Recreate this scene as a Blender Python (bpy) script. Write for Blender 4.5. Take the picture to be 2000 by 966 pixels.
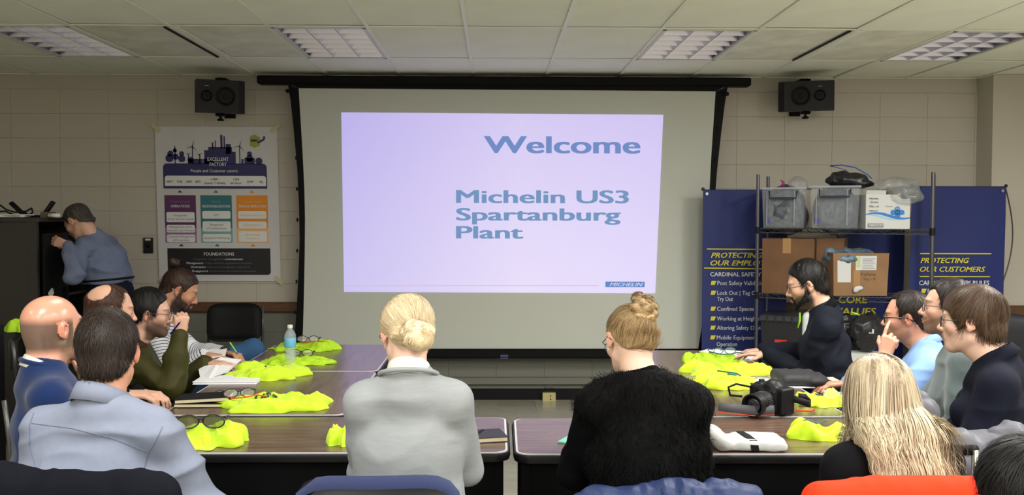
import bpy, math, random
import numpy as np
from mathutils import Vector, Matrix

for o in list(bpy.data.objects):
    bpy.data.objects.remove(o)
scene = bpy.context.scene
COL = scene.collection
R = math.radians

# ------------------------------------------------------------------ camera
FPX = 1890.0
CAM = Vector((0, 0, 1.59))
_th, _ph, _ro = R(1.03), R(2.06), 0.0025
_r = Vector((math.cos(_th), -math.sin(_th), 0))
_f = Vector((math.sin(_th)*math.cos(_ph), math.cos(_th)*math.cos(_ph), -math.sin(_ph)))
_u = _r.cross(_f)
CR = _r*math.cos(_ro) + _u*math.sin(_ro)
CU = CR.cross(_f)
cam_data = bpy.data.cameras.new('camera')
cam = bpy.data.objects.new('camera', cam_data)
COL.objects.link(cam)
m = Matrix((CR, CU, -_f)).transposed().to_4x4()
m.translation = CAM
cam.matrix_world = m
cam_data.sensor_width = 36
cam_data.lens = FPX*36/2000
cam_data.clip_start = 0.05
scene.camera = cam

# ------------------------------------------------------------------ world, lights, exposure
world = bpy.data.worlds.new('world')
scene.world = world
world.use_nodes = True
world.node_tree.nodes['Background'].inputs[0].default_value = (0.5, 0.52, 0.5, 1)
world.node_tree.nodes['Background'].inputs[1].default_value = 0.1
scene.view_settings.view_transform = 'Standard'
scene.view_settings.look = 'None'
scene.view_settings.gamma = 1.0
scene.view_settings.exposure = 0.12

def area(name, x, y, power, col=(1.0, 0.985, 0.95), sx=0.55, sy=1.15):
    l = bpy.data.lights.new(name, 'AREA')
    l.shape = 'RECTANGLE'; l.size = sx; l.size_y = sy
    l.energy = power; l.color = col
    o = bpy.data.objects.new(name, l)
    COL.objects.link(o); o.location = (x, y, 2.69)
    return o
# the lit ceiling troffers, in the rows between the camera and the dark front row, and behind it
LIT = [   # x, y, watts
       (-1.095, 4.2, 8), (1.345, 4.2, 40), (3.175, 4.2, 92),
       (-2.925, 1.8, 8), (-1.095, 1.8, 36), (1.345, 1.8, 38), (3.175, 1.8, 50),
       (-2.925, -.6, 30), (-1.095, -.6, 72), (1.345, -.6, 76), (3.175, -.6, 70)]
for i, (x, y, p) in enumerate(LIT):
    area('troffer_light', x, y, p)

def at(px, py, Y=None, z=None):
    """photograph pixel -> point on the plane y=Y or z=z"""
    d = _f + CR*((px-1000)/FPX) + CU*(-(py-483)/FPX)
    t = (Y-CAM.y)/d.y if Y is not None else (z-CAM.z)/d.z
    return CAM + d*t
# ------------------------------------------------------------------ materials
MATS = {}
def mat(name, col, rough=0.6, metal=0.0, bump=None, var=0.0, vscale=4.0, spec=0.5, sheen=0.0, attr=None, emit=None,
        trans=0.0, alpha=1.0, coat=0.0, stretch=None, sss=0.0):
    if name in MATS: return MATS[name]
    m = bpy.data.materials.new(name); m.use_nodes = True
    nt = m.node_tree; b = nt.nodes['Principled BSDF']
    c = (col[0], col[1], col[2], 1)
    b.inputs['Base Color'].default_value = c
    b.inputs['Roughness'].default_value = rough
    b.inputs['Metallic'].default_value = metal
    b.inputs['Specular IOR Level'].default_value = spec
    b.inputs['Sheen Weight'].default_value = sheen
    b.inputs['Coat Weight'].default_value = coat
    b.inputs['Transmission Weight'].default_value = trans
    b.inputs['Alpha'].default_value = alpha
    b.inputs['Subsurface Weight'].default_value = sss
    if sss: b.inputs['Subsurface Scale'].default_value = 0.01
    tc = nt.nodes.new('ShaderNodeTexCoord')
    mp = nt.nodes.new('ShaderNodeMapping'); nt.links.new(tc.outputs['Object'], mp.inputs[0])
    if stretch: mp.inputs['Scale'].default_value = stretch
    src = None
    if attr:
        a = nt.nodes.new('ShaderNodeAttribute'); a.attribute_name = attr; src = a.outputs['Color']
        nt.links.new(src, b.inputs['Base Color'])
    if var:
        n = nt.nodes.new('ShaderNodeTexNoise'); n.inputs['Scale'].default_value = vscale; n.inputs['Detail'].default_value = 5
        nt.links.new(mp.outputs[0], n.inputs['Vector'])
        mr = nt.nodes.new('ShaderNodeMapRange'); mr.inputs[1].default_value = .3; mr.inputs[2].default_value = .7
        mr.inputs[3].default_value = 1-var; mr.inputs[4].default_value = 1+var
        nt.links.new(n.outputs['Fac'], mr.inputs[0])
        vm = nt.nodes.new('ShaderNodeVectorMath'); vm.operation = 'SCALE'
        if src: nt.links.new(src, vm.inputs[0])
        else: vm.inputs[0].default_value = c[:3]
        nt.links.new(mr.outputs[0], vm.inputs['Scale'])
        nt.links.new(vm.outputs[0], b.inputs['Base Color'])
    if bump:
        n = nt.nodes.new('ShaderNodeTexNoise'); n.inputs['Scale'].default_value = bump[0]; n.inputs['Detail'].default_value = 4
        nt.links.new(mp.outputs[0], n.inputs['Vector'])
        bn = nt.nodes.new('ShaderNodeBump'); bn.inputs['Strength'].default_value = bump[1]; bn.inputs['Distance'].default_value = 0.004
        nt.links.new(n.outputs['Fac'], bn.inputs['Height']); nt.links.new(bn.outputs[0], b.inputs['Normal'])
    if emit:
        b.inputs['Emission Color'].default_value = (emit[0], emit[1], emit[2], 1)
        b.inputs['Emission Strength'].default_value = emit[3]
    MATS[name] = m
    return m
def srgb(r, g, b):
    f = lambda v: ((v/255+.055)/1.055)**2.4 if v/255 > .04045 else v/255/12.92
    return (f(r), f(g), f(b))

# ------------------------------------------------------------------ geometry collector
class G:
    def __init__(s): s.v = []; s.f = []; s.mi = []; s.cur = 0
    def add(s, v, f, mi=None):
        o = len(s.v)
        s.v += [tuple(p) for p in v]
        for q in f: s.f.append(tuple(i+o for i in q)); s.mi.append(s.cur if mi is None else mi)
        return s
    def box(s, c, d, rot=None, mi=None, bev=0.0):
        c = Vector(c); hx, hy, hz = d[0]/2, d[1]/2, d[2]/2
        if bev <= 0:
            vs = [Vector((x*hx, y*hy, z*hz)) for z in (-1, 1) for x, y in ((-1,-1),(1,-1),(1,1),(-1,1))]
            fs = [(3,2,1,0),(4,5,6,7),(0,1,5,4),(1,2,6,5),(2,3,7,6),(3,0,4,7)]
        else:
            b = min(bev, hx*.98, hy*.98, hz*.98); vs = []; fs = []; idx = {}
            for sx in (-1,1):
                for sy in (-1,1):
                    for sz in (-1,1):
                        for a in range(3):
                            p = [sx*(hx-b), sy*(hy-b), sz*(hz-b)]
                            p[a] = (sx*hx, sy*hy, sz*hz)[a]
                            idx[(sx,sy,sz,a)] = len(vs); vs.append(Vector(p))
            def quad(l, n):
                q = [idx[i] for i in l]
                nn = (vs[q[1]]-vs[q[0]]).cross(vs[q[2]]-vs[q[0]])
                if nn.dot(n) < 0: q.reverse()
                fs.append(tuple(q))
            for a in range(3):
                for sg in (-1,1):
                    o1, o2 = [k for k in range(3) if k != a]
                    l = []
                    for s1, s2 in ((-1,-1),(1,-1),(1,1),(-1,1)):
                        k = [0,0,0]; k[a] = sg; k[o1] = s1; k[o2] = s2; l.append((k[0],k[1],k[2],a))
                    n = Vector((0,0,0)); n[a] = sg; quad(l, n)
            for a in range(3):
                o1, o2 = [k for k in range(3) if k != a]
                for s1 in (-1,1):
                    for s2 in (-1,1):
                        l = []
                        for sg, ax in ((-1,o1),(1,o1),(1,o2),(-1,o2)):
                            k = [0,0,0]; k[a] = sg; k[o1] = s1; k[o2] = s2; l.append((k[0],k[1],k[2],ax))
                        n = Vector((0,0,0)); n[o1] = s1; n[o2] = s2; quad(l, n)
            for sx in (-1,1):
                for sy in (-1,1):
                    for sz in (-1,1):
                        quad([(sx,sy,sz,a) for a in range(3)], Vector((sx,sy,sz)))
        if rot is not None: vs = [rot @ p for p in vs]
        return s.add([p+c for p in vs], fs, mi)
    def tube(s, pts, r, n=8, mi=None, closed=False, flat=None):
        pts = [Vector(p) for p in pts]; L = len(pts); rr = r if isinstance(r, (list, tuple)) else [r]*L
        vs = []; fs = []; prev = None
        for i, p in enumerate(pts):
            if closed: t = (pts[(i+1) % L]-pts[i-1])
            else: t = pts[min(i+1, L-1)]-pts[max(i-1, 0)]
            t = t.normalized() if t.length > 1e-9 else Vector((0,0,1))
            if prev is None:
                a = Vector((0,0,1)) if abs(t.z) < .9 else Vector((1,0,0))
                u = t.cross(a).normalized()
            else:
                u = (prev - t*prev.dot(t))
                u = u.normalized() if u.length > 1e-6 else t.orthogonal().normalized()
            prev = u; w = t.cross(u)
            fl = 1 if flat is None else flat
            for k in range(n):
                an = 2*math.pi*k/n
                vs.append(p + (u*math.cos(an)+w*math.sin(an)*fl)*rr[i])
        rng = L if closed else L-1
        for i in range(rng):
            j = (i+1) % L
            for k in range(n):
                k2 = (k+1) % n
                fs.append((i*n+k, i*n+k2, j*n+k2, j*n+k))
        if not closed:
            fs.append(tuple(range(n-1, -1, -1))); fs.append(tuple((L-1)*n+k for k in range(n)))
        return s.add(vs, fs, mi)
    def cyl(s, a, b, r, n=16, mi=None, r2=None): return s.tube([a, b], [r, r if r2 is None else r2], n, mi)
    def lathe(s, c, prof, n=20, axis=None, mi=None):
        c = Vector(c); ax = Vector(axis or (0,0,1)).normalized(); u = ax.orthogonal().normalized(); w = ax.cross(u)
        vs = []; fs = []
        for r, z in prof:
            for k in range(n):
                an = 2*math.pi*k/n
                vs.append(c+ax*z+(u*math.cos(an)+w*math.sin(an))*max(r, 1e-5))
        for i in range(len(prof)-1):
            for k in range(n):
                k2 = (k+1) % n
                fs.append((i*n+k, i*n+k2, (i+1)*n+k2, (i+1)*n+k))
        fs.append(tuple(range(n-1, -1, -1))); fs.append(tuple((len(prof)-1)*n+k for k in range(n)))
        return s.add(vs, fs, mi)
    def prism(s, poly, z0, z1, fr=None, mi=None):
        """poly 2-D list (ccw) extruded z0..z1; fr = function (x,y,z)->world"""
        fr = fr or (lambda x, y, z: (x, y, z)); n = len(poly)
        vs = [fr(x, y, z0) for x, y in poly]+[fr(x, y, z1) for x, y in poly]
        fs = [tuple(range(n-1, -1, -1)), tuple(range(n, 2*n))]+[(i, (i+1) % n, n+(i+1) % n, n+i) for i in range(n)]
        return s.add(vs, fs, mi)
    def ball(s, c, r, n=12, mi=None, rot=None):
        r = r if isinstance(r, (tuple, list)) else (r, r, r); c = Vector(c); vs = []; fs = []
        for i in range(n+1):
            a = math.pi*i/n
            for k in range(n*2):
                b = math.pi*k/n
                p = Vector((r[0]*math.sin(a)*math.cos(b), r[1]*math.sin(a)*math.sin(b), r[2]*math.cos(a)))
                if i in (0, n): p = Vector((1e-5*math.cos(b), 1e-5*math.sin(b), r[2]*math.cos(a)))
                vs.append((rot @ p if rot else p)+c)
        for i in range(n):
            for k in range(n*2):
                k2 = (k+1) % (n*2)
                fs.append((i*2*n+k, (i+1)*2*n+k, (i+1)*2*n+k2, i*2*n+k2))
        return s.add(vs, fs, mi)

def root_loc(p):
    while p.parent: p = p.parent
    return p.location
def build(name, g, m, parent=None, smooth=False, base=None, angle=None):
    ms = m if isinstance(m, (list, tuple)) else [m]
    vs = np.array(g.v, dtype=np.float64).reshape(-1, 3)
    if parent is not None: off = np.array(root_loc(parent))
    elif base is not None: off = np.array(base, dtype=float)
    else: off = np.array([(vs[:,0].min()+vs[:,0].max())/2, (vs[:,1].min()+vs[:,1].max())/2, vs[:,2].min()])
    me = bpy.data.meshes.new(name)
    me.from_pydata((vs-off).tolist(), [], g.f)
    for x in ms: me.materials.append(x)
    if len(ms) > 1: me.polygons.foreach_set('material_index', g.mi)
    if smooth: me.polygons.foreach_set('use_smooth', [True]*len(me.polygons))
    o = bpy.data.objects.new(name, me); COL.objects.link(o)
    if parent is not None: o.parent = parent
    else: o.location = off
    if smooth and angle: me.set_sharp_from_angle(angle=R(angle))
    return o
def build_np(name, V, Q, m, parent=None, smooth=True, cols=None, attrs=None):
    off = np.array(root_loc(parent)) if parent is not None else np.array([V[:,0].mean(), V[:,1].mean(), V[:,2].min()])
    me = bpy.data.meshes.new(name); k = Q.shape[1]
    me.vertices.add(len(V)); me.vertices.foreach_set('co', (V-off).astype(np.float32).ravel())
    me.loops.add(Q.size); me.loops.foreach_set('vertex_index', Q.astype(np.int32).ravel())
    me.polygons.add(len(Q)); me.polygons.foreach_set('loop_start', np.arange(0, Q.size, k, dtype=np.int32))
    me.polygons.foreach_set('use_smooth', np.full(len(Q), smooth))
    me.update(calc_edges=True); me.validate()
    me.materials.append(m)
    if cols is not None:
        a = me.color_attributes.new('col', 'FLOAT_COLOR', 'POINT')
        c4 = np.ones((len(V), 4), dtype=np.float32); c4[:, :3] = cols
        a.data.foreach_set('color', c4.ravel())
    for nm, arr in (attrs or {}).items():
        a = me.attributes.new(nm, 'FLOAT', 'POINT'); a.data.foreach_set('value', arr.astype(np.float32))
    o = bpy.data.objects.new(name, me); COL.objects.link(o)
    if parent is not None: o.parent = parent
    else: o.location = off
    return o
def thing(name, label, cat, loc, group=None):
    o = bpy.data.objects.new(name, None); COL.objects.link(o); o.location = loc; o.empty_display_size = .1
    return tag(o, label, cat, group)
def tag(o, label, cat, group=None):
    o['label'] = label; o['category'] = cat
    if group: o['group'] = group
    return o
def struct(o): o['kind'] = 'structure'; return o
def stuff(o): o['kind'] = 'stuff'; return o

_TX = {}
def text2d(s, bold=0.0, shear=0.0, spacing=1.0, bold_hint=False):
    key = (s, bold, shear, spacing)
    if key in _TX: return _TX[key]
    cu = bpy.data.curves.new('t', 'FONT'); cu.body = s; cu.size = 1; cu.offset = bold; cu.shear = shear
    cu.resolution_u = 4 if len(s) < 14 and bold_hint else 2; cu.space_character = spacing
    cu.fill_mode = 'FRONT'
    ob = bpy.data.objects.new('t', cu); COL.objects.link(ob)
    dg = bpy.context.evaluated_depsgraph_get(); ev = ob.evaluated_get(dg); me = ev.to_mesh()
    vs = [(v.co.x, v.co.y) for v in me.vertices]; fs = [tuple(p.vertices) for p in me.polygons]
    ev.to_mesh_clear(); bpy.data.objects.remove(ob); bpy.data.curves.remove(cu)
    _TX[key] = (vs, fs); return vs, fs
def put_text(g, s, x0, x1, ybase, cap, fr, mi=None, bold=0.0, shear=0.0, spacing=1.0, yc=None):
    """text fitted to x0..x1, cap height cap (both in the frame's own units, y down), fr(x,y)->world"""
    vs, fs = text2d(s, 0.0, shear, spacing, bold > .04)
    if not vs: return
    e = bold*.62
    xa = min(v[0] for v in vs)-e; xb = max(v[0] for v in vs)+e
    k = (x1-x0)/(xb-xa); kv = cap/0.70
    p0 = Vector(fr(x0, ybase)); nn = (Vector(fr(x1, ybase))-p0).cross(Vector(fr(x0, ybase-cap))-p0).normalized(); q = 0
    if nn.dot(CAM-p0) < 0: nn = -nn
    for dx, dy in ((0, 0),) if e == 0 else ((-e, -e*.25), (-e, e*.25), (e, -e*.25), (e, e*.25), (0, -e*.25), (0, e*.25)):
        g.add([Vector(fr(x0+(v[0]+dx-xa)*k, ybase-(v[1]+dy)*kv))+nn*q for v in vs], fs, mi); q += .00025

# ------------------------------------------------------------------ noise
_rs = np.random.RandomState(7); _PT = _rs.rand(4096).astype(np.float32)*2-1
def noise3(P, sc=1.0, seed=0):
    P = np.asarray(P, dtype=np.float64)*sc + seed*17.13
    I = np.floor(P).astype(np.int64); F = P-I; F = F*F*(3-2*F)
    def h(dx, dy, dz):
        return _PT[((I[:,0]+dx)*73856093 ^ (I[:,1]+dy)*19349663 ^ (I[:,2]+dz)*83492791) & 4095]
    x, y, z = F[:,0], F[:,1], F[:,2]
    a = h(0,0,0)*(1-x)+h(1,0,0)*x; b = h(0,1,0)*(1-x)+h(1,1,0)*x
    c = h(0,0,1)*(1-x)+h(1,0,1)*x; d = h(0,1,1)*(1-x)+h(1,1,1)*x
    return (a*(1-y)+b*y)*(1-z)+(c*(1-y)+d*y)*z
def folds(P, sc=9.0, seed=0, aniso=(1,1,1)):
    """cloth folds: warped ridges, about -1..1"""
    P = P*np.array(aniso)
    W = P + 0.05*np.stack([noise3(P, 6, seed+1), noise3(P, 6, seed+2), noise3(P, 6, seed+3)], 1)
    r = 1-2*np.abs(noise3(W, sc, seed)); r2 = 1-2*np.abs(noise3(W, sc*2.1, seed+5))
    return (r*.7+r2*.3)-.35

# ------------------------------------------------------------------ signed-distance bodies
def npv(v): return np.array(v, dtype=np.float32)
class SD:
    def __init__(s): s.p = []; s.tr = None
    def rc(s, a, b, ra, rb, k=.02, u=None, w=1.0, sub=False):
        s.p.append(('c', npv(a), npv(b), ra, rb, k, None if u is None else npv(u), w, sub)); return s
    def el(s, c, r, M=None, k=.02, sub=False):
        s.p.append(('e', npv(c), npv(r), np.eye(3, dtype=np.float32) if M is None else np.array(M, dtype=np.float32), k, sub)); return s
    def bx(s, c, h, r, M=None, k=.02, sub=False):
        s.p.append(('b', npv(c), npv(h), np.eye(3, dtype=np.float32) if M is None else np.array(M, dtype=np.float32), k, sub, r)); return s
    def bounds(s, p):
        if p[0] == 'c':
            m = max(p[3], p[4])*max(1, p[7]); return np.minimum(p[1], p[2])-m, np.maximum(p[1], p[2])+m
        if p[0] == 'e':
            m = np.abs(p[3]) @ p[2]; return p[1]-m, p[1]+m
        m = np.abs(p[3]) @ (p[2])+.001; return p[1]-m, p[1]+m
    def mesh(s, h, fine=(), post=None, pad=.01):
        """fine: list of (lo, hi, step) boxes in which the grid is finer"""
        lo = np.min([s.bounds(p)[0] for p in s.p if not p[5 if p[0] != 'c' else 8]], axis=0)-pad
        hi = np.max([s.bounds(p)[1] for p in s.p if not p[5 if p[0] != 'c' else 8]], axis=0)+pad
        ax = []
        for a in range(3):
            xs = [lo[a]]
            while xs[-1] < hi[a]:
                st = h
                for fl, fh, fs in fine:
                    if fl[a]-h <= xs[-1] <= fh[a]: st = min(st, fs)
                xs.append(xs[-1]+st)
            ax.append(np.array(xs, dtype=np.float32))
        F = np.full([len(x) for x in ax], 1.0, dtype=np.float32)
        for p in s.p:
            kk = p[5] if p[0] == 'c' else p[4]
            l, u = s.bounds(p); mg = kk+h*1.6
            sl = []
            for a in range(3):
                i0 = np.searchsorted(ax[a], l[a]-mg); i1 = np.searchsorted(ax[a], u[a]+mg); sl.append(slice(int(i0), int(i1)))
            if any(q.stop-q.start < 1 for q in sl): continue
            X = ax[0][sl[0]][:,None,None]; Y = ax[1][sl[1]][None,:,None]; Z = ax[2][sl[2]][None,None,:]
            if p[0] == 'c':
                _, a, b, ra, rb, k, u_, w, sub = p
                d = b-a; dd = float(d@d)+1e-12
                x = X-a[0]; y = Y-a[1]; z = Z-a[2]
                t = np.clip((x*d[0]+y*d[1]+z*d[2])/dd, 0, 1)
                x = x-t*d[0]; y = y-t*d[1]; z = z-t*d[2]
                q = x*x+y*y+z*z
                if u_ is not None:
                    pu = x*u_[0]+y*u_[1]+z*u_[2]
                    q = q-pu*pu*(1-1/(w*w))
                D = np.sqrt(np.maximum(q, 0))-(ra+(rb-ra)*t)
            elif p[0] == 'e':
                _, c, r, M, k, sub = p
                x = X-c[0]; y = Y-c[1]; z = Z-c[2]
                q = [x*M[0,i]+y*M[1,i]+z*M[2,i] for i in range(3)]
                k0 = np.sqrt(sum((q[i]/r[i])**2 for i in range(3))); k1 = np.sqrt(sum((q[i]/(r[i]**2))**2 for i in range(3)))+1e-6
                D = k0*(k0-1)/k1
            else:
                _, c, hh, M, k, sub, rr = p
                x = X-c[0]; y = Y-c[1]; z = Z-c[2]
                q = [np.abs(x*M[0,i]+y*M[1,i]+z*M[2,i])-(hh[i]-rr) for i in range(3)]
                D = np.sqrt(sum(np.maximum(v, 0)**2 for v in q))+np.minimum(np.maximum(np.maximum(q[0], q[1]), q[2]), 0)-rr
            f = F[sl[0], sl[1], sl[2]]
            if sub: f = -f          # max(f,-D) = -min(-f, D)
            hm = np.maximum(k-np.abs(f-D), 0)/max(k, 1e-6)
            r_ = np.minimum(f, D)-hm*hm*k*.25
            F[sl[0], sl[1], sl[2]] = -r_ if sub else r_
        if post is not None: F = post(ax[0][:,None,None], ax[1][None,:,None], ax[2][None,None,:], F)
        return snets(ax, F)
def snets(ax, F):
    S = F < 0
    c = np.zeros([n-1 for n in F.shape], dtype=np.int8)
    for i in (0,1):
        for j in (0,1):
            for k in (0,1):
                c += S[i:S.shape[0]-1+i, j:S.shape[1]-1+j, k:S.shape[2]-1+k]
    act = (c > 0) & (c < 8)
    idx = np.argwhere(act); n = len(idx)
    ids = np.full(act.shape, -1, dtype=np.int32); ids[act] = np.arange(n)
    cor = [(i,j,k) for i in (0,1) for j in (0,1) for k in (0,1)]
    vals = np.stack([F[idx[:,0]+i, idx[:,1]+j, idx[:,2]+k] for i,j,k in cor], 1)
    acc = np.zeros((n,3)); cnt = np.zeros(n)
    for a in range(8):
        for b in range(a+1, 8):
            d = [cor[b][q]-cor[a][q] for q in range(3)]
            if sum(abs(x) for x in d) != 1: continue
            va, vb = vals[:,a], vals[:,b]; msk = (va < 0) != (vb < 0)
            t = np.where(msk, va/(va-vb+1e-12), 0)
            pt = np.array(cor[a])[None,:]+t[:,None]*np.array(d)[None,:]
            acc += pt*msk[:,None]; cnt += msk
    P = acc/cnt[:,None]
    V = np.empty((n,3))
    for a in range(3):
        x = ax[a]; i = idx[:,a]; V[:,a] = x[i]*(1-P[:,a])+x[i+1]*P[:,a]
    Q = []
    for a in range(3):
        b_, c_ = (a+1) % 3, (a+2) % 3
        s0 = [slice(None)]*3; s1 = [slice(None)]*3; s0[a] = slice(0,-1); s1[a] = slice(1,None)
        A = S[tuple(s0)]; B = S[tuple(s1)]; e = np.argwhere(A != B)
        e = e[(e[:,b_] > 0) & (e[:,c_] > 0) & (e[:,b_] < S.shape[b_]-1) & (e[:,c_] < S.shape[c_]-1)]
        ins = A[e[:,0], e[:,1], e[:,2]]
        def cid(db, dc):
            q = e.copy(); q[:,b_] += db; q[:,c_] += dc; return ids[q[:,0], q[:,1], q[:,2]]
        q = np.stack([cid(-1,-1), cid(0,-1), cid(0,0), cid(-1,0)], 1)
        q[~ins] = q[~ins][:, ::-1]; Q.append(q)
    Q = np.concatenate(Q); Q = Q[(Q >= 0).all(1)]
    return V, Q
def vnormals(V, Q):
    n = np.cross(V[Q[:,2]]-V[Q[:,0]], V[Q[:,3]]-V[Q[:,1]]) if Q.shape[1] == 4 else np.cross(V[Q[:,1]]-V[Q[:,0]], V[Q[:,2]]-V[Q[:,0]])
    N = np.zeros_like(V)
    for a in range(3):
        for k in range(Q.shape[1]): N[:,a] += np.bincount(Q[:,k], n[:,a], len(V))
    return N/(np.linalg.norm(N, axis=1, keepdims=True)+1e-12)
# ------------------------------------------------------------------ room shell
YW, ZC = 8.2, 2.735
XL, XR, YB = -4.9, 4.95, -2.6
M_cream = mat('wall_cream', srgb(190, 184, 172), .75, bump=(60, .25), var=.03, vscale=1.2)
M_grey = mat('wall_grey_dado', srgb(118, 118, 108), .6, bump=(60, .25), var=.04, vscale=1.5)
M_tile = mat('ceiling_tile', srgb(240, 243, 228), .9, bump=(180, .5), var=.035, vscale=2.5)
M_tee = mat('tee_bar', srgb(238, 240, 224), .5)
M_floor = mat('vinyl_floor', srgb(172, 168, 152), .22, var=.05, vscale=9)
M_black = mat('black_plain', (.006, .006, .007), .55, spec=.2)
M_rail = mat('rail_wood', srgb(92, 62, 36), .45, var=.25, vscale=9, stretch=(1, 6, 12))
M_white = mat('white_paint', srgb(215, 215, 210), .5)
RAIL = 0.79

def slab(name, c, d, m, parent=None):
    o = build(name, G().box(c, d), m, parent); return struct(o) if parent is None else o
wall = slab('wall_back', ((XL+XR)/2, YW+.104, ZC/2+.05), (XR-XL, .2, ZC+.1), M_cream)
slab('wall_left', (XL-.05, 2.8, ZC/2), (.1, 11.2, ZC), M_cream)
slab('wall_right', (XR+.05, 2.8, ZC/2), (.1, 11.2, ZC), M_cream)
slab('wall_rear', (0, YB-.05, ZC/2), (XR-XL, .1, ZC), M_cream)
# concrete blocks, stack bond
BW, BH = .4064, .2032
bm = {}
X0 = (221-966)*YW/FPX
for m_, key in ((M_cream, 'c'), (M_grey, 'g')):
    g = G().box((0, 0, 0), (BW-.0012, .0124, BH-.0012), bev=.0012)
    me = bpy.data.meshes.new('brick'); me.from_pydata(g.v, [], g.f); me.materials.append(m_); bm[key] = me
random.seed(3)
for r in range(14):
    z = r*BH-.03+BH/2
    if z+BH/2 > ZC+.02: continue
    for c in range(-5, 19):
        x = X0+c*BW+BW/2
        if x-BW/2 < XL or x+BW/2 > 4.5: continue
        o = bpy.data.objects.new('brick', bm['g' if z < RAIL-.02 else 'c']); COL.objects.link(o)
        o.parent = wall; o.location = Vector((x, YW+random.uniform(-.0008, .0008), z))-wall.location
# pier on the right
PX, PY = 4.10, 7.93
struct(build('wall_pier', G().box(((PX+XR)/2, (PY+YW)/2+.05, ZC/2), (XR-PX, YW-PY+.1, ZC)), M_cream))
struct(build('trim_1', G().box(((XL-1.62)/2-.02, YW-.03, RAIL), (-1.62-XL, .045, .085), bev=.01), M_rail))
struct(build('trim_2', G().box(((PX+XR)/2, PY-.02, RAIL), (XR-PX, .045, .085), bev=.01), M_rail))
struct(build('trim_3', G().box(((1.6+PX)/2, YW-.03, RAIL), (PX-1.6, .045, .085), bev=.01), M_rail))
M_race = mat('raceway', srgb(112, 112, 102), .5)
struct(build('trim_4', G().box((0, YW-.03, .165), (6.4, .05, .06), bev=.006), M_race))
struct(build('baseboard_back', G().box((0, YW-.014, .045), (XR-XL, .02, .1), bev=.004), M_black))
# floor
flo = slab('floor', ((XL+XR)/2, 2.8, -.052), (XR-XL, 11.2, .1), M_floor)
g = G().box((0, 0, 0), (.3035, .3035, .004), bev=.0008)
ft = []
for k, cc in enumerate(((174, 170, 154), (167, 163, 147), (180, 176, 160))):
    me = bpy.data.meshes.new('tile'); me.from_pydata(g.v, [], g.f)
    me.materials.append(mat('vinyl_floor_%d' % k, srgb(*cc), .2, var=.06, vscale=14)); ft.append(me)
for i in range(14):
    for j in range(19):
        o = bpy.data.objects.new('tile', random.choice(ft)); COL.objects.link(o); o.parent = flo
        o.location = Vector((-2.25+i*.3048, 2.55+j*.3048, -.0015))-flo.location
# ceiling: tiles and tee bars
ceil = slab('ceiling', ((XL+XR)/2, 2.8, ZC+.2), (XR-XL, 11.2, .1), M_tile)
build('panel', G().box(((XL+XR)/2, (YB+4.82)/2, ZC+.012), (XR-XL, 4.82-YB, .02)), M_tile, ceil)
GX = [-.18+.61*k for k in range(-8, 9)]
GY = [4.82, 6.04, 7.26]
FIX = {-5: 1, -2: 1, 2: 1, 5: 1}    # columns (left grid line index) that hold a fixture
M_stain = mat('ceiling_tile_stained', srgb(226, 226, 209), .9, bump=(180, .5), var=.13, vscale=4)
meshes = {}
for ri, (y0, y1) in enumerate(((4.82, 6.04), (6.04, 7.26), (7.26, YW))):
    for k in range(-8, 9):
        x0 = -.18+.61*k
        if x0+.61 > XR+.4 or x0 < XL-.4: continue
        if ri == 1 and k in FIX: continue
        st = ri == 1 and k in (-4, -3, 3, 4)
        cx, cy = x0+.305, (y0+y1)/2
        key = (ri == 2, st)
        if key not in meshes:
            g = G().box((0, 0, 0), (.598, y1-y0-.034, .015), bev=.002)
            me = bpy.data.meshes.new('tile'); me.from_pydata(g.v, [], g.f); me.materials.append(M_stain if st else M_tile); meshes[key] = me
        o = bpy.data.objects.new('tile', meshes[key]); COL.objects.link(o); o.parent = ceil
        o.location = Vector((cx, cy, ZC+.010+random.uniform(0, .004)))-ceil.location
        o.rotation_euler = (random.uniform(-.003, .003), random.uniform(-.004, .004), 0)
for x in GX:
    if XL < x < XR: build('tee_bar', G().box((x, (4.82+YW)/2, ZC+.000), (.024, YW-4.82, .006)), M_tee, ceil)
for y in GY: build('tee_bar', G().box(((XL+XR)/2, y, ZC+.001), (XR-XL, .024, .006)), M_tee, ceil)
build('wall_angle', G().box(((XL+XR)/2, YW-.015, ZC), (XR-XL, .022, .006)), M_tee, ceil)
# black slots of the air diffusers
for k, x in enumerate((-2.01, 2.26)):
    s = build('air_slot_diffuser', G().box((x-.035, 6.65, ZC-.004), (.014, 1.16, .008)).box((x+.03, 6.65, ZC-.003), (.05, 1.16, .006), mi=1), [M_black, M_tee])
    tag(s, ['narrow black ceiling air slot left of the screen, between stained tiles', 'narrow black ceiling air slot right of the screen, between stained tiles'][k], 'air vent', 'ceiling air slots')
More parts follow.
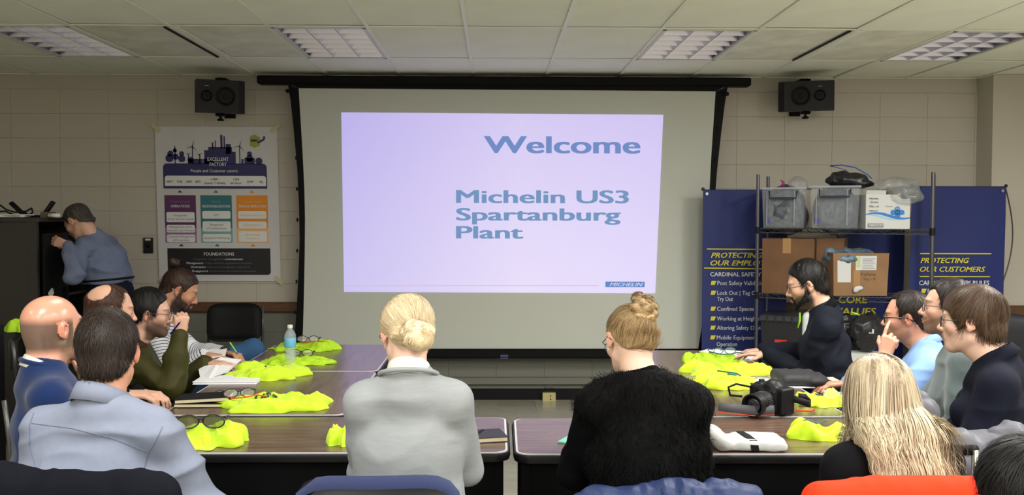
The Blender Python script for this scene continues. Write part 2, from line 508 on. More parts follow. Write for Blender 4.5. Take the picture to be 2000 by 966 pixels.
# recessed louvred fixtures of the dark front row
M_louv = mat('louvre_alu', srgb(190, 190, 205), .22, metal=.85)
M_lens = mat('fixture_interior', srgb(205, 205, 215), .4)
fl = ['ceiling light fixture with silver louvres at the far left of the ceiling', 'ceiling light fixture with silver louvres above the left part of the screen',
      'ceiling light fixture with silver louvres above the right part of the screen', 'ceiling light fixture with silver louvres at the far right of the ceiling']
for n, k in enumerate((-5, -2, 2, 5)):
    x0 = -.18+.61*k; cx, cy = x0+.305, 6.65
    t = thing('ceiling_light', fl[n], 'ceiling light', (cx, cy, ZC), 'unlit louvred ceiling lights')
    w, d = .59, 1.19
    g = G()
    for sx in (-1, 1): g.box((cx+sx*(w/2-.012), cy, ZC+.0), (.024, d, .012))
    for sy in (-1, 1): g.box((cx, cy+sy*(d/2-.012), ZC+.0), (w, .024, .012))
    build('frame', g, M_white, t)
    g = G().box((cx, cy, ZC+.125), (w, d, .01))
    for sx in (-1, 1): g.box((cx+sx*(w/2), cy, ZC+.065), (.006, d, .12))
    for sy in (-1, 1): g.box((cx, cy+sy*(d/2), ZC+.065), (w, .006, .12))
    build('housing', g, M_lens, t)
    for q in range(3):
        x = cx+(q-1)*.185
        build('fluorescent_tube', G().cyl((x, cy-.56, ZC+.1), (x, cy+.56, ZC+.1), .016, 10), M_white, t, smooth=True)
    g = G()
    for q in (-1, 1): g.box((cx+q*.092, cy, ZC+.035), (.006, d-.04, .07))
    build('divider', g, M_louv, t)
    for q in range(7):
        y = cy-d/2+.03+q*(d-.06)/6
        g = G().prism([(-.014, .07), (0, 0), (.014, .07)][::-1] if 0 else [(-.016, .068), (-.002, 0), (.002, 0), (.016, .068)], -w/2+.02, w/2-.02,
                      lambda a, b, c, y=y, cx=cx: (cx+c, y+a, ZC+b))
        build('louvre', g, M_louv, t)
# lit fixtures out of frame: their frames and glowing diffusers
M_glow = mat('lit_diffuser', (.8, .8, .75), .5, emit=(1, .97, .88, 3.0))
for i, (x, y, p) in enumerate(LIT):
    rw = {4.2: 'just in front of the picture edge', 1.8: 'over the front seats', -.6: 'behind the camera'}[y]; cl = {-2.925: 'far left', -1.095: 'left', 1.345: 'right', 3.175: 'far right'}[x]
    t = thing('ceiling_light', 'lit ceiling troffer %s, %s one of its row' % (rw, cl), 'ceiling light', (x, y, ZC), 'lit ceiling troffers')
    build('diffuser', G().box((x, y, ZC-.003), (.56, 1.17, .006)), M_glow, t)
    g = G()
    for sx in (-1, 1): g.box((x+sx*.295, y, ZC-.006), (.03, 1.22, .02))
    for sy in (-1, 1): g.box((x, y+sy*.6, ZC-.006), (.6, .03, .02))
    build('frame', g, M_white, t)

# ------------------------------------------------------------------ projection screen
YS = 8.02
def pl(Y, x0, y0):
    """affine frame on a plane y=Y that follows photo coordinates around (x0,y0)"""
    o = at(x0, y0, Y); ex = (at(x0+100, y0, Y)-o)/100; k = ex.x
    return lambda x, y, d=0.0: (o.x+(x-x0)*k, Y-d, o.z-(y-y0)*k)
fr = pl(YS, 985, 400)
M_scr = mat('screen_fabric', srgb(196, 199, 190), .8, bump=(300, .05))
t = thing('projection_screen', 'large pull-down projection screen with black edges showing a lavender slide', 'projection screen', fr(985, 690))
M_case = mat('screen_case', (.003, .003, .0035), .6, spec=.15)
g = G(); a = fr(508, 152); b = fr(1464, 168)
g.box(((a[0]+b[0])/2, YS+.02, (a[2]+b[2])/2), (b[0]-a[0], .13, a[2]-b[2]), bev=.01); build('housing', g, M_case, t)
# fabric outline, gently waisted
L = [(587, 176), (590, 230), (594, 300), (597, 370), (598, 430), (597, 500), (595, 580), (593, 640), (591, 681)]
Rr = [(1396, 178), (1393, 230), (1389, 300), (1386, 370), (1384, 430), (1382, 500), (1379, 580), (1373, 640), (1366, 686)]
g = G(); vs = []; fs = []
for (xl, yl), (xr, yr) in zip(L, Rr):
    for q in range(13): vs.append(fr(xl+(xr-xl)*q/12, yl+(yr-yl)*q/12, .012))
for i in range(len(L)-1):
    for q in range(12): fs.append((i*13+q, (i+1)*13+q, (i+1)*13+q+1, i*13+q+1))
g.add(vs, fs); build('fabric', g, M_scr, t)
g = G()
outL = [(566, 168), (571, 200), (577, 260), (583, 330), (586, 400), (587, 470), (584, 540), (580, 610), (573, 690)]
outR = [(1420, 168), (1415, 200), (1408, 260), (1401, 330), (1396, 400), (1392, 470), (1390, 540), (1384, 610), (1380, 694)]
for A, B in ((outL, L), (Rr, outR)):
    for i in range(len(A)-1):
        q = [fr(*A[i], .006), fr(*A[i+1], .006), fr(*B[i+1], .006), fr(*B[i], .006)]
        q2 = [fr(*A[i], -.004), fr(*A[i+1], -.004), fr(*B[i+1], -.004), fr(*B[i], -.004)]
        g.add(q+q2, [(0,1,2,3), (7,6,5,4), (0,4,5,1), (3,2,6,7)])
    build('edge_border', g, M_case, t); g = G()
g = G(); vs = [fr(566, 166, .008), fr(1420, 166, .008), fr(1396, 178, .008), fr(587, 176, .008)]; g.add(vs, [(0, 3, 2, 1)])
build('top_border', g, M_case, t)
for xx, yy in ((568, 181), (1416, 183)):
    p = fr(xx, yy); build('cord_guide', G().box((p[0], YS-.01, p[2]), (.05, .03, .03), bev=.006), M_case, t)
for i in range(7):
    yy = 250+i*60; xs = 577+8*math.sin((yy-170)/500*math.pi)
    p = fr(xs-2, yy); build('cord_clip', G().box((p[0], YS-.006, p[2]), (.014, .014, .03), bev=.003), M_case, t)
    p = fr(1403-10*math.sin((yy-170)/500*math.pi)+2, yy); build('cord_clip', G().box((p[0], YS-.006, p[2]), (.014, .014, .03), bev=.003), M_case, t)
a = fr(574, 681); b = fr(1384, 700)
wb = build('weight_bar', G().box(((a[0]+b[0])/2, YS-.005, (a[2]+b[2])/2), (b[0]-a[0], .06, a[2]-b[2]), bev=.012), M_case, t)
g = G(); a = fr(978, 693); b = fr(993, 699)
for q in range(3): g.box(((a[0]+b[0])/2, YS-.037, a[2]+(b[2]-a[2])*q/2), (b[0]-a[0], .003, .004))
build('maker_plate', g, mat('plate_blue', srgb(120, 120, 180), .4), wb)
# projected slide: the image plane glows, softly lavender
def slide_mat():
    m = bpy.data.materials.new('projected_slide'); m.use_nodes = True; nt = m.node_tree
    b = nt.nodes['Principled BSDF']; b.inputs['Base Color'].default_value = (.3, .3, .3, 1); b.inputs['Roughness'].default_value = .9
    tc = nt.nodes.new('ShaderNodeTexCoord'); sx = nt.nodes.new('ShaderNodeSeparateXYZ'); nt.links.new(tc.outputs['Generated'], sx.inputs[0])
    r1 = nt.nodes.new('ShaderNodeValToRGB'); r1.color_ramp.elements[0].color = (*srgb(191, 181, 240), 1); r1.color_ramp.elements[1].color = (*srgb(208, 197, 244), 1)
    e = r1.color_ramp.elements.new(.55); e.color = (*srgb(217, 206, 245), 1)
    nt.links.new(sx.outputs['X'], r1.inputs[0])
    r2 = nt.nodes.new('ShaderNodeValToRGB'); r2.color_ramp.elements[0].color = (1.0, 1.0, .99, 1); r2.color_ramp.elements[1].color = (.9, .88, .99, 1)
    nt.links.new(sx.outputs['Z'], r2.inputs[0])
    mx = nt.nodes.new('ShaderNodeVectorMath'); mx.operation = 'MULTIPLY'
    nt.links.new(r1.outputs[0], mx.inputs[0]); nt.links.new(r2.outputs[0], mx.inputs[1])
    nt.links.new(mx.outputs[0], b.inputs['Emission Color']); b.inputs['Emission Strength'].default_value = .8
    return m
def lit(name, c, k=.8): return mat(name, (.02, .02, .02), .9, emit=(*srgb(*c), k))
g = G().add([fr(669, 222, .016), fr(673, 570, .016), fr(1281, 572, .016), fr(1294, 224, .016)], [(0, 1, 2, 3)])
sl = build('projected_image', g, slide_mat(), t)
g = G(); f2 = lambda x, y: fr(x, y, .019)
put_text(g, 'Welcome', 945, 1250, 299, 33, f2, 0, bold=.045)
build('welcome_lettering', g, lit('slide_blue', (116, 146, 206)), sl); g = G()
put_text(g, 'Michelin US3', 891, 1228, 396, 25, f2, 1, bold=.045)
put_text(g, 'Spartanburg', 891, 1212, 430, 24, f2, 1, bold=.045)
put_text(g, 'Plant', 891, 1022, 465, 24, f2, 1, bold=.045)
build('plant_lettering', g, [lit('slide_blue', (116, 146, 206)), lit('slide_blue_grey', (118, 156, 200))], sl)
g = G().add([f2(1183, 549), f2(1183, 560), f2(1260, 560), f2(1260, 549)], [(0, 1, 2, 3)])
g.add([fr(677, 556.6, .018), fr(677, 557.8, .018), fr(1170, 557.8, .018), fr(1170, 556.6, .018)], [(0, 1, 2, 3)], 2)
put_text(g, 'MICHELIN', 1191, 1257, 558, 7, lambda x, y: fr(x, y, .021), 1, bold=.03, shear=.35)
build('slide_logo', g, [lit('logo_blue', (96, 140, 205)), lit('logo_white', (222, 216, 248)), lit('rule_pink', (225, 195, 205))], sl)

# ------------------------------------------------------------------ loudspeakers
M_spk = mat('speaker_shell', srgb(15, 15, 18), .65, bump=(200, .2)); M_cone = mat('speaker_cone', (.003, .003, .0035), .5, spec=.2)
def speaker(px0, py0, px1, py1, Y, side, label):
    a = at(px0, py0, Y); b = at(px1, py1, Y); cx, cz = (a.x+b.x)/2, (a.z+b.z)/2; w, h = (b.x-a.x)*.93, a.z-b.z
    t = thing('wall_speaker', label, 'loudspeaker', (cx, Y, cz-h/2), 'wall loudspeakers')
    rz = Matrix.Rotation(R(20*side), 3, 'Z') @ Matrix.Rotation(R(4), 3, 'X')
    def F(x, y, z): return Vector((cx, Y, cz))+rz @ Vector((x, y, z))
    # cabinet with a chamfered outer end
    hw, hh, d = w/2, h/2, .15
    pr = [(-hw, -d), (hw-.05, -d), (hw, -d+.05), (hw, d*.6), (-hw, d*.6)] if side > 0 else [(-hw+.05, -d), (hw, -d), (hw, d*.6), (-hw, d*.6), (-hw, -d+.05)]
    build('cabinet', G().prism([(x, y) for x, y in pr], -hh, hh, lambda x, y, z: F(x, y, z)), M_spk, t)
    wf = -.045*side*-1
    for r, xx, nm in ((.068, .035*side, 'woofer'), (.04, -.11*side, 'tweeter')):
        g = G(); c = F(xx, -d-.001, 0); ax = rz @ Vector((0, -1, 0))
        g.lathe(c, [(r*1.14, 0), (r*1.14, .006), (r, .008), (r*.9, .002), (r*.35, -.008), (r*.3, .006), (0, .01)], 28, ax)
        build(nm, g, M_cone, t, smooth=True, angle=40)
    p = F(-.11*side, -d-.002, hh*.62)
    build('name_badge', G().box(p, (.03, .002, .005), rz), mat('badge', srgb(150, 150, 150), .4), t)
    g = G().box((cx, Y+.02, cz-hh-.012), (.07, .06, .02), bev=.004).cyl((cx, Y+.02, cz-hh-.055), (cx, Y+.02, cz-hh-.02), .01, 10).lathe((cx, Y+.02, cz-hh-.06), [(.026, 0), (.028, .01), (.012, .02)], 14)
    build('mount_knob', g, M_case, t)
    g = G().box((cx, (Y+YW)/2+.03, cz+hh+.02), (.08, YW-Y+.02, .02)).box((cx, YW-.012, cz), (.09, .02, h*1.1)).cyl((cx, Y+.02, cz+hh), (cx, Y+.02, cz+hh+.03), .014, 10)
    build('mount_bracket', g, M_case, t)
speaker(380, 158, 478, 221, 7.88, 1, 'black loudspeaker mounted high on the wall left of the projection screen')
speaker(1520, 160, 1630, 217, 7.88, -1, 'black loudspeaker mounted high on the wall right of the projection screen')

# wall plate on the left, outlet under the screen
p = at(290, 479, YW-.01)
t = thing('wall_switch', 'black switch plate with a white label on the wall left of the poster', 'switch', (p.x, YW-.02, p.z-.07))
build('plate', G().box((p.x, YW-.014, p.z), (.082, .014, .13), bev=.003), mat('plate_dark', srgb(30, 27, 24), .45), t)
build('key_switch', G().cyl((p.x, YW-.035, p.z-.005), (p.x, YW-.02, p.z-.005), .014, 14), M_case, t)
build('label_strip', G().box((p.x, YW-.0225, p.z+.05), (.045, .002, .016)), M_white, t)
p = at(1072, 774, YW-.03)
t = thing('floor_outlet_box', 'yellowed cream power outlet box above the black baseboard under the screen', 'outlet', (p.x, YW-.04, 0.01))
build('box', G().box((p.x, YW-.05, p.z), (.112, .05, .078), bev=.004), mat('outlet_cream', srgb(196, 184, 128), .5), t)
for s in (-1, 1): build('socket', G().cyl((p.x+.012, YW-.078, p.z+s*.014), (p.x+.012, YW-.074, p.z+s*.014), .006, 10), M_case, t)
g = G(); ff = pl(YW-.01, 1072, 757)
put_text(g, '42-43', 1062, 1080, 760, 4, lambda x, y: ff(x, y, 0.003), 0, bold=.02)
tag(build('circuit_marking', g, M_black), 'small black handwritten circuit numbers on the wall above the outlet box', 'marking')
# ------------------------------------------------------------------ wall poster
YP = YW-.02
fp = pl(YP, 427, 400)
def shearf(x, y, d=0.0):
    # the poster hangs slightly askew: lower part drifts right
    return fp(x+(y-400)*.018-(0), y, d)
def rrect(x0, y0, x1, y1, r, n=4, corners=(1,1,1,1)):
    pts = []
    for ci, (cx, cy, a0) in enumerate(((x1-r, y0+r, -90), (x1-r, y1-r, 0), (x0+r, y1-r, 90), (x0+r, y0+r, 180))):
        if not corners[ci]:
            pts.append(((x1, y0), (x1, y1), (x0, y1), (x0, y0))[ci]); continue
        for i in range(n+1):
            a = R(a0+90*i/n); pts.append((cx+r*math.cos(a), cy+r*math.sin(a)))
    return pts
def flat(g, pts, mi, d): g.add([shearf(x, y, d) for x, y in pts][::-1], [tuple(range(len(pts)))], mi)
t = thing('poster', 'white wall poster with a dark blue factory skyline and purple, teal and orange columns', 'poster', fp(427, 551))
M_pap = mat('poster_paper', srgb(205, 203, 204), .5, var=.03, vscale=3)
g = G(); n = 8
vs = []; fs = []
for j in range(9):
    for i in range(9):
        x = 307+238*i/8; y = 247+303*j/8; vs.append(shearf(x, y, .001+.0015*math.sin(i*1.7+j)*math.sin(j*1.1)))
for j in range(8):
    for i in range(8): fs.append((j*9+i, (j+1)*9+i, (j+1)*9+i+1, j*9+i+1))
g.add(vs, fs); build('sheet', g, M_pap, t)
cols = dict(navy=(34, 34, 92), white=(225, 225, 225), purple=(88, 40, 92), teal=(42, 112, 124), orange=(226, 138, 28), black=(18, 16, 22), lil=(150, 110, 155), lteal=(120, 170, 175), lor=(236, 180, 110), yg=(150, 160, 60), grey=(110, 105, 110))
PM = [mat('poster_'+k, srgb(*v), .5) for k, v in cols.items()]; PI = {k: i for i, k in enumerate(cols)}
g = G(); D1, D2, D3 = .0045, .0055, .0065
flat(g, rrect(321, 319, 523, 368, 8, 4, (1,0,0,1)), PI['navy'], D1)
flat(g, rrect(324, 343, 521, 363, 5, 4, (1,0,0,1)), PI['white'], D2)
build('banner_strip', g, PM, t); g = G()
# skyline
random.seed(5)
def rect(x0, y0, x1, y1, k='navy', d=D1): flat(g, [(x0, y0), (x1, y0), (x1, y1), (x0, y1)], PI[k], d)
for r_ in ((410, 287, 456, 320), (402, 293, 410, 320), (417, 278, 420, 290), (423, 274, 425, 290), (434, 263, 438, 290), (440, 266, 443, 290), (444, 281, 454, 300), (456, 296, 463, 320), (370, 310, 398, 320), (480, 308, 500, 320), (399, 310, 420, 320), (474, 310, 478, 320)):
    rect(*r_)
for cx, cy, rr in ((336, 300, 6), (334, 309, 8), (346, 306, 6), (358, 300, 5), (358, 310, 7), (490, 300, 5), (490, 309, 7), (508, 314, 7), (375, 312, 6), (345, 294, 4)):
    flat(g, [(cx+rr*math.cos(a*math.pi/5), cy+rr*math.sin(a*math.pi/5)) for a in range(10)], PI['navy'], D1)
flat(g, [(345, 283), (348, 297), (342, 297)], PI['navy'], D1); rect(344, 296, 346, 320)
def turbine(x, y, h, L, a0):
    rect(x-.9, y, x+.9, y+h)
    for q in range(3):
        a = R(a0+120*q); dx, dy = math.cos(a), math.sin(a)
        flat(g, [(x-dy*.9, y+dx*.9), (x+dx*L, y+dy*L), (x+dy*.9, y-dx*.9)], PI['navy'], D1)
turbine(379, 286, 34, 14, -75); turbine(471, 285, 35, 15, -72); turbine(371, 301, 18, 6, -30); turbine(393, 302, 18, 7, -40)
build('skyline', g, PM, t); g = G()
flat(g, [(492, 266), (500, 262), (512, 268), (510, 284), (500, 288), (491, 284)], PI['yg'], D1); rect(493, 272, 506, 276, 'navy', D2)
flat(g, [(505, 277), (518, 270), (516, 266), (522, 266), (520, 273), (508, 280)], PI['navy'], D2)
build('robot_mark', g, PM, t); g = G()
def tx(s, x0, x1, yb, cap, k, b=.012, d=D3, sh=0): put_text(g, s, x0, x1, yb, cap, lambda x, y: shearf(x, y, d), PI[k], bold=b, shear=sh)
def word(nm, *a):
    global g
    g = G(); tx(*a); build(nm, g, PM, t); g = G()
word('title_word', 'EXCELLENT', 408, 449, 314, 7, 'white'); word('title_word', 'FACTORY', 412, 445, 324, 7, 'white'); word('subtitle', 'People and Customer centric', 375, 467, 336, 6, 'white', .004)
for s, a, b, yb in (('MFT', 328, 340, 357), ('TCIR', 347, 358, 357), ('MEF', 366, 377, 357), ('RFT', 384, 394, 357), ('CMA /', 413, 430, 352), ('(assets + stocks)', 401, 442, 359), ('CRI/', 457, 469, 352), ('product', 452, 473, 359), ('NTPI', 484, 496, 357), ('ISL', 509, 516, 357)):
    word('indicator_word', s, a, b, yb, 4.5, 'black')
C = ((322, 383, 'purple', 'lil', 'OPERATIONS', (('Management', 'of the factory supply'), ('Management of the', 'Industrial Cost / Product'), ('Controlled Management', 'of Evolution'))),
     (392, 453, 'teal', 'lteal', 'RESPONSIBILIZATION', (('AMPT',), ('Management', 'of Competencies'), ('Employee Well-being',))),
     (462, 523, 'orange', 'lor', 'TRANSFORMATION', (('Indispensable Plan',), ('Digitalization',), ('Advancement', 'Analytics'))))
hs = (((414, 434), (439, 454), (458, 473)), ((412, 427), (432, 452), (457, 472)), ((412, 427), (432, 446), (451, 472)))
for (x0, x1, k, lk, ttl, items), hh in zip(C, hs):
    for yy in (371, 476):
        xm = (x0+x1)/2; flat(g, [(xm-5, yy+5), (xm, yy), (xm+5, yy+5)], PI[k], D1)
    rect(x0, 381, x1, 412, k); rect(x0, 412, x1, 445, k, D1); rect(x0, 445, x1, 474, lk, D1)
    tx(ttl, x0+(12 if k == 'purple' else 4), x1-(12 if k == 'purple' else 4), 405, 5, 'white')
    tx('Customer-focused' if k == 'purple' else 'Teams' if k == 'teal' else 'Constant focus', x0+(22 if k == 'teal' else 12), x1-(22 if k == 'teal' else 12), 395, 3.5, lk, 0)
    for (y0, y1), ls in zip(hh, items):
        flat(g, rrect(x0+3, y0, x1-3, y1, 3, 3), PI['white'], D2)
        for q, s in enumerate(ls):
            hw = min(26, 1.25*len(s)+1); yb = (y0+y1)/2+(2 if len(ls) == 1 else (-1.5, 5.5)[q])
            tx(s, (x0+x1)/2-hw, (x0+x1)/2+hw, yb, 4, 'grey' if k != 'orange' else 'lor', 0)
    build('column_print', g, PM, t); g = G()
flat(g, rrect(325, 485, 526, 537, 6, 4, (0,1,1,0)), PI['black'], D1)
tx('FOUNDATIONS', 396, 455, 499, 6, 'white')
for i, (s, b, x0, x1) in enumerate((('Long-term management', 'commitment', 376, 472), ('Management', 'of daily work and organizational structures', 362, 490), ('Animation', 'of theory and management of plan-to-do', 370, 485), ('Support', 'of performance and continuous improvement', 372, 498))):
    xm = x0+(x1-x0)*(.62 if i == 0 else .26)
    tx(s, x0, xm-1, 508+i*7.8, 4, 'grey' if i == 0 else 'white', .01 if i else 0); tx(b, xm+1, x1, 508+i*7.8, 4, 'white' if i == 0 else 'grey', .02 if i == 0 else 0)
build('foundations_print', g, PM, t)
M_tape = mat('tape', srgb(196, 188, 150), .4)
for x, y, a in ((309, 250, 40), (541, 250, -40), (541, 548, 40)):
    p = shearf(x, y, .007); build('tape', G().box(p, (.09, .002, .035), Matrix.Rotation(R(a), 3, 'Y')), M_tape, t)

# ------------------------------------------------------------------ banners
M_ban = mat('banner_blue', srgb(9, 29, 98), .6, var=.06, vscale=2)
M_by = mat('banner_yellow', srgb(206, 196, 40), .5); M_bw = mat('banner_white', srgb(205, 208, 215), .5)
M_pole = mat('banner_pole', (.01, .01, .012), .4)
def banner(x0, x1, y0, Y, label, print_fn, top_px=None, bow=True):
    f = pl(Y, (x0+x1)/2, 500); a = f(x0, y0); b = f(x1, y0); z0 = .06
    cx = (a[0]+b[0])/2
    t = thing('banner_stand', label, 'banner', (cx, Y, 0), 'blue standing banners')
    w = b[0]-a[0]; vs = []; fs = []
    for j in range(13):
        for i in range(9):
            z = a[2]+(z0-a[2])*j/12; xx = a[0]+w*i/8+(.012*math.sin(i/8*math.pi*2))*0
            vs.append((xx-(1-j/12)*0+ (j/12)*-.03*(0), Y-.004*math.sin(j*.9+i*.8), z))
    for j in range(12):
        for i in range(8): fs.append((j*9+i, (j+1)*9+i, (j+1)*9+i+1, j*9+i+1))
    build('fabric', G().add(vs, fs), M_ban, t, smooth=True)
    for nm, fn in print_fn: g = G(); fn(g, lambda x, y: f(x, y, .009)); build(nm, g, [M_by, M_bw, M_ban], t)
    build('pole', G().cyl((cx, Y+.03, 0.02), (cx, Y+.03, a[2]), .009, 8), M_pole, t)
    build('foot', G().tube([(cx-.3, Y-.06, .015), (cx, Y+.03, .03), (cx+.3, Y-.06, .015)], .009, 6), M_pole, t)
    g = G().cyl((a[0]-.01, Y+.01, a[2]), (b[0]+.01, Y+.01, a[2]), .006, 6)
    for xx in (a[0], b[0]): g.ball((xx, Y, a[2]+.008), .014, 5)
    build('top_rod', g, M_pole, t)
    g = G()
    for xx in (a[0]+.03, b[0]-.03): g.lathe((xx, Y-.008, a[2]-.03), [(.012, 0), (.012, .004), (.006, .004)], 10, (0, -1, 0))
    build('grommet', g, mat('grommet', srgb(160, 160, 160), .3, metal=.8), t)
    return t, f
def bullets(g, f, x, items, y0=552, step=0):
    for s, yb, x1 in items:
        if s.startswith('+'):
            put_text(g, s[1:], x+13, x1, yb, 8, f, 1, bold=.012); continue
        put_text(g, s, x+13, x1, yb, 8, f, 1, bold=.012)
        g.add([f(x+2, yb-8), f(x, yb), f(x+8, yb), f(x+11, yb-8)], [(0,1,2,3)], 0)
def pr_left(g, f):
    g.add([f(1380, 485), f(1380, 487), f(1530, 488), f(1530, 486)], [(0,1,2,3)], 0)
    g.add([f(1375, 522), f(1375, 524), f(1528, 526), f(1528, 524)], [(0,1,2,3)], 0)
    put_text(g, 'PROTECTING', 1388, 1489, 503, 10, f, 0, bold=.035, shear=.3)
    put_text(g, 'OUR EMPLOYEES', 1387, 1522, 518, 10, f, 0, bold=.035, shear=.3)
def pr_left2(g, f):
    put_text(g, 'CARDINAL SAFETY RULES', 1387, 1522, 539, 8, f, 1, bold=.03)
LINES_L = (('Post Safety Validation', 556, 1497), ('Lock Out | Tag Out |', 575, 1490), ('+Try Out', 587, 1432), ('Confined Spaces', 606, 1473), ('Working at Heights', 625, 1484), ('Altering Safety Devices', 643, 1500), ('Mobile Equipment', 662, 1480), ('+Operation', 675, 1441), ('Hazardous Energy', 692, 1480), ('Line of Fire', 710, 1450))
def pr_right(g, f):
    g.add([f(1796, 494), f(1796, 496), f(1935, 496), f(1935, 494)], [(0,1,2,3)], 0)
    g.add([f(1796, 538.5), f(1796, 540.5), f(1933, 540.5), f(1933, 538.5)], [(0,1,2,3)], 0)
    put_text(g, 'PROTECTING', 1797, 1892, 513, 10, f, 0, bold=.035, shear=.3)
    put_text(g, 'OUR CUSTOMERS', 1796, 1924, 530, 10, f, 0, bold=.035, shear=.3)
def pr_right2(g, f):
    put_text(g, 'CARDINAL SAFETY RULES', 1795, 1932, 556, 9, f, 1, bold=.03)
LINES_R = (('Product Safety', 571, 1870), ('Quality Checks', 590, 1880), ('Traceability', 609, 1868))
banner(1372, 1537, 372, 7.75, 'blue standing banner right beside the projection screen, headed protecting our employees', (('heading_print', pr_left), ('subheading_print', pr_left2), ) + tuple(('list_line', (lambda g, f, it=it: bullets(g, f, 1388, (it,)))) for it in LINES_L))
tb, fb = banner(1778, 1962, 366, 7.5, 'blue standing banner at the far right behind the wire shelf, headed protecting our customers', (('heading_print', pr_right), ('subheading_print', pr_right2)) + tuple(('list_line', (lambda g, f, it=it: bullets(g, f, 1799, (it,)))) for it in LINES_R))
p0, p1 = fb(1962, 366), fb(1952, 575)
pts = []
for i in range(17):
    s = i/16; bl = math.sin(s*math.pi)
    pts.append((p0[0]+(p1[0]-p0[0])*s+.085*bl, 7.5+.01, p0[2]+(p1[2]-p0[2])*s))
build('bowed_rod', G().tube(pts, .005, 6), M_pole, tb)
def pr_mid(g, f):
    put_text(g, 'CORE', 1638, 1695, 591, 14, f, 0, bold=.04, shear=.1)
    put_text(g, 'VALUES', 1632, 1712, 614, 14, f, 0, bold=.04, shear=.1)
banner(1634, 1766, 445, 7.95, 'blue banner with yellow core values lettering standing behind the wire shelf', (('core_print', lambda g, f: put_text(g, 'CORE', 1638, 1695, 591, 14, f, 0, bold=.04, shear=.1)), ('values_print', lambda g, f: put_text(g, 'VALUES', 1632, 1712, 614, 14, f, 0, bold=.04, shear=.1))))
# ------------------------------------------------------------------ tables
TZ = .745
def wood_mat(name, ca, cb, ax=0):
    m = bpy.data.materials.new(name); m.use_nodes = True; nt = m.node_tree; b = nt.nodes['Principled BSDF']
    tc = nt.nodes.new('ShaderNodeTexCoord'); mp = nt.nodes.new('ShaderNodeMapping')
    mp.inputs['Scale'].default_value = (1.2, 14, 14) if ax == 0 else (14, 1.2, 14)
    nt.links.new(tc.outputs['Object'], mp.inputs[0])
    n = nt.nodes.new('ShaderNodeTexNoise'); n.inputs['Scale'].default_value = 3.2; n.inputs['Detail'].default_value = 7; n.inputs['Distortion'].default_value = 1.2
    nt.links.new(mp.outputs[0], n.inputs['Vector'])
    r = nt.nodes.new('ShaderNodeValToRGB'); r.color_ramp.elements[0].position = .32; r.color_ramp.elements[1].position = .68
    r.color_ramp.elements[0].color = (*ca, 1); r.color_ramp.elements[1].color = (*cb, 1)
    nt.links.new(n.outputs['Fac'], r.inputs[0]); nt.links.new(r.outputs[0], b.inputs['Base Color'])
    b.inputs['Roughness'].default_value = .24; b.inputs['Specular IOR Level'].default_value = .6
    return m
M_wx = wood_mat('table_walnut_x', srgb(74, 57, 48), srgb(108, 86, 72), 0)
M_wy = wood_mat('table_walnut_y', srgb(74, 57, 48), srgb(108, 86, 72), 1)
M_edge = mat('table_edge', (.005, .005, .006), .4, spec=.22)
M_apron = mat('table_apron', (.003, .003, .0035), .7, spec=.06)
M_line = mat('table_trim_line', srgb(196, 194, 196), .35)
def rr3(x0, y0, x1, y1, r, n=6):
    pts = []
    for cx, cy, a0 in ((x1-r, y1-r, 0), (x0+r, y1-r, 90), (x0+r, y0+r, 180), (x1-r, y0+r, 270)):
        for i in range(n+1):
            a = R(a0+90*i/n); pts.append((cx+r*math.cos(a), cy+r*math.sin(a)))
    return pts
def table(x0, y0, x1, y1, m, label, rot=0.0):
    cx, cy = (x0+x1)/2, (y0+y1)/2
    t = thing('folding_table', label, 'table', (cx, cy, 0), 'brown tables in the U-shaped arrangement')
    rz = Matrix.Rotation(rot, 3, 'Z'); F = lambda x, y, z: Vector((cx, cy, 0))+rz @ Vector((x-cx, y-cy, z))
    i = .012
    build('tabletop', G().prism(rr3(x0+i, y0+i, x1-i, y1-i, .045), TZ-.01, TZ, F), m, t)
    build('trim_line', G().prism(rr3(x0+.004, y0+.004, x1-.004, y1-.004, .05), TZ-.012, TZ-.0015, F), M_line, t)
    # rounded black edge
    pr = rr3(x0, y0, x1, y1, .055); g = G(); n = len(pr); vs = []; fs = []
    sec = [(0.006, TZ-.005), (-.002, TZ-.008), (-.006, TZ-.02), (-.002, TZ-.034), (.012, TZ-.038)]
    for ins, z in sec:
        for k, (px, py) in enumerate(rr3(x0+ins, y0+ins, x1-ins, y1-ins, max(.055-ins, .02))): vs.append(F(px, py, z))
    for a in range(len(sec)-1):
        for k in range(n):
            k2 = (k+1) % n; fs.append(((a+1)*n+k, (a+1)*n+k2, a*n+k2, a*n+k))
    fs.append(tuple(range((len(sec)-1)*n, len(sec)*n))[::-1])
    build('edge_band', g.add(vs, fs), M_edge, t, smooth=True, angle=50)
    for nm, c, d in (('apron', (cx, y0+.03, TZ-.1), (x1-x0-.12, .02, .125)), ('apron', (cx, y1-.03, TZ-.1), (x1-x0-.12, .02, .125)),
                     ('apron', (x0+.05, cy, TZ-.1), (.02, y1-y0-.08, .125)), ('apron', (x1-.05, cy, TZ-.1), (.02, y1-y0-.08, .125))):
        build(nm, G().box(F(*c), d, rz), M_apron, t)
    for sx in (x0+.05, x1-.05):
        for sy in (y0+.05, y1-.05):
            g = G().box(F(sx, sy, (TZ-.04)/2+.01), (.062, .035, TZ-.06), rz, bev=.004)
            lg = build('leg', g, M_apron, t)
            build('foot_cap', G().box(F(sx, sy, .012), (.07, .045, .024), rz, bev=.004), M_black, lg)
table(-1.475, 3.39, .052, 3.985, M_wx, 'brown wood-topped front left table before the woman in the grey cardigan')
table(.075, 3.36, 1.60, 3.955, M_wx, 'brown wood-topped front right table before the woman in the black fur vest', R(-.35))
table(-1.40, 4.03, -.62, 5.135, M_wy, 'brown left side table, nearer one, with the black-framed glasses and black notebook')
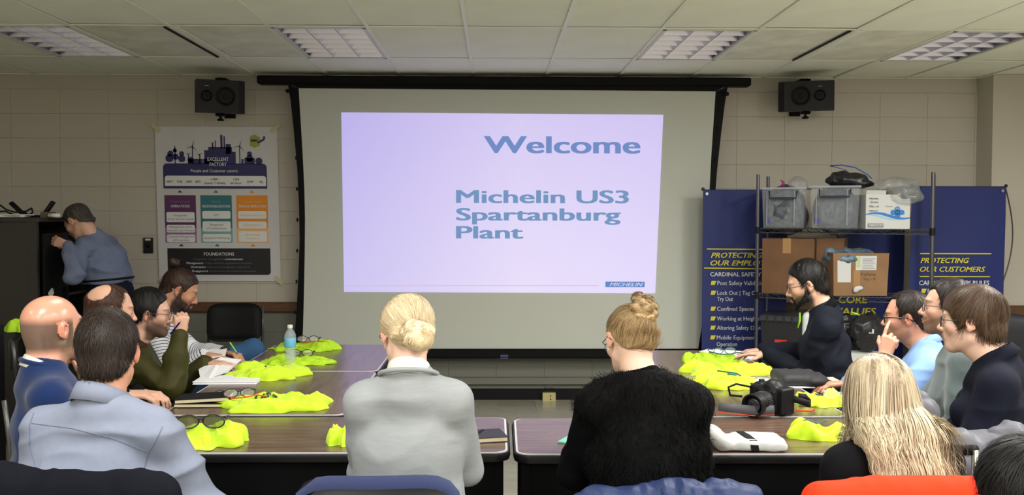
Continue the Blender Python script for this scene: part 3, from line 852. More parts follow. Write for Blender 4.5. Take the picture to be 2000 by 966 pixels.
table(-1.40, 5.15, -.62, 6.19, M_wy, 'brown left side table, farther one, with the water bottle')
table(.72, 3.985, 1.49, 4.95, M_wy, 'brown right side table, nearer one, under the camera')
table(.72, 4.96, 1.49, 5.93, M_wy, 'brown right side table, farther one, before the bearded man in the bomber jacket')

# ------------------------------------------------------------------ chairs
M_chrome = mat('chair_steel', srgb(150, 150, 150), .25, metal=.9)
M_gunm = mat('chair_grey_tube', srgb(96, 98, 98), .35, metal=.7)
M_blkpad = mat('chair_black_pad', (.006, .006, .007), .55, bump=(300, .1), spec=.18)
M_blupad = mat('chair_blue_cloth', srgb(22, 36, 78), .85, bump=(400, .4), sheen=.2)
def pad(w, h, d, curve, F, r=.05, n=10, crown=.012):
    """upholstered slab, w wide, h high, d thick, bowed by curve; F maps (x,depth,z)"""
    vs = []; fs = []
    def inset(u, v):
        return u, v
    N = 12; M = 10
    for side in (0, 1):
        for j in range(M+1):
            for i in range(N+1):
                u = -1+2*i/N; v = -1+2*j/M
                # squircle corners
                uu = u*math.sqrt(1-.26*v**6); vv = v*math.sqrt(1-.26*u**6)
                e = (1-u**6)*(1-v**6)
                th = (d/2)*(max(e, 0)**.35)+crown*e
                x = uu*w/2; z = vv*h/2; y = curve*(u*u)+(th if side else -th)
                vs.append(F(x, y, z))
    S = (N+1)*(M+1)
    for j in range(M):
        for i in range(N):
            a = j*(N+1)+i; fs.append((a, a+1, a+N+2, a+N+1)); fs.append((S+a, S+a+N+1, S+a+N+2, S+a+1))
    for i in range(N):
        fs.append((i+1, i, S+i, S+i+1)); a = M*(N+1)+i; fs.append((a, a+1, S+a+1, S+a))
    for j in range(M):
        a = j*(N+1); fs.append((a, a+N+1, S+a+N+1, S+a)); a += N; fs.append((a+N+1, a, S+a, S+a+N+1))
    return G().add(vs, fs)
def chair(name, x, y, yaw, label, top=.83, tr=.011, w=.45, padm=None, tubem=None, back_h=.30, group='meeting chairs', shell=False, seat=.45, back_off=-.22):
    """a stacking chair; yaw = the way the sitter faces (0 = +Y)"""
    padm = padm or M_blkpad; tubem = tubem or M_gunm
    t = thing(name, label, 'chair', (x, y, 0), group)
    c, s = math.cos(yaw), math.sin(yaw)
    F = lambda a, b, z: Vector((x+a*c+b*s, y-a*s+b*c, z))   # a right, b forward
    build('seat', pad(w, .44, .04, 0, lambda a, d, v: F(a, v+.01, seat-.01+d)), padm, t, smooth=True)
    zc = top-back_h/2
    bk = build('backrest', pad(w, back_h, .06 if shell else .03, .03, lambda a, d, v: F(a, back_off-(v)*.12+d, zc+v), crown=.002 if shell else .012), padm, t, smooth=True)
    if shell: build('back_shell', pad(w-.015, back_h-.02, .03, .03, lambda a, d, v: F(a, back_off-.052-(v)*.12+d, zc-.014+v), crown=.002), mat('chair_shell', (.005, .005, .006), .5, spec=.2), bk, smooth=True)
    for q in (-1, 1):
        a = q*(w/2-.005)
        build('back_tube', G().tube([F(a, back_off-.02+.0, top-.03-back_h), F(a, back_off-.03, top-back_h*.6), F(a*.99, back_off-.048, top-.02)] if not shell else [F(a*.9, -.2, seat), F(a*.9, back_off, top-back_h)], tr, 8), tubem, t, smooth=True)
        lr = build('leg', G().tube([F(a, back_off-.015, top-.05-back_h*.7), F(a, -.2, seat-.02), F(a*1.02, -.27, .012)], tr, 8), tubem, t, smooth=True)
        lf = build('leg', G().tube([F(a, -.14, seat-.03), F(a, .19, seat-.03), F(a*1.02, .23, .012)], .011, 8), tubem, t, smooth=True)
        for l, yy in ((lr, -.27), (lf, .23)):
            build('rubber_foot', G().cyl(F(a*1.02, yy, 0.001), F(a*1.02, yy, .025), .015, 10), M_black, l)
    if tr > .011: build('back_tube', G().tube([F(-w/2, back_off-.03, top-.2), F(-w/2, back_off-.045, top-.04), F(-w/2+.04, back_off-.05, top), F(w/2-.04, back_off-.05, top), F(w/2, back_off-.045, top-.04), F(w/2, back_off-.03, top-.2)], tr, 8), tubem, t, smooth=True)
    return t

# ------------------------------------------------------------------ cabinet at the left
M_cab = mat('cabinet_dark', srgb(40, 37, 34), .5, var=.05)
t = thing('storage_cabinet', 'tall dark cabinet standing open at the left edge, man reaching inside', 'cabinet', (-3.6, 7.05, 0))
xr, xl, yf, yb, zt = -3.10, -4.2, 6.62, 7.55, 1.545
build('front_panel', G().box(((xl+xr)/2, yf+.01, zt/2), (xr-xl, .02, zt-.01)), M_cab, t)
build('back_panel', G().box(((xl+xr)/2, yb-.01, zt/2), (xr-xl, .02, zt-.01)), M_cab, t)
build('left_panel', G().box((xl+.01, (yf+yb)/2, zt/2), (.02, yb-yf, zt-.01)), M_cab, t)
build('top_panel', G().box(((xl+xr)/2, (yf+yb)/2, zt-.012), (xr-xl+.02, yb-yf+.02, .03), bev=.004), M_cab, t)
for z in (.06, .5, .98): build('shelf', G().box(((xl+xr)/2-.02, (yf+yb)/2, z), (xr-xl-.06, yb-yf-.05, .02)), M_cab, t)
build('corner_post', G().box((xr-.03, yf-.006, zt/2), (.06, .012, zt-.03)), M_cab, t)
dr = build('door', G().box((xr+.012, 6.86, .74), (.02, .36, 1.40), Matrix.Rotation(R(0), 3, 'Z')), M_black, t)
build('door_handle', G().box((xr+.03, 6.98, 1.0), (.02, .015, .1)), M_case, dr)
p = at(95, 571, 6.75)
tag(build('paper_tag', G().box((xr+.04, 6.72, p.z), (.01, .06, .04), Matrix.Rotation(.5, 3, 'X')), M_white), 'small crumpled white tag hanging on the edge of the dark cabinet', 'tag')
p = at(74, 475, 6.6)
# things on the cabinet
t = thing('folding_stand', 'black V-shaped folding stand lying open on top of the dark cabinet', 'stand', (-3.2, 6.9, zt))
def A(px, py, Y=6.9): return at(px, py, Y)
g = G(); g.tube([A(22, 396), A(40, 413), A(60, 424)], [.03, .03, .028], 8, flat=.5); build('arm', g, M_black, t, smooth=True)
g = G(); g.tube([A(104, 394), A(90, 414), A(78, 426)], [.03, .03, .026], 8, flat=.5); build('arm', g, M_black, t, smooth=True)
g = G(); g.tube([A(48, 424), A(84, 425)], [.03, .03], 8, flat=.6); build('hub', g, M_black, t, smooth=True)
p = at(94, 422, 6.8); tag(build('cardboard_box', G().box((p.x, 6.8, zt+.022), (.075, .08, .04), bev=.003), mat('tan_card', srgb(90, 78, 66), .7)), 'small brown box on the cabinet beside the black stand', 'box')
p = at(107, 424, 6.75); tag(build('paper_roll', G().cyl((p.x-.04, 6.75, zt+.018), (p.x+.04, 6.74, zt+.018), .014, 12), M_white, smooth=True), 'small white paper roll at the right end of the cabinet top', 'paper roll')
p = at(20, 424, 6.75)
tag(build('paper_stack', G().box((p.x, 6.78, zt+.012), (.2, .18, .012), Matrix.Rotation(.2, 3, 'Z')).box((p.x+.02, 6.76, zt+.022), (.19, .17, .008), Matrix.Rotation(-.3, 3, 'Z')), M_white), 'loose white papers on the left end of the cabinet top', 'papers')
for k, pl_ in enumerate(([(0, 400), (12, 409), (28, 414), (50, 413), (62, 406), (64, 415), (56, 420)], [(0, 413), (10, 412), (24, 418), (40, 425)])):
    g = G(); pts = [A(x, y, 6.84+.01*k) for x, y in pl_]
    sm = []
    for i in range(len(pts)-1):
        for q in range(4): sm.append(pts[i].lerp(pts[i+1], q/4))
    tag(build('power_cable', G().tube(sm+[pts[-1]], .006, 6), M_black, smooth=True), ['black cable looping over the top of the dark cabinet behind the stand', 'short black cable lying among the papers on the dark cabinet'][k], 'cable')
# low dark shelf unit behind the bald man, with cables
t = thing('black_bench', 'low dark bench with clutter behind the bald man, in the shade', 'bench', (-2.7, 6.45, 0))
build('top', G().box((-2.70, 6.45, .70), (.8, .26, .04), bev=.006), M_black, t)
for x in (-3.07, -2.33):
    build('side_panel', G().box((x, 6.45, .34), (.04, .24, .68)), M_black, t)
build('back_panel', G().box((-2.70, 6.56, .34), (.72, .02, .68)), M_black, t)
# stack of black gear at far left edge
t = thing('equipment_rack', 'black equipment cabinet at the far left edge behind the grey chair', 'cabinet', (-2.83, 4.85, 0))
build('body', G().box((-2.83, 4.85, .51), (.58, .4, 1.0), bev=.01), M_black, t)
build('shelf_edge', G().box((-2.55, 4.64, .5), (.02, .02, .9)), M_cab, t)

# ------------------------------------------------------------------ wire shelf on the right
M_zinc = mat('shelf_chrome', srgb(92, 92, 96), .35, metal=.75)
SA = R(-25); S0 = Vector((2.0, 7.33, 0)); su = Vector((math.cos(SA), math.sin(SA), 0)); sv = Vector((-math.sin(SA), math.cos(SA), 0))
SW, SDp = 1.22, .46
def SP(u, v, z): return S0+su*u+sv*v+Vector((0, 0, z))
RS = Matrix((su, sv, (0, 0, 1))).transposed()
t = thing('wire_shelf', 'grey metal wire shelving unit on posts loaded with bins and cartons', 'shelf', SP(SW/2, SDp/2, 0))
for u in (0, SW):
    for v in (0, SDp):
        po = build('post', G().cyl(SP(u, v, .02), SP(u, v, 1.885), .0135, 12), M_zinc, t, smooth=True, angle=40)
        build('foot', G().cyl(SP(u, v, 0.001), SP(u, v, .025), .018, 10), M_black, po)
for z in (.2, .98, 1.475):
    g = G()
    for v in (0, SDp):
        for dz in (0, -.032): g.cyl(SP(0, v, z+dz), SP(SW, v, z+dz), .0035, 6)
        n = 34; pts = [SP(SW*i/n, v, z-(.030 if i % 2 else .002)) for i in range(n+1)]; g.tube(pts, .0022, 4)
    for u in (0, SW):
        for dz in (0, -.032): g.cyl(SP(u, 0, z+dz), SP(u, SDp, z+dz), .0035, 6)
    sh = build('wire_deck', g, M_zinc, t)
    g = G()
    for i in range(1, 40): g.cyl(SP(SW*i/40, 0, z), SP(SW*i/40, SDp, z), .0018, 4)
    for i in (1, 2): g.cyl(SP(0, SDp*i/3, z-.004), SP(SW, SDp*i/3, z-.004), .003, 5)
    build('deck_wires', g, M_zinc, sh)
    for u in (0, SW):
        for v in (0, SDp): build('collar', G().cyl(SP(u, v, z-.04), SP(u, v, z+.012), .019, 12), M_black, t)
def onshelf(px0, px1, v0):
    """u range on the shelf front line shifted by v0, from photo columns"""
    def solve(px):
        lo, hi = -.3, 1.6
        for _ in range(40):
            m_ = (lo+hi)/2; p = SP(m_, v0, 1.4)-CAM
            x = 1000+FPX*p.dot(CR)/p.dot(_f)
            if x < px: lo = m_
            else: hi = m_
        return lo
    return solve(px0), solve(px1)
M_bin = mat('clear_plastic', (.6, .63, .68), .15, alpha=.13, spec=.5)
M_blue = mat('bin_handle_blue', srgb(22, 30, 60), .4)
def openbox(F, w, d, h, th=.003, taper=.93):
    """F(x,y,z) local, x 0..w, y 0..d"""
    g = G()
    def ring(z, ins, k):
        a = (1-k)/2; x0, x1 = w*a+ins, w*(1-a)-ins; y0, y1 = d*a+ins, d*(1-a)-ins
        return [F(x0, y0, z), F(x1, y0, z), F(x1, y1, z), F(x0, y1, z)]
    vs = ring(0, 0, taper)+ring(h, 0, 1)+ring(h, th, 1)+ring(th, th, taper)
    fs = [(3,2,1,0)]
    for a in range(3):
        for k in range(4):
            k2 = (k+1) % 4; fs.append((a*4+k, a*4+k2, a*4+4+k2, a*4+4+k))
    fs.append((12,13,14,15)); return g.add(vs, fs)
def lumps(F, w, d, h, m, name, parent, seed=0, n=7):
    s = SD(); rd = random.Random(seed)
    for i in range(n):
        c = F(w*rd.uniform(.15, .85), d*rd.uniform(.2, .8), h*rd.uniform(.2, .8)); r = rd.uniform(.25, .45)
        s.el(c, (w*.28*rd.uniform(.8, 1.2), d*.3, h*.42*rd.uniform(.7, 1.2)), RS, k=.03)
    V, Q = s.mesh(.013); N = vnormals(V, Q); V = V+N*(folds(V, 22, seed)*.014)[:,None]
    return build_np(name, V, Q, m, parent)
M_junk = mat('bin_contents', srgb(74, 80, 90), .5, var=.6, vscale=22)
M_plbag = mat('clear_bag', (.75, .77, .8), .12, trans=.6, alpha=.38, bump=(30, .8))
Zt, Zm = 1.479, .984
bins = [(1487, 1572, .30, 'clear plastic storage bin on the top shelf, left one, with dark blue handle'), (1582, 1678, .31, 'clear plastic storage bin on the top shelf, middle, black bags heaped on it')]
for k, (a, b, h, lb) in enumerate(bins):
    u0, u1 = onshelf(a, b, .04); w = u1-u0; d = .36; F = lambda x, y, z, u0=u0: SP(u0+x, .04+y, Zt+z)
    t = thing('storage_bin', lb, 'bin', SP(u0+w/2, .22, Zt), 'clear storage bins')
    build('tub', openbox(F, w, d, h), M_bin, t)
    g = G()
    for q in (0, 1): g.box(F(w/2, -.004+q*(d+.008), h), (w+.02, .018, .014), RS)
    for q in (0, 1): g.box(F(q*w, d/2, h), (.018, d+.02, .014), RS)
    build('rim', g, mat('bin_rim', (.42, .45, .5), .25, alpha=.6), t)
    for q in (.12, .75): build('rib', G().box(F(w*q, -.004+.004, h*.5), (.006, .01, h*.86), RS), mat('bin_rim', (1, 1, 1)), t)
    hd = G().tube([F(w*.18, -.005, h-.02), F(w*.2, -.03, h-.075), F(w*.8, -.03, h-.075), F(w*.82, -.005, h-.02)], .006, 8).box(F(w*.5, -.03, h-.075), (w*.5, .016, .016), RS, bev=.004)
    build('handle', hd, M_blue, t)
    lumps(lambda x, y, z, F=F: F(x*.7+w*.15, y*.7+d*.15, z*.75+.02), w, d, h*.95, M_junk, 'contents', t, 40+k, 14)
    build('sticker', G().box(F(w*.14, -.001+.012, h*.17), (.035, .003, .035), RS), mat('sticker_purple', srgb(78, 74, 150), .5), t)
# paper box on the shelf
u0, u1 = onshelf(1690, 1812, .02); u1 = min(u1, SW-.03); w = .31
M_cwh = mat('carton_white', srgb(196, 198, 196), .6); M_cbl = mat('carton_blue', srgb(30, 112, 190), .5); M_cbl2 = mat('carton_light_blue', srgb(140, 190, 225), .5)
RC = Matrix.Rotation(R(20), 3, 'Z') @ RS
cx0 = SP(u0, .03, Zt)
def CF(x, y, z): return cx0+RC @ Vector((x, y, z))
# face towards the camera: find its width so that it ends at px 1770
t = thing('paper_carton', 'white copy paper carton with blue ribbon print on the top shelf', 'box', CF(.15, .1, 0))
W1, D1_, H1 = .315, .30, .25
g = openbox(CF, W1, D1_, H1, .004, 1.0); build('carton', g, M_cwh, t)
build('flap', G().add([CF(0, 0, H1), CF(W1*.45, -.0, H1), CF(W1*.45, -.01, H1+.03), CF(0, -.012, H1+.03)], [(0,1,2,3)]), M_cwh, t)
g = G(); FF = lambda x, y: CF(x, -.002, y); FS = lambda x, y: CF(W1+.002, x, y)
def ribbon(F_, L_, ph, base, amp, th, mi, off=0):
    n = 14; up = [F_(L_*i/n, base+amp*math.sin(ph+i/n*5)+th/2) for i in range(n+1)]; dn = [F_(L_*i/n, base+amp*math.sin(ph+.35+i/n*5)-th/2) for i in range(n+1)]
    g.add(up+dn, [(i, n+1+i, n+2+i, i+1) for i in range(n)], mi)
ribbon(FF, W1, .3, .095, .02, .014, 1); ribbon(FF, W1, 1.1, .085, .018, .006, 2); ribbon(FS, D1_, 2.4, .07, .025, .016, 1); ribbon(FS, D1_, 3.2, .07, .03, .007, 2)
F3 = lambda x, y: CF(x, -.004, y)
for dx, dy in ((0, .024), (0, -.024), (.03, 0), (-.03, 0), (0, 0)):
    g.add([F3(.225+dx+.02*math.cos(a*math.pi/6), .12+dy+.02*math.sin(a*math.pi/6)) for a in range(12)], [tuple(range(12))], 1)
g.add([F3(.015, .012), F3(.125, .012), F3(.125, .038), F3(.015, .038)], [(0,1,2,3)], 3)
g.add([CF(.019, -.005, .016), CF(.121, -.005, .016), CF(.121, -.005, .034), CF(.019, -.005, .034)], [(0,1,2,3)], 0)
FT = lambda x, y: CF(x, -.006, -y)
put_text(g, 'OfficeMax', .02, .09, -.215, .011, FT, 3, bold=.03)
put_text(g, 'Grease', .03, .088, -.188, .016, FT, 3); put_text(g, 'M6-14', .025, .09, -.155, .016, FT, 3)
put_text(g, 'copy', .02, .05, -.128, .012, FT, 3, bold=.03); put_text(g, 'paper', .052, .09, -.128, .012, FT, 3)
put_text(g, '10 reams', .14, .19, -.16, .009, FT, 3); put_text(g, '92', .212, .238, -.142, .012, FT, 0, bold=.03)
put_text(g, '0123456', .024, .116, -.02, .012, lambda x, y: CF(x, -.007, -y), 3)
FT2 = lambda x, y: CF(W1+.003, x, -y)
put_text(g, 'OfficeMax', .06, .16, -.215, .012, FT2, 3, bold=.03); put_text(g, 'copypaper', .05, .15, -.15, .012, FT2, 3)
build('print', g, [M_cwh, M_cbl, M_cbl2, mat('print_dark', srgb(60, 62, 66), .6)], t)
# bags on the bins
u, _ = onshelf(1655, 1660, .1)
s = SD().el(SP(u-.02, .2, Zt+.36), (.15, .12, .05), RS).el(SP(u+.05, .2, Zt+.37), (.09, .1, .04), RS).el(SP(u-.06, .16, Zt+.385), (.07, .07, .045), RS).el(SP(u+.08, .18, Zt+.335), (.1, .08, .03), RS)
V, Q = s.mesh(.008); V += vnormals(V, Q)*(folds(V, 16, 3)*.012)[:,None]
tag(build_np('black_bag', V, Q, mat('black_bag_cloth', (.015, .015, .017), .35)), 'black crumpled bag heaped on the middle clear bin', 'bag')
g = G().tube([SP(u-.14, .2, Zt+.47), SP(u-.06, .18, Zt+.475), SP(u+.04, .18, Zt+.455), SP(u+.13, .17, Zt+.40), SP(u+.16, .17, Zt+.37)], .005, 6).tube([SP(u-.14, .2, Zt+.47), SP(u-.03, .2, Zt+.44), SP(u+.02, .2, Zt+.39)], .003, 6)
tag(build('blue_zip_edge', g, mat('zip_blue', srgb(40, 90, 170), .4), smooth=True), 'blue plastic zip strip curling above the black bag', 'strap')
g = G()
a_, _ = onshelf(1526, 1530, .1)
g.tube([SP(a_, .1, Zt+.31), SP(a_+.012, .1, Zt+.345), SP(a_-.01, .1, Zt+.365)], [.012, .01, .004], 6)
tag(build('magenta_ribbon', g, mat('magenta', srgb(150, 30, 110), .5), smooth=True), 'magenta scrap sticking out of the left clear bin', 'scrap')
def bag(cpt, r, seed, label, sc=.016, m=None, name='plastic_bag', n=5, fs=14):
    rd = random.Random(seed); s = SD()
    for i in range(n):
        o = Vector([rd.uniform(-.5, .5)*r[j] for j in range(3)])
        s.el(Vector(cpt)+o, [r[j]*rd.uniform(.5, .75) for j in range(3)], RS, k=.04)
    V, Q = s.mesh(.009); V += vnormals(V, Q)*(folds(V, fs, seed)*sc)[:,None]
    return tag(build_np(name, V, Q, m or M_plbag), label, 'bag')
uu, _ = onshelf(1762, 1764, .15)
bag(SP(uu-.02, .17, Zt+.28), (.17, .14, .09), 5, 'clear plastic bag of grey parts sticking out of the white carton')
bag(SP(uu-.02, .17, Zt+.25), (.13, .11, .055), 6, 'grey bundle inside the clear bag in the white carton', m=mat('grey_bundle', srgb(110, 112, 108), .7, var=.3, vscale=30), name='parts_bundle')
uu, _ = onshelf(1555, 1560, .15)
bag(SP(uu, .17, Zt+.32), (.06, .1, .08), 9, 'clear plastic bag bulging from the left clear bin')
# cartons on the middle shelf
M_card = mat('cardboard', srgb(134, 101, 68), .75, var=.12, vscale=6, bump=(60, .2)); M_tapeb = mat('box_tape', srgb(160, 122, 80), .25)
M_card2 = mat('cardboard_dark', srgb(104, 72, 44), .75, var=.14, vscale=6, bump=(60, .2))
u0, u1 = onshelf(1489, 1590, .03); w = u1-u0
F = lambda x, y, z: SP(u0+x, .03+y, Zm+z)
t = thing('cardboard_carton', 'large closed brown cardboard carton on the middle shelf, left side', 'box', F(w/2, .2, 0), 'brown cartons on the shelf')
build('carton', G().add([F(x, y, z) for z in (0, .415) for x, y in ((0,0),(w,0),(w,.4),(0,.4))], [(3,2,1,0),(4,5,6,7),(0,1,5,4),(1,2,6,5),(2,3,7,6),(3,0,4,7)]), M_card2, t)
build('tape_strip', G().box(F(w*.48, -.001, .36), (.06, .003, .11), RS).box(F(w*.48, .2, .416), (.06, .4, .003), RS), M_tapeb, t)
u2, u3 = onshelf(1594, 1650, .1)
F = lambda x, y, z: SP(u2+x, .12+y, Zm+z)
t = thing('cardboard_carton', 'dark brown cardboard carton squeezed between the two larger cartons', 'box', F(.1, .15, 0), 'brown cartons on the shelf')
build('carton', G().box(F(.10, .15, .2075), (.2, .3, .415), RS), M_card2, t)
build('tape_strip', G().box(F(.1, .15, .416), (.2, .05, .003), RS), M_tapeb, t)
u0, _ = onshelf(1628, 1700, -.02)
RD = Matrix.Rotation(R(23), 3, 'Z') @ RS
c0 = SP(u0, -.03, Zm)
F = lambda x, y, z: c0+RD @ Vector((x, y, z))
wc, dc, hc = .41, .33, .315
t = thing('open_carton', 'open brown carton with two white labels and loose blue items inside', 'box', F(.2, .15, 0), 'brown cartons on the shelf')
g = openbox(F, wc, dc, hc, .005, .95); build('carton', g, M_card, t)
def fz(x, z, d=.0015):  # point on the sloping front face
    k = .95+(1-.95)*z/hc; a = (1-k)/2
    return F(wc/2+(x-wc/2)*k, dc*a-d, z)
build('label', G().add([fz(.03, .10, .002), fz(.13, .10, .002), fz(.13, .26, .002), fz(.03, .26, .002)], [(0,1,2,3)]), M_cwh, t)
g = G().add([fz(.165, .19, .002), fz(.32, .19, .002), fz(.32, .295, .002), fz(.165, .295, .002)], [(0,1,2,3)], 0)
for i in range(7): g.add([fz(.215, .2+.012*i, .004), fz(.31-.01*(i % 3), .2+.012*i, .004), fz(.31-.01*(i % 3), .204+.012*i, .004), fz(.215, .204+.012*i, .004)], [(0,1,2,3)], 1)
g.add([fz(.17, .21, .003), fz(.2, .21, .003), fz(.2, .29, .003), fz(.17, .29, .003)], [(0,1,2,3)], 2)
build('shipping_label', g, [M_cwh, mat('label_grey', srgb(140, 145, 150), .6), mat('label_green', srgb(176, 190, 140), .6)], t)
g = G(); put_text(g, 'Yellow', .2, .32, -.15, .022, lambda x, y: fz(x, -y, .004), 0); put_text(g, 'Vis - 9', .225, .315, -.115, .02, lambda x, y: fz(x, -y, .004), 0)
build('handwriting', g, mat('marker', srgb(88, 70, 56), .6), t)
build('tape_strip', G().add([fz(.15, .06, .002), fz(.2, .06, .002), fz(.2, .19, .002), fz(.15, .19, .002)], [(0,1,2,3)]), M_tapeb, t)
s = SD().el(F(.19, -.012, .06), (.03, .006, .016), RD).el(F(.165, -.010, .043), (.018, .006, .018), RD)
V, Q = s.mesh(.005); V += vnormals(V, Q)*(folds(V, 40, 3)*.005)[:,None]; build_np('torn_label', V, Q, M_cwh, t)
ob = lumps(lambda x, y, z: F(x, y, z), wc*.9, dc*.9, .10, mat('mixed_blue', srgb(96, 116, 134), .4, var=.5, vscale=30), 'contents', t, 77, 9)
ob.location.z += hc-.075
# bottom shelf: tote, bags, box
u0, u1 = onshelf(1488, 1590, .02)
M_tote = mat('tote_black', (.014, .014, .016), .4)
F = lambda x, y, z: SP(u0+x, .02+y, .205+z); w = u1-u0+.1
t = thing('black_tote', 'black plastic tote with grey lid and red label on the lowest shelf', 'tote', F(w/2, .2, 0))
build('tub', G().add([F(x, y, z) for z, i in ((0, .02), (.56, 0)) for x, y in ((i,i),(w-i,i),(w-i,.4-i),(i,.4-i))], [(3,2,1,0),(4,5,6,7),(0,1,5,4),(1,2,6,5),(2,3,7,6),(3,0,4,7)]), M_tote, t)
build('lid', G().box(F(w/2, .2, .585), (w+.03, .43, .05), RS, bev=.012), mat('tote_lid', srgb(52, 54, 58), .4), t)
for q in range(7): build('lid_rib', G().box(F(w*(.1+.13*q), -.02, .585), (.01, .012, .05), RS), M_tote, t)
build('red_label', G().box(F(.15, -.003, .4), (.09, .006, .055), RS), mat('label_red', srgb(200, 40, 32), .5), t)
uq, _ = onshelf(1640, 1641, .05)
t = bag(SP(uq, .2, .5), (.2, .16, .3), 21, 'black bag with white letters on the lowest shelf, beside the tote', m=mat('black_bag_cloth', (1,1,1)), n=7)
pb = SP(uq, 0, 0)
uq2, _ = onshelf(1700, 1701, -.1)
t = bag(SP(uq2-.03, -.0, .72), (.12, .1, .14), 23, 'black rubbish bag with white letters between the shelf and seated men', m=mat('black_bag_cloth', (1,1,1)), n=5)
g = G(); q0 = SP(uq2-.05, -.115, .73); put_text(g, 'ru', 0, .085, 0, .05, lambda x, y: q0+su*x+Vector((0, 0, -y)), 0, bold=.03); build('letters', g, M_cwh, t)
q = SP(uq2-.02, -.02, .0)
t = thing('white_carton', 'small white carton standing under the black rubbish bag by the shelf', 'box', q)
build('carton', G().box(q+Vector((0, 0, .29)), (.26, .2, .58), RS, bev=.004), M_cwh, t)
g = G(); q0 = q+su*-.1+sv*-.102; put_text(g, 'OfficeMax', 0, .17, -.5, .02, lambda x, y: q0+su*x+Vector((0, 0, -y)), 0); build('print', g, mat('print_dark', (1,1,1)), t)
# yellow-green strips of vests peeping from behind the tote
for k, (a, b, c, lb) in enumerate(((1562, 610, 640, 'thin strip of high visibility fabric hanging behind the bearded man'), (1662, 609, 615, 'piece of high visibility fabric lying on the dark tote'))):
    p = at(a, b, 6.9); p2 = at(a-(4 if k == 0 else -16), c, 6.9)
    tag(build('vest_strip', G().tube([p, p.lerp(p2, .5)+Vector((.004, -.01, 0)), p2], [.012, .016, .01], 8, flat=.4), mat('hivis_dim', srgb(170, 230, 30), .7), smooth=True), lb, 'vest')
# ------------------------------------------------------------------ high visibility shirts on the tables
M_hv = mat('hivis_cloth', srgb(188, 222, 18), .75, bump=(350, .3), sheen=.2)
M_hv2 = mat('hivis_cloth_green', srgb(172, 214, 30), .75, bump=(350, .3))
def vest(px0, py0, px1, py1, seed, label, h=.045, m=None, z=TZ, rot=0.0, print_=None, cat='safety vest', ex=2.6, loc=None):
    """crumpled folded shirt: closed mesh with folds, footprint fitted to the photo box"""
    if loc: x0, x1, y0, y1 = loc
    else:
        yn = at((px0+px1)/2, py1, z=z).y; top = at((px0+px1)/2, py0, z=z+h*.8).y
        x0 = at(px0, (py0+py1)/2, z=z).x; x1 = at(px1, (py0+py1)/2, z=z).x; y0, y1 = yn, max(top, yn+.12)
    cx, cy, rx, ry = (x0+x1)/2, (y0+y1)/2, (x1-x0)/2, (y1-y0)/2
    rd = np.random.RandomState(seed); NA, NR = 150, 46
    th = np.linspace(0, 2*math.pi, NA, endpoint=False)
    base = (np.abs(np.cos(th))**ex+np.abs(np.sin(th))**ex)**(-1/ex)
    wob = sum(rd.uniform(.03, .075)*np.sin(k*th+rd.uniform(0, 6.28)) for k in (2, 3, 4, 5, 7, 9, 13))
    out = base*(1+wob)*.96
    V = []; H = []
    for j in range(NR+1):
        s = j/NR; q = s**.8
        V.append(np.stack([cx+rx*out*q*np.cos(th), cy+ry*out*q*np.sin(th), np.zeros(NA)], 1))
        H.append(np.full(NA, s))
    V = np.concatenate(V); S = np.concatenate(H)
    P = V.copy(); P[:,2] = seed*1.7
    big = noise3(P, 6, seed); a_ = rd.uniform(0, 3.14); ca_, sa_ = math.cos(a_), math.sin(a_)
    P2_ = np.stack([P[:,0]*ca_+P[:,1]*sa_, (-P[:,0]*sa_+P[:,1]*ca_)*.35, P[:,2]], 1)
    f1 = folds(P2_, 14, seed)+.35*folds(P, 12, seed+5); f2 = folds(P, 30, seed+9, (.6, 1, 1))
    prof = np.clip(1-S**5, 0, 1)**.5
    hh = h*prof*(.42+.45*big+.7*f1+.2*f2)+.006*prof
    top = V.copy(); top[:,2] = z+.003+np.maximum(hh, .002*prof)
    top[:,0] += .006*noise3(P, 20, seed+3); top[:,1] += .006*noise3(P, 20, seed+4)
    bot = V[-NA:].copy(); bot[:,2] = z+.0008
    A = np.concatenate([top, bot]); Q = []
    ii = np.arange(NA); i2 = (ii+1) % NA
    for j in range(NR+1):
        Q.append(np.stack([j*NA+ii, (j+1)*NA+ii, (j+1)*NA+i2, j*NA+i2], 1))
    Q = np.concatenate(Q)
    o = build_np('safety_vest', A, Q, m or M_hv)
    tag(o, label, cat, 'high visibility vests')
    def hz(x, y):
        d = (top[:,0]-x)**2+(top[:,1]-y)**2; return float(top[np.argpartition(d, 6)[:6], 2].max())
    o['_'] = 0; del o['_']
    return o, (cx, cy, rx, ry), hz
def vprint(o, hz, s, x0, x1, y, cap, m, bold=.03, ang=0.0, mir=1):
    vs, fs = text2d(s, bold); xa = min(v[0] for v in vs); xb = max(v[0] for v in vs); k = (x1-x0)/(xb-xa)
    ca, sa = math.cos(ang), math.sin(ang); pts = []
    for v in vs:
        a = (v[0]-xa)*k; b = v[1]*cap/.73; X = x0+a*ca-b*sa; Y = y+a*sa+b*ca; pts.append((X, Y, hz(X, Y)+.004))
    g = G().add(pts, fs); build('print', g, m, o)
M_ink = mat('vest_ink', srgb(30, 60, 40), .6)
M_lensd = mat('lens_smoke', (.10, .12, .03), .05, alpha=.6, spec=.8); M_lensc = mat('lens_clear', (.85, .9, .88), .03, alpha=.22, spec=.8)
M_or = mat('strap_orange', srgb(226, 70, 30), .5); M_rd = mat('strap_red', srgb(200, 40, 30), .5); M_gfr = mat('glass_frame_black', (.01, .01, .012), .25); M_tl = mat('cord_teal', srgb(20, 90, 100), .5)
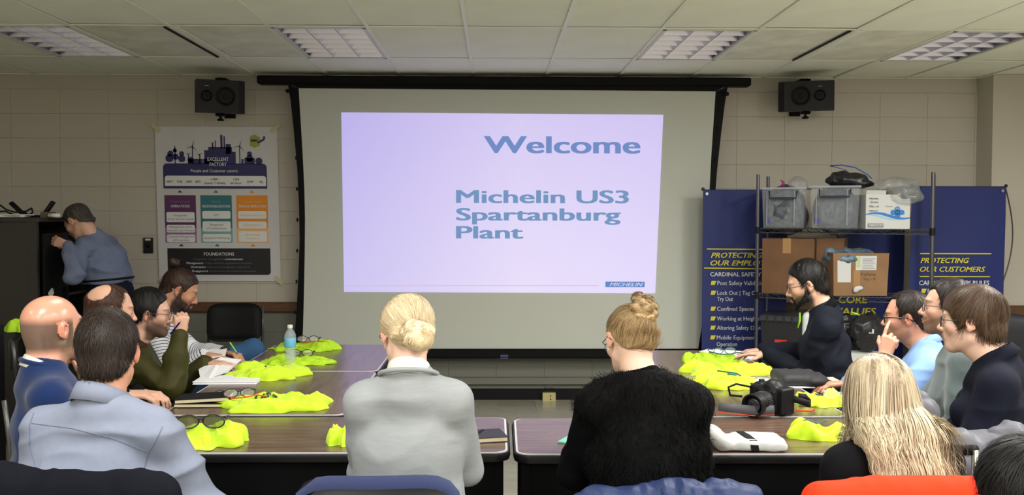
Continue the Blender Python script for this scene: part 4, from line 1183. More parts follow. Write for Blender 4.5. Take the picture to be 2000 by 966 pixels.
def goggles(c, yaw, label, lens, strap=None, frame=None, size=1.0, cat='safety glasses'):
    """safety glasses lying with lenses towards local -Y, arms folded behind"""
    cv = Vector(c); rz = Matrix.Rotation(yaw, 3, 'Z'); F = lambda x, y, z: cv+rz @ Vector((x*size, y*size, z*size))
    t = thing('safety_glasses', label, cat, c, 'safety glasses on the vests'); fm = frame or M_gfr
    for q in (-1, 1):
        pts = [(q*.036+.031*math.cos(a), -.012+.012*(math.cos(a)*q)*-.5, .022+.019*math.sin(a)) for a in [i*math.pi/8 for i in range(16)]]
        P = [F(*p) for p in pts]
        build('lens', G().add(P, [tuple(range(16))]), lens, t)
        build('rim', G().tube(P, .0022*size, 6, closed=True), fm, t, smooth=True)
        build('temple_arm', G().tube([F(q*.068, -.006, .03), F(q*.07, .04, .026), F(q*.05, .1, .012), F(q*.035, .125, .004)], .0026*size, 6), fm, t, smooth=True)
    build('bridge', G().tube([F(-.006, -.012, .028), F(0, -.016, .031), F(.006, -.012, .028)], .003*size, 6), fm, t, smooth=True)
    if strap:
        build('strap', G().tube([F(-.06, .06, .008), F(-.03, -.045, .006), F(.02, -.06, .01), F(.07, -.03, .012), F(.11, -.05, .008)], .0035*size, 6), strap, t, smooth=True)
    return t
v, (cx, cy, rx, ry), hz = vest(340, 827, 493, 879, 11, 'yellow high visibility shirt nearest the light grey shirted man, under dark safety glasses', h=.05)
goggles((cx-.02, cy+.0, TZ+.05), .1, 'dark safety glasses lying on the yellow shirt nearest the light grey shirted man', M_lensd, None, size=1.3)
vest(652, 812, 740, 873, 12, 'yellow high visibility shirt on the front left table, half hidden by the grey cardigan', h=.07)
v, (cx, cy, rx, ry), hz = vest(441, 763, 649, 808, 13, 'yellow high visibility shirt with green print beside the black notebook', h=.045)
vprint(v, hz, 'US3', cx-.1, cx+.0, cy+.03, .035, M_ink, ang=-.15)
goggles((cx-.16, cy+.02, TZ+.035), .3, 'clear safety glasses with orange strap on a yellow shirt', M_lensc, M_or)
v, (cx, cy, rx, ry), hz = vest(456, 708, 612, 743, 14, 'yellow high visibility shirt in front of the green jacket man, nearest the white notepad', h=.05)
vprint(v, hz, 'US', cx-.03, cx+.03, cy+.03, .03, M_ink)
v, (cx, cy, rx, ry), hz = vest(521, 692, 654, 715, 15, 'yellow high visibility shirt behind the water bottle with dark glasses', h=.04, m=M_hv2)
goggles((cx+.02, cy+.02, TZ+.035), 0, 'black safety glasses on the yellow shirt behind the water bottle', M_lensc)
v, (cx, cy, rx, ry), hz = vest(539, 664, 664, 688, 16, 'yellow high visibility shirt at the far end of the left tables with red strap', h=.05, m=M_hv2)
goggles((cx+.03, cy, TZ+.045), .0, 'safety glasses with red strap on the farthest yellow shirt of the left tables', M_lensc, M_rd)
v, (cx, cy, rx, ry), hz = vest(1324, 689, 1441, 711, 17, 'green-yellow high visibility shirt at the far end of the right tables', h=.05, m=M_hv2)
goggles((cx+.06, cy-.0, TZ+.045), .2, 'safety glasses with blue cord on the farthest yellow shirt of the right tables', M_lensc, M_tl, M_tl)
v, (cx, cy, rx, ry), hz = vest(1322, 706, 1492, 735, 18, 'wide yellow high visibility shirt, middle of three on the right table', h=.05)
v, (cx, cy, rx, ry), hz = vest(1344, 722, 1466, 762, 19, 'yellow high visibility shirt on the right table nearest the woman in the fur vest', h=.055)
g = G().tube([(cx-.03, cy+.03, TZ+.062), (cx+.0, cy+.0, TZ+.062), (cx+.05, cy-.02, TZ+.058), (cx+.06, cy-.07, TZ+.055)], .004, 6).tube([(cx-.0, cy-.05, TZ+.06), (cx+.04, cy-.07, TZ+.058)], .004, 6)
build('cord', g, M_tl, v, smooth=True)
v, (cx, cy, rx, ry), hz = vest(1538, 760, 1634, 796, 20, 'yellow high visibility shirt with a black 3 printed on it behind the camera', h=.06)
vprint(v, hz, '3', cx-.01, cx+.035, cy+.04, .055, mat('vest_ink_black', (.02, .02, .02), .6), bold=.04)
goggles((cx+.07, cy-.04, TZ+.03), -.4, 'clear safety glasses on the yellow shirt with the 3', M_lensc, None, mat('clear_frame', (.7, .72, .75), .1, alpha=.6))
v, (cx, cy, rx, ry), hz = vest(1530, 832, 1660, 862, 21, 'yellow high visibility shirt on the front right table beside the white felt case', h=.06)
g = G().tube([(cx-.08, cy+.01, TZ+.06), (cx-.06, cy, TZ+.07), (cx-.03, cy-.02, TZ+.06), (cx+.02, cy+.02, TZ+.06)], .003, 6)
build('cord', g, M_tl, v, smooth=True)

# ------------------------------------------------------------------ water bottle
p = at(567, 713, z=TZ); bx, by = p.x, p.y
t = thing('water_bottle', 'clear plastic water bottle with blue label and white cap on the left table', 'bottle', (bx, by, TZ))
M_pet = mat('pet_plastic', (.7, .78, .84), .06, alpha=.24, spec=.9)
prof = [(.028, 0), (.031, .006)]
for i in range(9): prof += [(.031, .012+i*.009), (.0285, .0165+i*.009)]
prof += [(.031, .098), (.031, .15), (.0325, .155), (.031, .168), (.024, .186), (.013, .2), (.0125, .208)]
build('body', G().lathe((bx, by, TZ+.001), prof, 24), M_pet, t, smooth=True)
build('label', G().lathe((bx, by, TZ+.001), [(.0318, .1), (.0322, .101), (.0322, .149), (.0318, .15)], 24), mat('bottle_label', srgb(110, 190, 225), .4, alpha=.9), t, smooth=True)
build('cap', G().lathe((bx, by, TZ+.2), [(.0145, .006), (.0148, .02), (.0135, .024), (0.001, .024)], 20), M_white, t, smooth=True, angle=40)
build('water', G().lathe((bx, by, TZ+.003), [(.026, 0), (.0275, .05), (.0275, .085), (.001, .0855)], 20), mat('water', (.7, .78, .8), .02, alpha=.15), t, smooth=True)

M_page = mat('paper_white', srgb(232, 232, 236), .6); M_page2 = mat('page_cream', srgb(214, 204, 170), .6)
def stackbook(name, c, w, d, h, yaw, label, cover, page, cat='notebook', cov=True):
    cv = Vector(c); rz = Matrix.Rotation(yaw, 3, 'Z')
    t = thing(name, label, cat, c)
    build('pages', G().box(cv+Vector((0, 0, h/2)), (w-.006, d-.006, h-.004), rz), page, t)
    if cov:
        build('cover', G().box(cv+Vector((0, 0, h-.001)), (w, d, .003), rz, bev=.001).box(cv+Vector((0, 0, .0018)), (w, d, .003), rz, bev=.001), cover, t)
    return t, rz
# black notebook with cream pages, left side table front
p = at(388, 797, z=TZ)
t, rz = stackbook('black_notebook', (p.x, p.y+.085, TZ), .225, .15, .018, .03, 'black notebook with cream page edges, pages ajar, at the front corner of the left table', M_black, M_page2)
build('raised_pages', G().box(Vector((p.x+.0, p.y+.085, TZ+.03)), (.215, .14, .012), rz @ Matrix.Rotation(-.05, 3, 'Y')), M_page2, t)
build('raised_cover', G().box(Vector((p.x, p.y+.088, TZ+.0385)), (.225, .15, .003), rz @ Matrix.Rotation(-.05, 3, 'Y'), bev=.001), M_black, t)
build('elastic_band', G().tube([Vector((p.x-.09, p.y+.0, TZ+.003)), Vector((p.x+.02, p.y-.01, TZ+.003)), Vector((p.x+.1, p.y+.0, TZ+.004))], .0015, 5), M_black, t)
# black-framed reading glasses
p = at(447, 783, z=TZ)
t = goggles((p.x-.02, p.y+.05, TZ+.002), .5, 'black-framed eyeglasses standing open beside the black notebook on the left table', M_lensc, None, mat('tortoise', (.03, .015, .015), .2), 1.05, 'eyeglasses')
t.name = 'eyeglasses'
# white notepad
p = at(442, 750, z=TZ); stackbook('white_notepad', (p.x-.01, p.y+.09, TZ), .31, .2, .014, .03, 'thick white notepad lying flat on the left side table', M_page, M_page)
# black notebook beside the grey cardigan
p = at(965, 862, z=TZ)
t, rz = stackbook('black_notebook', (p.x-.07, p.y+.04, TZ), .22, .14, .02, .22, 'closed black notebook with cream page edge right of the grey cardigan', mat('book_black', srgb(36, 36, 46), .5), M_page2)
build('bookmark_band', G().box(Vector((p.x-.06, p.y+.045, TZ+.0215)), (.01, .13, .002), rz @ Matrix.Rotation(-.5, 3, 'Z')), M_black, t)
# teal folder and phone beside the fur vest
p = at(1120, 866, z=TZ)
tag(build('teal_folder', G().box((p.x+.04, p.y+.03, TZ+.0035), (.16, .12, .005), Matrix.Rotation(-.45, 3, 'Z')), mat('teal_card', srgb(110, 180, 160), .6)), 'pale teal folder on the table at the left elbow of the fur vest woman', 'folder')
t = thing('tablet', 'white-edged tablet with painted violet reflection at the left elbow of the fur vest woman', 'tablet', (p.x+.06, p.y+.06, TZ+.007))
rz = Matrix.Rotation(-.25, 3, 'Z')
build('case', G().box((p.x+.075, p.y+.075, TZ+.0115), (.16, .1, .007), rz, bev=.002), M_page, t)
build('display', G().box((p.x+.075, p.y+.075, TZ+.0155), (.145, .086, .001), rz), mat('display_glass', srgb(70, 64, 110), .08), t)  # violet reflection painted in as the display's base colour
# white felt case with black band
p0, p1 = at(1412, 884, z=TZ), at(1548, 884, z=TZ)
cx, cy = (p0.x+p1.x)/2-.01, (p0.y+p1.y)/2+.085
s = SD().bx((cx, cy, TZ+.018), (.125, .08, .017), .014, Matrix.Rotation(-.05, 3, 'Z'), k=.01).rc((cx-.105, cy-.07, TZ+.032), (cx-.12, cy+.07, TZ+.038), .026, .03, k=.02).bx((cx+.03, cy, TZ+.026), (.08, .075, .012), .01, Matrix.Rotation(-.05, 3, 'Z'), k=.02)
V, Q = s.mesh(.005); V += vnormals(V, Q)*(noise3(V, 25, 2)*.003)[:,None]; V[:,2] = np.maximum(V[:,2], TZ+.001)
t = build_np('felt_case', V, Q, mat('felt', srgb(196, 198, 197), .9, bump=(250, .25), var=.05, vscale=30)); tag(t, 'white felt pouch with a black elastic band on the front right table', 'case')
pts = [(cx+.002, cy-.084, TZ+.006), (cx-.001, cy-.083, TZ+.024), (cx-.003, cy-.072, TZ+.041), (cx-.010, cy, TZ+.0445), (cx-.016, cy+.072, TZ+.041)]
g = G().add([(p_[0]+sx*.014, p_[1], p_[2]+dz) for p_ in pts for dz in (0, .0015) for sx in (-1, 1)], sum([[(4*i, 4*i+1, 4*i+5, 4*i+4), (4*i+2, 4*i+3, 4*i+7, 4*i+6)] for i in range(4)], []))
build('elastic_band', g, M_black, t)
build('pen_pocket', G().box((cx+.075, cy+.005, TZ+.0395), (.06, .045, .003), Matrix.Rotation(-.05, 3, 'Z'), bev=.001), mat('felt', (1,1,1)), t)
# DSLR
p = at(1508, 815, z=TZ); ox, oy = p.x, p.y+.07
M_cb = mat('camera_black', (.007, .007, .008), .42, bump=(500, .15), spec=.25); M_rub = mat('camera_rubber', (.008, .008, .009), .7)
t = thing('dslr_camera', 'black digital camera with lens facing left and grey strap on the right table', 'camera', (ox, oy, TZ))
rz = Matrix.Rotation(R(36), 3, 'Z')
CS = 1.2; F = lambda x, y, z: Vector((ox, oy, TZ))+rz @ Vector((x, y, z))*CS   # lens points to local -X-ish (-Y)
rb = Matrix.Rotation(R(36), 3, 'Z')
s = SD(); M3 = np.array(rb)
c3 = lambda *t: tuple(v*CS for v in t)
s.bx(F(.03, .0, .05), c3(.034, .07, .048), .012, M3, k=.01).bx(F(.035, .062, .052), c3(.04, .02, .044), .016, M3, k=.012).el(F(.025, -.005, .1), c3(.032, .03, .022), M3, k=.02).bx(F(.0, 0, .05), c3(.012, .038, .038), .01, M3, k=.01).bx(F(.03, .05, .098), c3(.022, .016, .008), .006, M3, k=.008)
V, Q = s.mesh(.004); V[:,2] = np.maximum(V[:,2], TZ+.001)
build_np('body', V, Q, M_cb, t)
ax = rz @ Vector((-1, -.15, -.05)); c = F(-.005, -.005, .05)
build('lens', G().lathe(c, [(r_*CS, z_*CS) for r_, z_ in [(.034, 0), (.034, .02), (.037, .022), (.037, .06), (.034, .064), (.034, .075), (.04, .08), (.041, .105), (.036, .106), (.031, .092), (.001, .088)]], 32, ax), M_cb, t, smooth=True, angle=35)
g = G()
for k in range(36):
    a = 2*math.pi*k/36; u_ = ax.normalized().orthogonal().normalized(); w_ = ax.normalized().cross(u_)
    q = c+ax.normalized()*.041*CS+(u_*math.cos(a)+w_*math.sin(a))*.0375*CS; g.cyl(q-ax.normalized()*.018, q+ax.normalized()*.018, .0018, 4)
build('zoom_ring', g, M_rub, t)
build('front_glass', G().lathe(c, [(.037, .114), (.024, .118), (.001, .119)], 24, ax), mat('front_element', (.01, .01, .02), .03, coat=1), t, smooth=True)
build('mode_dial', G().lathe(F(.03, .05, .104), [(.013, 0), (.013, .01), (.011, .012), (.001, .012)], 20), M_rub, t)
build('shutter_button', G().lathe(F(.0, .07, .095), [(.007, 0), (.007, .006), (.001, .007)], 14), mat('btn', (.15, .15, .15), .3, metal=.6), t)
build('hot_shoe', G().box(F(.035, -.005, .1215), (.02, .018, .003), rz), mat('btn', (1,1,1)), t)
M_strap = mat('strap_grey', srgb(72, 72, 76), .8); 
def band(pts, w, m, name, par, up=Vector((0, 0, 1))):
    g = G(); vs = []; n = len(pts)
    for p in pts:
        p = Vector(p); vs += [p+up*w/2, p-up*w/2]
    g.add(vs, [(2*i, 2*i+1, 2*i+3, 2*i+2) for i in range(n-1)]); ob = build(name, g, m, par, smooth=True)
    md = ob.modifiers.new('s', 'SOLIDIFY'); md.thickness = .002; return ob
band([F(-.04, -.06, .03), F(-.1, -.03, .03), F(-.15, .02, .035), F(-.19, .06, .04)], .036, M_strap, 'strap', t, Vector((0, .25, .97)))
band([F(-.04, -.061, .013), F(-.1, -.031, .012), F(-.15, .019, .016), F(-.19, .06, .02)], .004, M_or, 'strap_edge', t)
band([F(.05, -.07, .06), F(.1, -.1, .04), F(.14, -.08, .035), F(.15, -.05, .05), F(.12, -.04, .055)], .03, M_black, 'strap', t)
band([F(.06, -.075, .018), F(.1, -.11, .016), F(.15, -.09, .014)], .008, M_or, 'strap_edge', t)
build('strap_loop', G().tube([F(.0, .07, .085), F(-.06, .09, .1), F(-.09, .1, .09), F(-.08, .1, .06), F(-.04, .08, .055)], .005, 6), M_black, t, smooth=True)
# white documents on the right
def sheet(name, pts, label, m=M_page, h=.006, z=TZ, cat='paper'):
    P = [at(x, y, z=z) for x, y in pts]; g = G().prism([(q.x, q.y) for q in P], z+.001, z+.001+h)
    return tag(build(name, g, m), label, cat)
d = sheet('document', [(1463, 748), (1482, 739), (1593, 748), (1592, 758), (1500, 757)][::-1], 'white stapled document with dark print on the right table above the camera', h=.004)
g = G(); q = at(1512, 748, z=TZ+.006); put_text(g, 'AUTO', q.x-.055, q.x+.085, 0, .045, lambda x, y: Vector((x, q.y-.02-y, TZ+.0065)), 0, bold=.04, shear=-.6); build('print', g, M_black, d)
sheet('paper', [(1366, 689), (1384, 684), (1482, 691), (1478, 701), (1420, 700)][::-1], 'white paper under the hand of the bearded man in the dark jacket', h=.01)
sheet('paper_slip', [(1609, 738), (1626, 737), (1648, 748), (1640, 750)][::-1], 'cream slip of paper at the right table edge before the blue shirted man', mat('slip_cream', srgb(226, 222, 170), .6), h=.003)
s = SD(); q = at(1572, 764, z=TZ)
s.bx(q+Vector((.035, .22, .03)), (.11, .12, .028), .026).el(q+Vector((.09, .15, .03)), (.07, .09, .03))
V, Q = s.mesh(.009); V += vnormals(V, Q)*(folds(V, 14, 8)*.006)[:,None]; V[:,2] = np.maximum(V[:,2], TZ+.001)
tag(build_np('black_pouch', V, Q, mat('pouch_black', (.02, .02, .023), .7)), 'soft dark pouch on the right table between the camera and the blue shirted man', 'pouch')
# ------------------------------------------------------------------ people
def frame_of(yaw, pitch=0.0, roll=0.0):
    """columns right, forward, up; yaw 0 looks along +Y, positive turns to +X; pitch > 0 looks down"""
    m = Matrix.Rotation(-R(yaw), 3, 'Z') @ Matrix.Rotation(-R(pitch), 3, 'X') @ Matrix.Rotation(R(roll), 3, 'Y')
    return m
def head_sd(s, hc, M, hs, fem=False, jaw=1.0, nose=1.0):
    A = np.array(M); P = lambda x, y, z: np.array(hc)+A @ np.array((x, y, z))*hs
    Rm = lambda rx=0, ry=0, rz=0: np.array(M @ Matrix.Rotation(rz, 3, 'Z') @ Matrix.Rotation(ry, 3, 'Y') @ Matrix.Rotation(rx, 3, 'X'))
    r = lambda *t: tuple(v*hs for v in t)
    s.el(P(0, -.014, .034), r(.0755, .097, .081), A, k=.01)
    s.el(P(0, .03, -.018), r(.0605, .062, .078), A, k=.03*hs)
    s.el(P(0, -.045, -.02), r(.062, .058, .055), A, k=.03*hs)
    for q in (-1, 1):
        s.rc(P(q*.047*jaw, .0, -.058), P(q*.014, .064, -.094), .016*hs, .019*hs, k=.028*hs)
        s.el(P(q*.041, .061, -.022), r(.02, .02, .018), A, k=.022*hs)
    s.rc(P(0, .066, -.094), P(0, .07, -.086), .019*hs, .017*hs, k=.022*hs)
    s.rc(P(-.03, .078, .023), P(.03, .078, .023), .0125*hs, .0125*hs, k=.016*hs)
    s.el(P(0, .078, -.056), r(.028, .021, .024), A, k=.014*hs)
    for q in (-1, 1): s.el(P(q*.031, .099, .002), r(.0165, .014, .0115), A, k=.014*hs, sub=True)
    for q in (-1, 1): s.el(P(q*.031, .0765, .001), r(.0145, .0125, .0115), A, k=.004*hs)
    # nose
    n = nose
    s.rc(P(0, .086, .01), P(0, .108*(.5+.5*n)+.0, -.026), .0062*hs, .0085*hs, k=.012*hs)
    s.el(P(0, .107*(.55+.45*n)+.001, -.031), r(.0095, .0105, .0085), A, k=.008*hs)
    for q in (-1, 1): s.el(P(q*.0115, .097, -.034), r(.0075, .010, .0075), A, k=.006*hs)
    # lips
    s.rc(P(-.019, .088, -.060), P(0, .0965, -.0575), .0045*hs, .0062*hs, k=.005*hs); s.rc(P(.019, .088, -.060), P(0, .0965, -.0575), .0045*hs, .0062*hs, k=.005*hs)
    s.rc(P(-.016, .088, -.066), P(.0, .0945, -.0675), .0045*hs, .0068*hs, k=.005*hs); s.rc(P(.016, .088, -.066), P(0, .0945, -.0675), .0045*hs, .0068*hs, k=.005*hs)
    s.rc(P(-.02, .0985, -.0625), P(.02, .0985, -.0625), .0018*hs, .0018*hs, k=.004*hs, sub=True)
    # ears
    for q in (-1, 1):
        E = Rm(R(-12), 0, q*R(-22))
        s.el(P(q*.0785, -.010, -.001), r(.0065, .0185, .029), E, k=.004*hs)
        s.el(P(q*.0765, -.003, -.024), r(.006, .010, .012), E, k=.005*hs)
        s.el(P(q*.0865, -.007, .002), r(.0078, .0120, .0200), E, k=.003*hs, sub=True); s.rc(P(q*.083, -.012, .014), P(q*.083, -.014, -.010), .0028*hs, .0028*hs, k=.004*hs)
        s.el(P(q*.078, .004, -.006), r(.005, .006, .007), E, k=.003*hs)
    return P
def ik(S, W, a, b, pole):
    S, W, pole = Vector(S), Vector(W), Vector(pole); d = W-S; L = d.length
    if L > (a+b)*.985: W = S+d.normalized()*(a+b)*.985; d = W-S; L = d.length
    x = (a*a-b*b+L*L)/(2*L); h = math.sqrt(max(a*a-x*x, 0)); n = d.normalized()
    p = pole-n*pole.dot(n); p = p.normalized() if p.length > 1e-5 else n.orthogonal()
    return S+n*x+p*h, W
def hand_sd(s, W, d, n, side, curl=(.3, .35, .4, .5), sc=1.0, thumb=0.4, spread=.1, index=None):
    """d: wrist->knuckles, n: palm normal; side +1 right hand, -1 left hand"""
    W, d, n = Vector(W), Vector(d).normalized(), Vector(n); n = (n-d*n.dot(d)).normalized()
    l = d.cross(n)*side*-1     # towards the thumb
    c = [W+d*.088*sc+l*o*sc for o in (.028, .0095, -.009, -.026)]
    ln = (.043, .048, .044, .034)
    pts = []
    for i, o in enumerate((.028, .0095, -.009, -.026)):
        b = W+(d*.004+l*o*.55)*sc; kn = W+(d*(.088, .091, .086, .078)[i]+l*o)*sc
        s.rc(b, kn, .0135*sc, .0105*sc, k=.010)
        dirv = (d+l*(o*spread*12)).normalized(); p = kn; ang = 0
        cu = curl[i] if not isinstance(curl, (int, float)) else curl
        for j, f in enumerate((1, .62, .48)):
            ang += cu*(1, 1.15, .7)[j]
            dv = dirv*math.cos(ang)+n*math.sin(ang)
            q = p+dv*ln[i]*f*sc; rr = (.0088, .008, .0072, .0064)[j:j+2] if j < 3 else (.007, .006)
            s.rc(p, q, rr[0]*sc*(1 if i < 3 else .88), rr[1]*sc*(1 if i < 3 else .88), k=.0035 if j else .006); p = q
        pts.append(p)
    s.rc(W+(l*.012+d*.01)*sc, W+(d*.04+l*.026+n*.01)*sc, .014*sc, .0125*sc, k=.012)
    t0 = W+(d*.04+l*.028+n*.012)*sc; dv = (d*.75+l*(.75-thumb*.9)+n*(.25+thumb*.6)).normalized(); t1 = t0+dv*.033*sc
    dv = (d*.95+l*(.35-thumb)+n*(.2+thumb*.5)).normalized(); t2 = t1+dv*.027*sc
    s.rc(t0, t1, .0108*sc, .0092*sc, k=.008); s.rc(t1, t2, .0092*sc, .0075*sc, k=.004)
    return pts
SKIN = {'light': srgb(205, 160, 138), 'pink': srgb(210, 152, 128), 'pale': srgb(216, 178, 158), 'tan': srgb(184, 134, 108)}
M_shine = mat('skin_shiny', (1, 1, 1), .26, attr='col', bump=(220, .05), spec=.6, sss=.08)
M_skin = mat('skin', (1, 1, 1), .44, attr='col', bump=(220, .12), spec=.4, sss=.08)
M_sclera = mat('eye_white', srgb(176, 170, 164), .25); M_iris = mat('eye_iris', srgb(60, 42, 30), .15); M_pupil = mat('eye_pupil', (.004, .004, .004), .1)
def hair_mat(name, c1, c2, rough=.5):
    if name in MATS: return MATS[name]
    m = bpy.data.materials.new(name); m.use_nodes = True; nt = m.node_tree; b = nt.nodes['Principled BSDF']
    a = nt.nodes.new('ShaderNodeAttribute'); a.attribute_name = 'hv'
    r = nt.nodes.new('ShaderNodeValToRGB'); r.color_ramp.elements[0].color = (*c1, 1); r.color_ramp.elements[1].color = (*c2, 1)
    nt.links.new(a.outputs['Fac'], r.inputs[0]); nt.links.new(r.outputs[0], b.inputs['Base Color'])
    b.inputs['Roughness'].default_value = rough; b.inputs['Specular IOR Level'].default_value = .3
    MATS[name] = m; return m
HAIR = {'dark': (srgb(20, 15, 13), srgb(50, 37, 31)), 'black': (srgb(10, 9, 10), srgb(26, 22, 21)), 'brown': (srgb(44, 32, 23), srgb(98, 75, 56)),
        'blond': (srgb(170, 142, 100), srgb(236, 222, 190)), 'dkblond': (srgb(80, 58, 38), srgb(190, 160, 114)), 'streak': (srgb(96, 74, 54), srgb(226, 212, 180)),
        'grey': (srgb(38, 34, 32), srgb(96, 88, 82)), 'auburn': (srgb(36, 22, 18), srgb(92, 60, 46))}
def ribbons(P0, D0, Nn, step, seg, width, move, rnd, lift=0.0, taper=True):
    """thin hair ribbons grown in the head's own frame; move(P,D,i) -> new P,D"""
    n = len(P0); pts = [P0]; P, D = P0, D0
    for i in range(seg):
        P, D = move(P, D, i); pts.append(P)
    pts = np.stack(pts, 1)                               # n, seg+1, 3
    T = np.gradient(pts, axis=1); T /= np.linalg.norm(T, axis=2, keepdims=True)+1e-9
    W = np.cross(T, Nn(pts)); W /= np.linalg.norm(W, axis=2, keepdims=True)+1e-9
    wv = width*(1-.75*np.linspace(0, 1, seg+1)**2)[None,:,None]*rnd.uniform(.6, 1.4, (n,1,1))
    L = pts-W*wv/2; Rr = pts+W*wv/2
    V = np.stack([L, Rr], 2).reshape(-1, 3); S2 = (seg+1)*2
    b = (np.arange(n)*S2)[:,None]+(np.arange(seg)*2)[None,:]
    Q = np.stack([b, b+1, b+3, b+2], -1).reshape(-1, 4)
    hv = np.repeat(np.clip(rnd.normal(.5, .24, n), 0, 1), S2)
    return V, Q, hv
CRN = np.array((0, -.055, .115))
def hair_cap(name, parent, hc, M, hs, line, th=(.010, .018, .012), mt=None, seed=0, strands=2500, slen=.035, comb='crown', target=None, amp=.003, step=.005, sweep=(0, 0, 0), width=.0013, az=9, frizz=.25, recess=0.0, hole=None):
    """cap of hair: cranium grown by th=(side, top, back), kept above the hairline z=line(y)"""
    c = np.array((0, -.014, .034)); rr = np.array((.0755+th[0], .097+th[2], .081+th[1]))
    s = SD(); s.el(c, rr, k=0); s.el((0, -.062, -.035), (.060+th[0]*.4, .045+th[2]*.6, .055), k=.03)
    ys, zs = line
    def post(X, Y, Z, F):
        zl = np.interp(Y.ravel(), ys, zs).reshape(Y.shape).astype(np.float32)
        if recess: zl = zl+recess*np.exp(-((np.abs(X)-.04)/.018)**2)*(Y > .02)
        g = (zl-Z)*.8
        if hole: g = np.maximum(g, hole[1]-np.sqrt((X-hole[0][0])**2+(Y-hole[0][1])**2+(Z-hole[0][2])**2))
        k = .01; h = np.maximum(k-np.abs(F-g), 0)/k
        return np.maximum(F, g)+h*h*k*.25
    V, Q = s.mesh(step, post=post)
    N = vnormals(V, Q); d = V-CRN; a = np.arctan2(d[:,0], -d[:,1]); pol = np.linalg.norm(d, axis=1)
    if comb == 'target' and target is not None:
        dt = V-np.array(target); a = np.arctan2(dt[:,0], dt[:,2])+.3*np.arctan2(dt[:,1], dt[:,2]); pol = np.linalg.norm(dt, axis=1)
    U = np.stack([np.cos(a)*az, np.sin(a)*az, pol*22], 1)
    nn = noise3(U, 1.0, seed)*.6+noise3(U, 2.3, seed+3)*.4
    V = V+N*(nn*amp)[:,None]
    A = np.array(M); toW = lambda p: np.array(hc)+(p*hs) @ A.T
    rnd = np.random.RandomState(seed+50)
    hv = np.clip(.38+.5*nn, 0, 1)
    m = mt
    o = build_np(name, toW(V), Q, m, parent, attrs={'hv': hv})
    if strands:
        w = N[:,2]*0+1; cand = np.where(V[:,1] < (.035 if comb == 'crown' and line is not LINE_F else 9))[0]; idx = rnd.choice(cand, strands); P0 = V[idx]+rnd.normal(0, .0015, (strands, 3)); cst = c; r0 = rr
        dd = P0-CRN; nrm = N[idx]
        if comb == 'target': D = np.array(target)-P0
        else: D = dd+np.array(sweep)+np.array((0, 0, -.02))
        D = D-nrm*(D*nrm).sum(1, keepdims=True); D /= np.linalg.norm(D, axis=1, keepdims=True)+1e-9
        D += rnd.normal(0, frizz, D.shape)*.5
        D /= np.linalg.norm(D, axis=1, keepdims=True)
        seg = 4; stp = slen/seg
        def lvl(P): return np.linalg.norm((P-cst)/r0, axis=1, keepdims=True)
        l0 = np.maximum(lvl(P0), .5)
        lf = rnd.uniform(.0, .05, (strands, 1))*(frizz/.25)
        def move(P, D, i):
            P2 = P+D*stp
            if comb == 'target': pass
            tgt = l0*(1+lf*(i+1)/seg)+.004
            up = P[:, 2:3] > -.02
            k = tgt/lvl(P2)
            P3 = np.where(up, cst+(P2-cst)*k, P2)
            D2 = (P3-P); D2 /= np.linalg.norm(D2, axis=1, keepdims=True)+1e-9
            return P3, D2
        Vs, Qs, hvs = ribbons(P0, D, lambda p: p-cst, stp, seg, width, move, rnd)
        build_np('hair_strands', toW(Vs), Qs, m, o, smooth=True, attrs={'hv': hvs})
    return o, toW
def blob_hair(name, parent, prims, hc, M, hs, mt, seed=0, amp=.003, step=.004, twist=None, strands=0, k=.008):
    s = SD()
    for p in prims:
        if len(p) == 2: s.el(p[0], p[1], k=k)
        else: s.rc(p[0], p[1], p[2], p[3], k=k)
    V, Q = s.mesh(step); N = vnormals(V, Q)
    c = V.mean(0) if twist is None else np.array(twist)
    d = V-c; a = np.arctan2(d[:,2], d[:,0]); r = np.linalg.norm(d, axis=1)
    U = np.stack([r*160+a*1.5, np.sin(a)*2, d[:,1]*60], 1); nn = noise3(U, .8, seed)
    V = V+N*(nn*amp)[:,None]; A = np.array(M)
    o = build_np(name, np.array(hc)+(V*hs) @ A.T, Q, mt, parent, attrs={'hv': np.clip(.45+.5*nn, 0, 1)})
    if strands:
        rnd = np.random.RandomState(seed); idx = rnd.choice(len(V), strands); P0 = V[idx]; nr = N[idx]
        D = np.cross(nr, np.array((0, 1, .3)))+rnd.normal(0, .2, P0.shape)+nr*.03; D /= np.linalg.norm(D, axis=1, keepdims=True)
        def move(P, D, i): return P+D*.0035, D+rnd.normal(0, .08, D.shape)-nr*.14
        Vs, Qs, hvs = ribbons(P0, D, lambda p: p-c, .008, 4, .0013, move, rnd)
        build_np('hair_strands', np.array(hc)+(Vs*hs) @ A.T, Qs, mt, o, attrs={'hv': hvs})
    return o
LINE_M = (np.array([-.2, -.105, -.085, -.03, -.022, .014, .020, .030, .038, .055, .075, .095, .2]), np.array([-.075, -.075, -.07, -.03, .018, .018, -.012, -.008, .03, .058, .074, .082, .085]))
LINE_F = (np.array([-.2, -.105, -.085, -.03, -.022, .016, .03, .06, .08, .1, .2]), np.array([-.06, -.06, -.06, -.02, .018, .018, .02, .05, .07, .078, .08]))
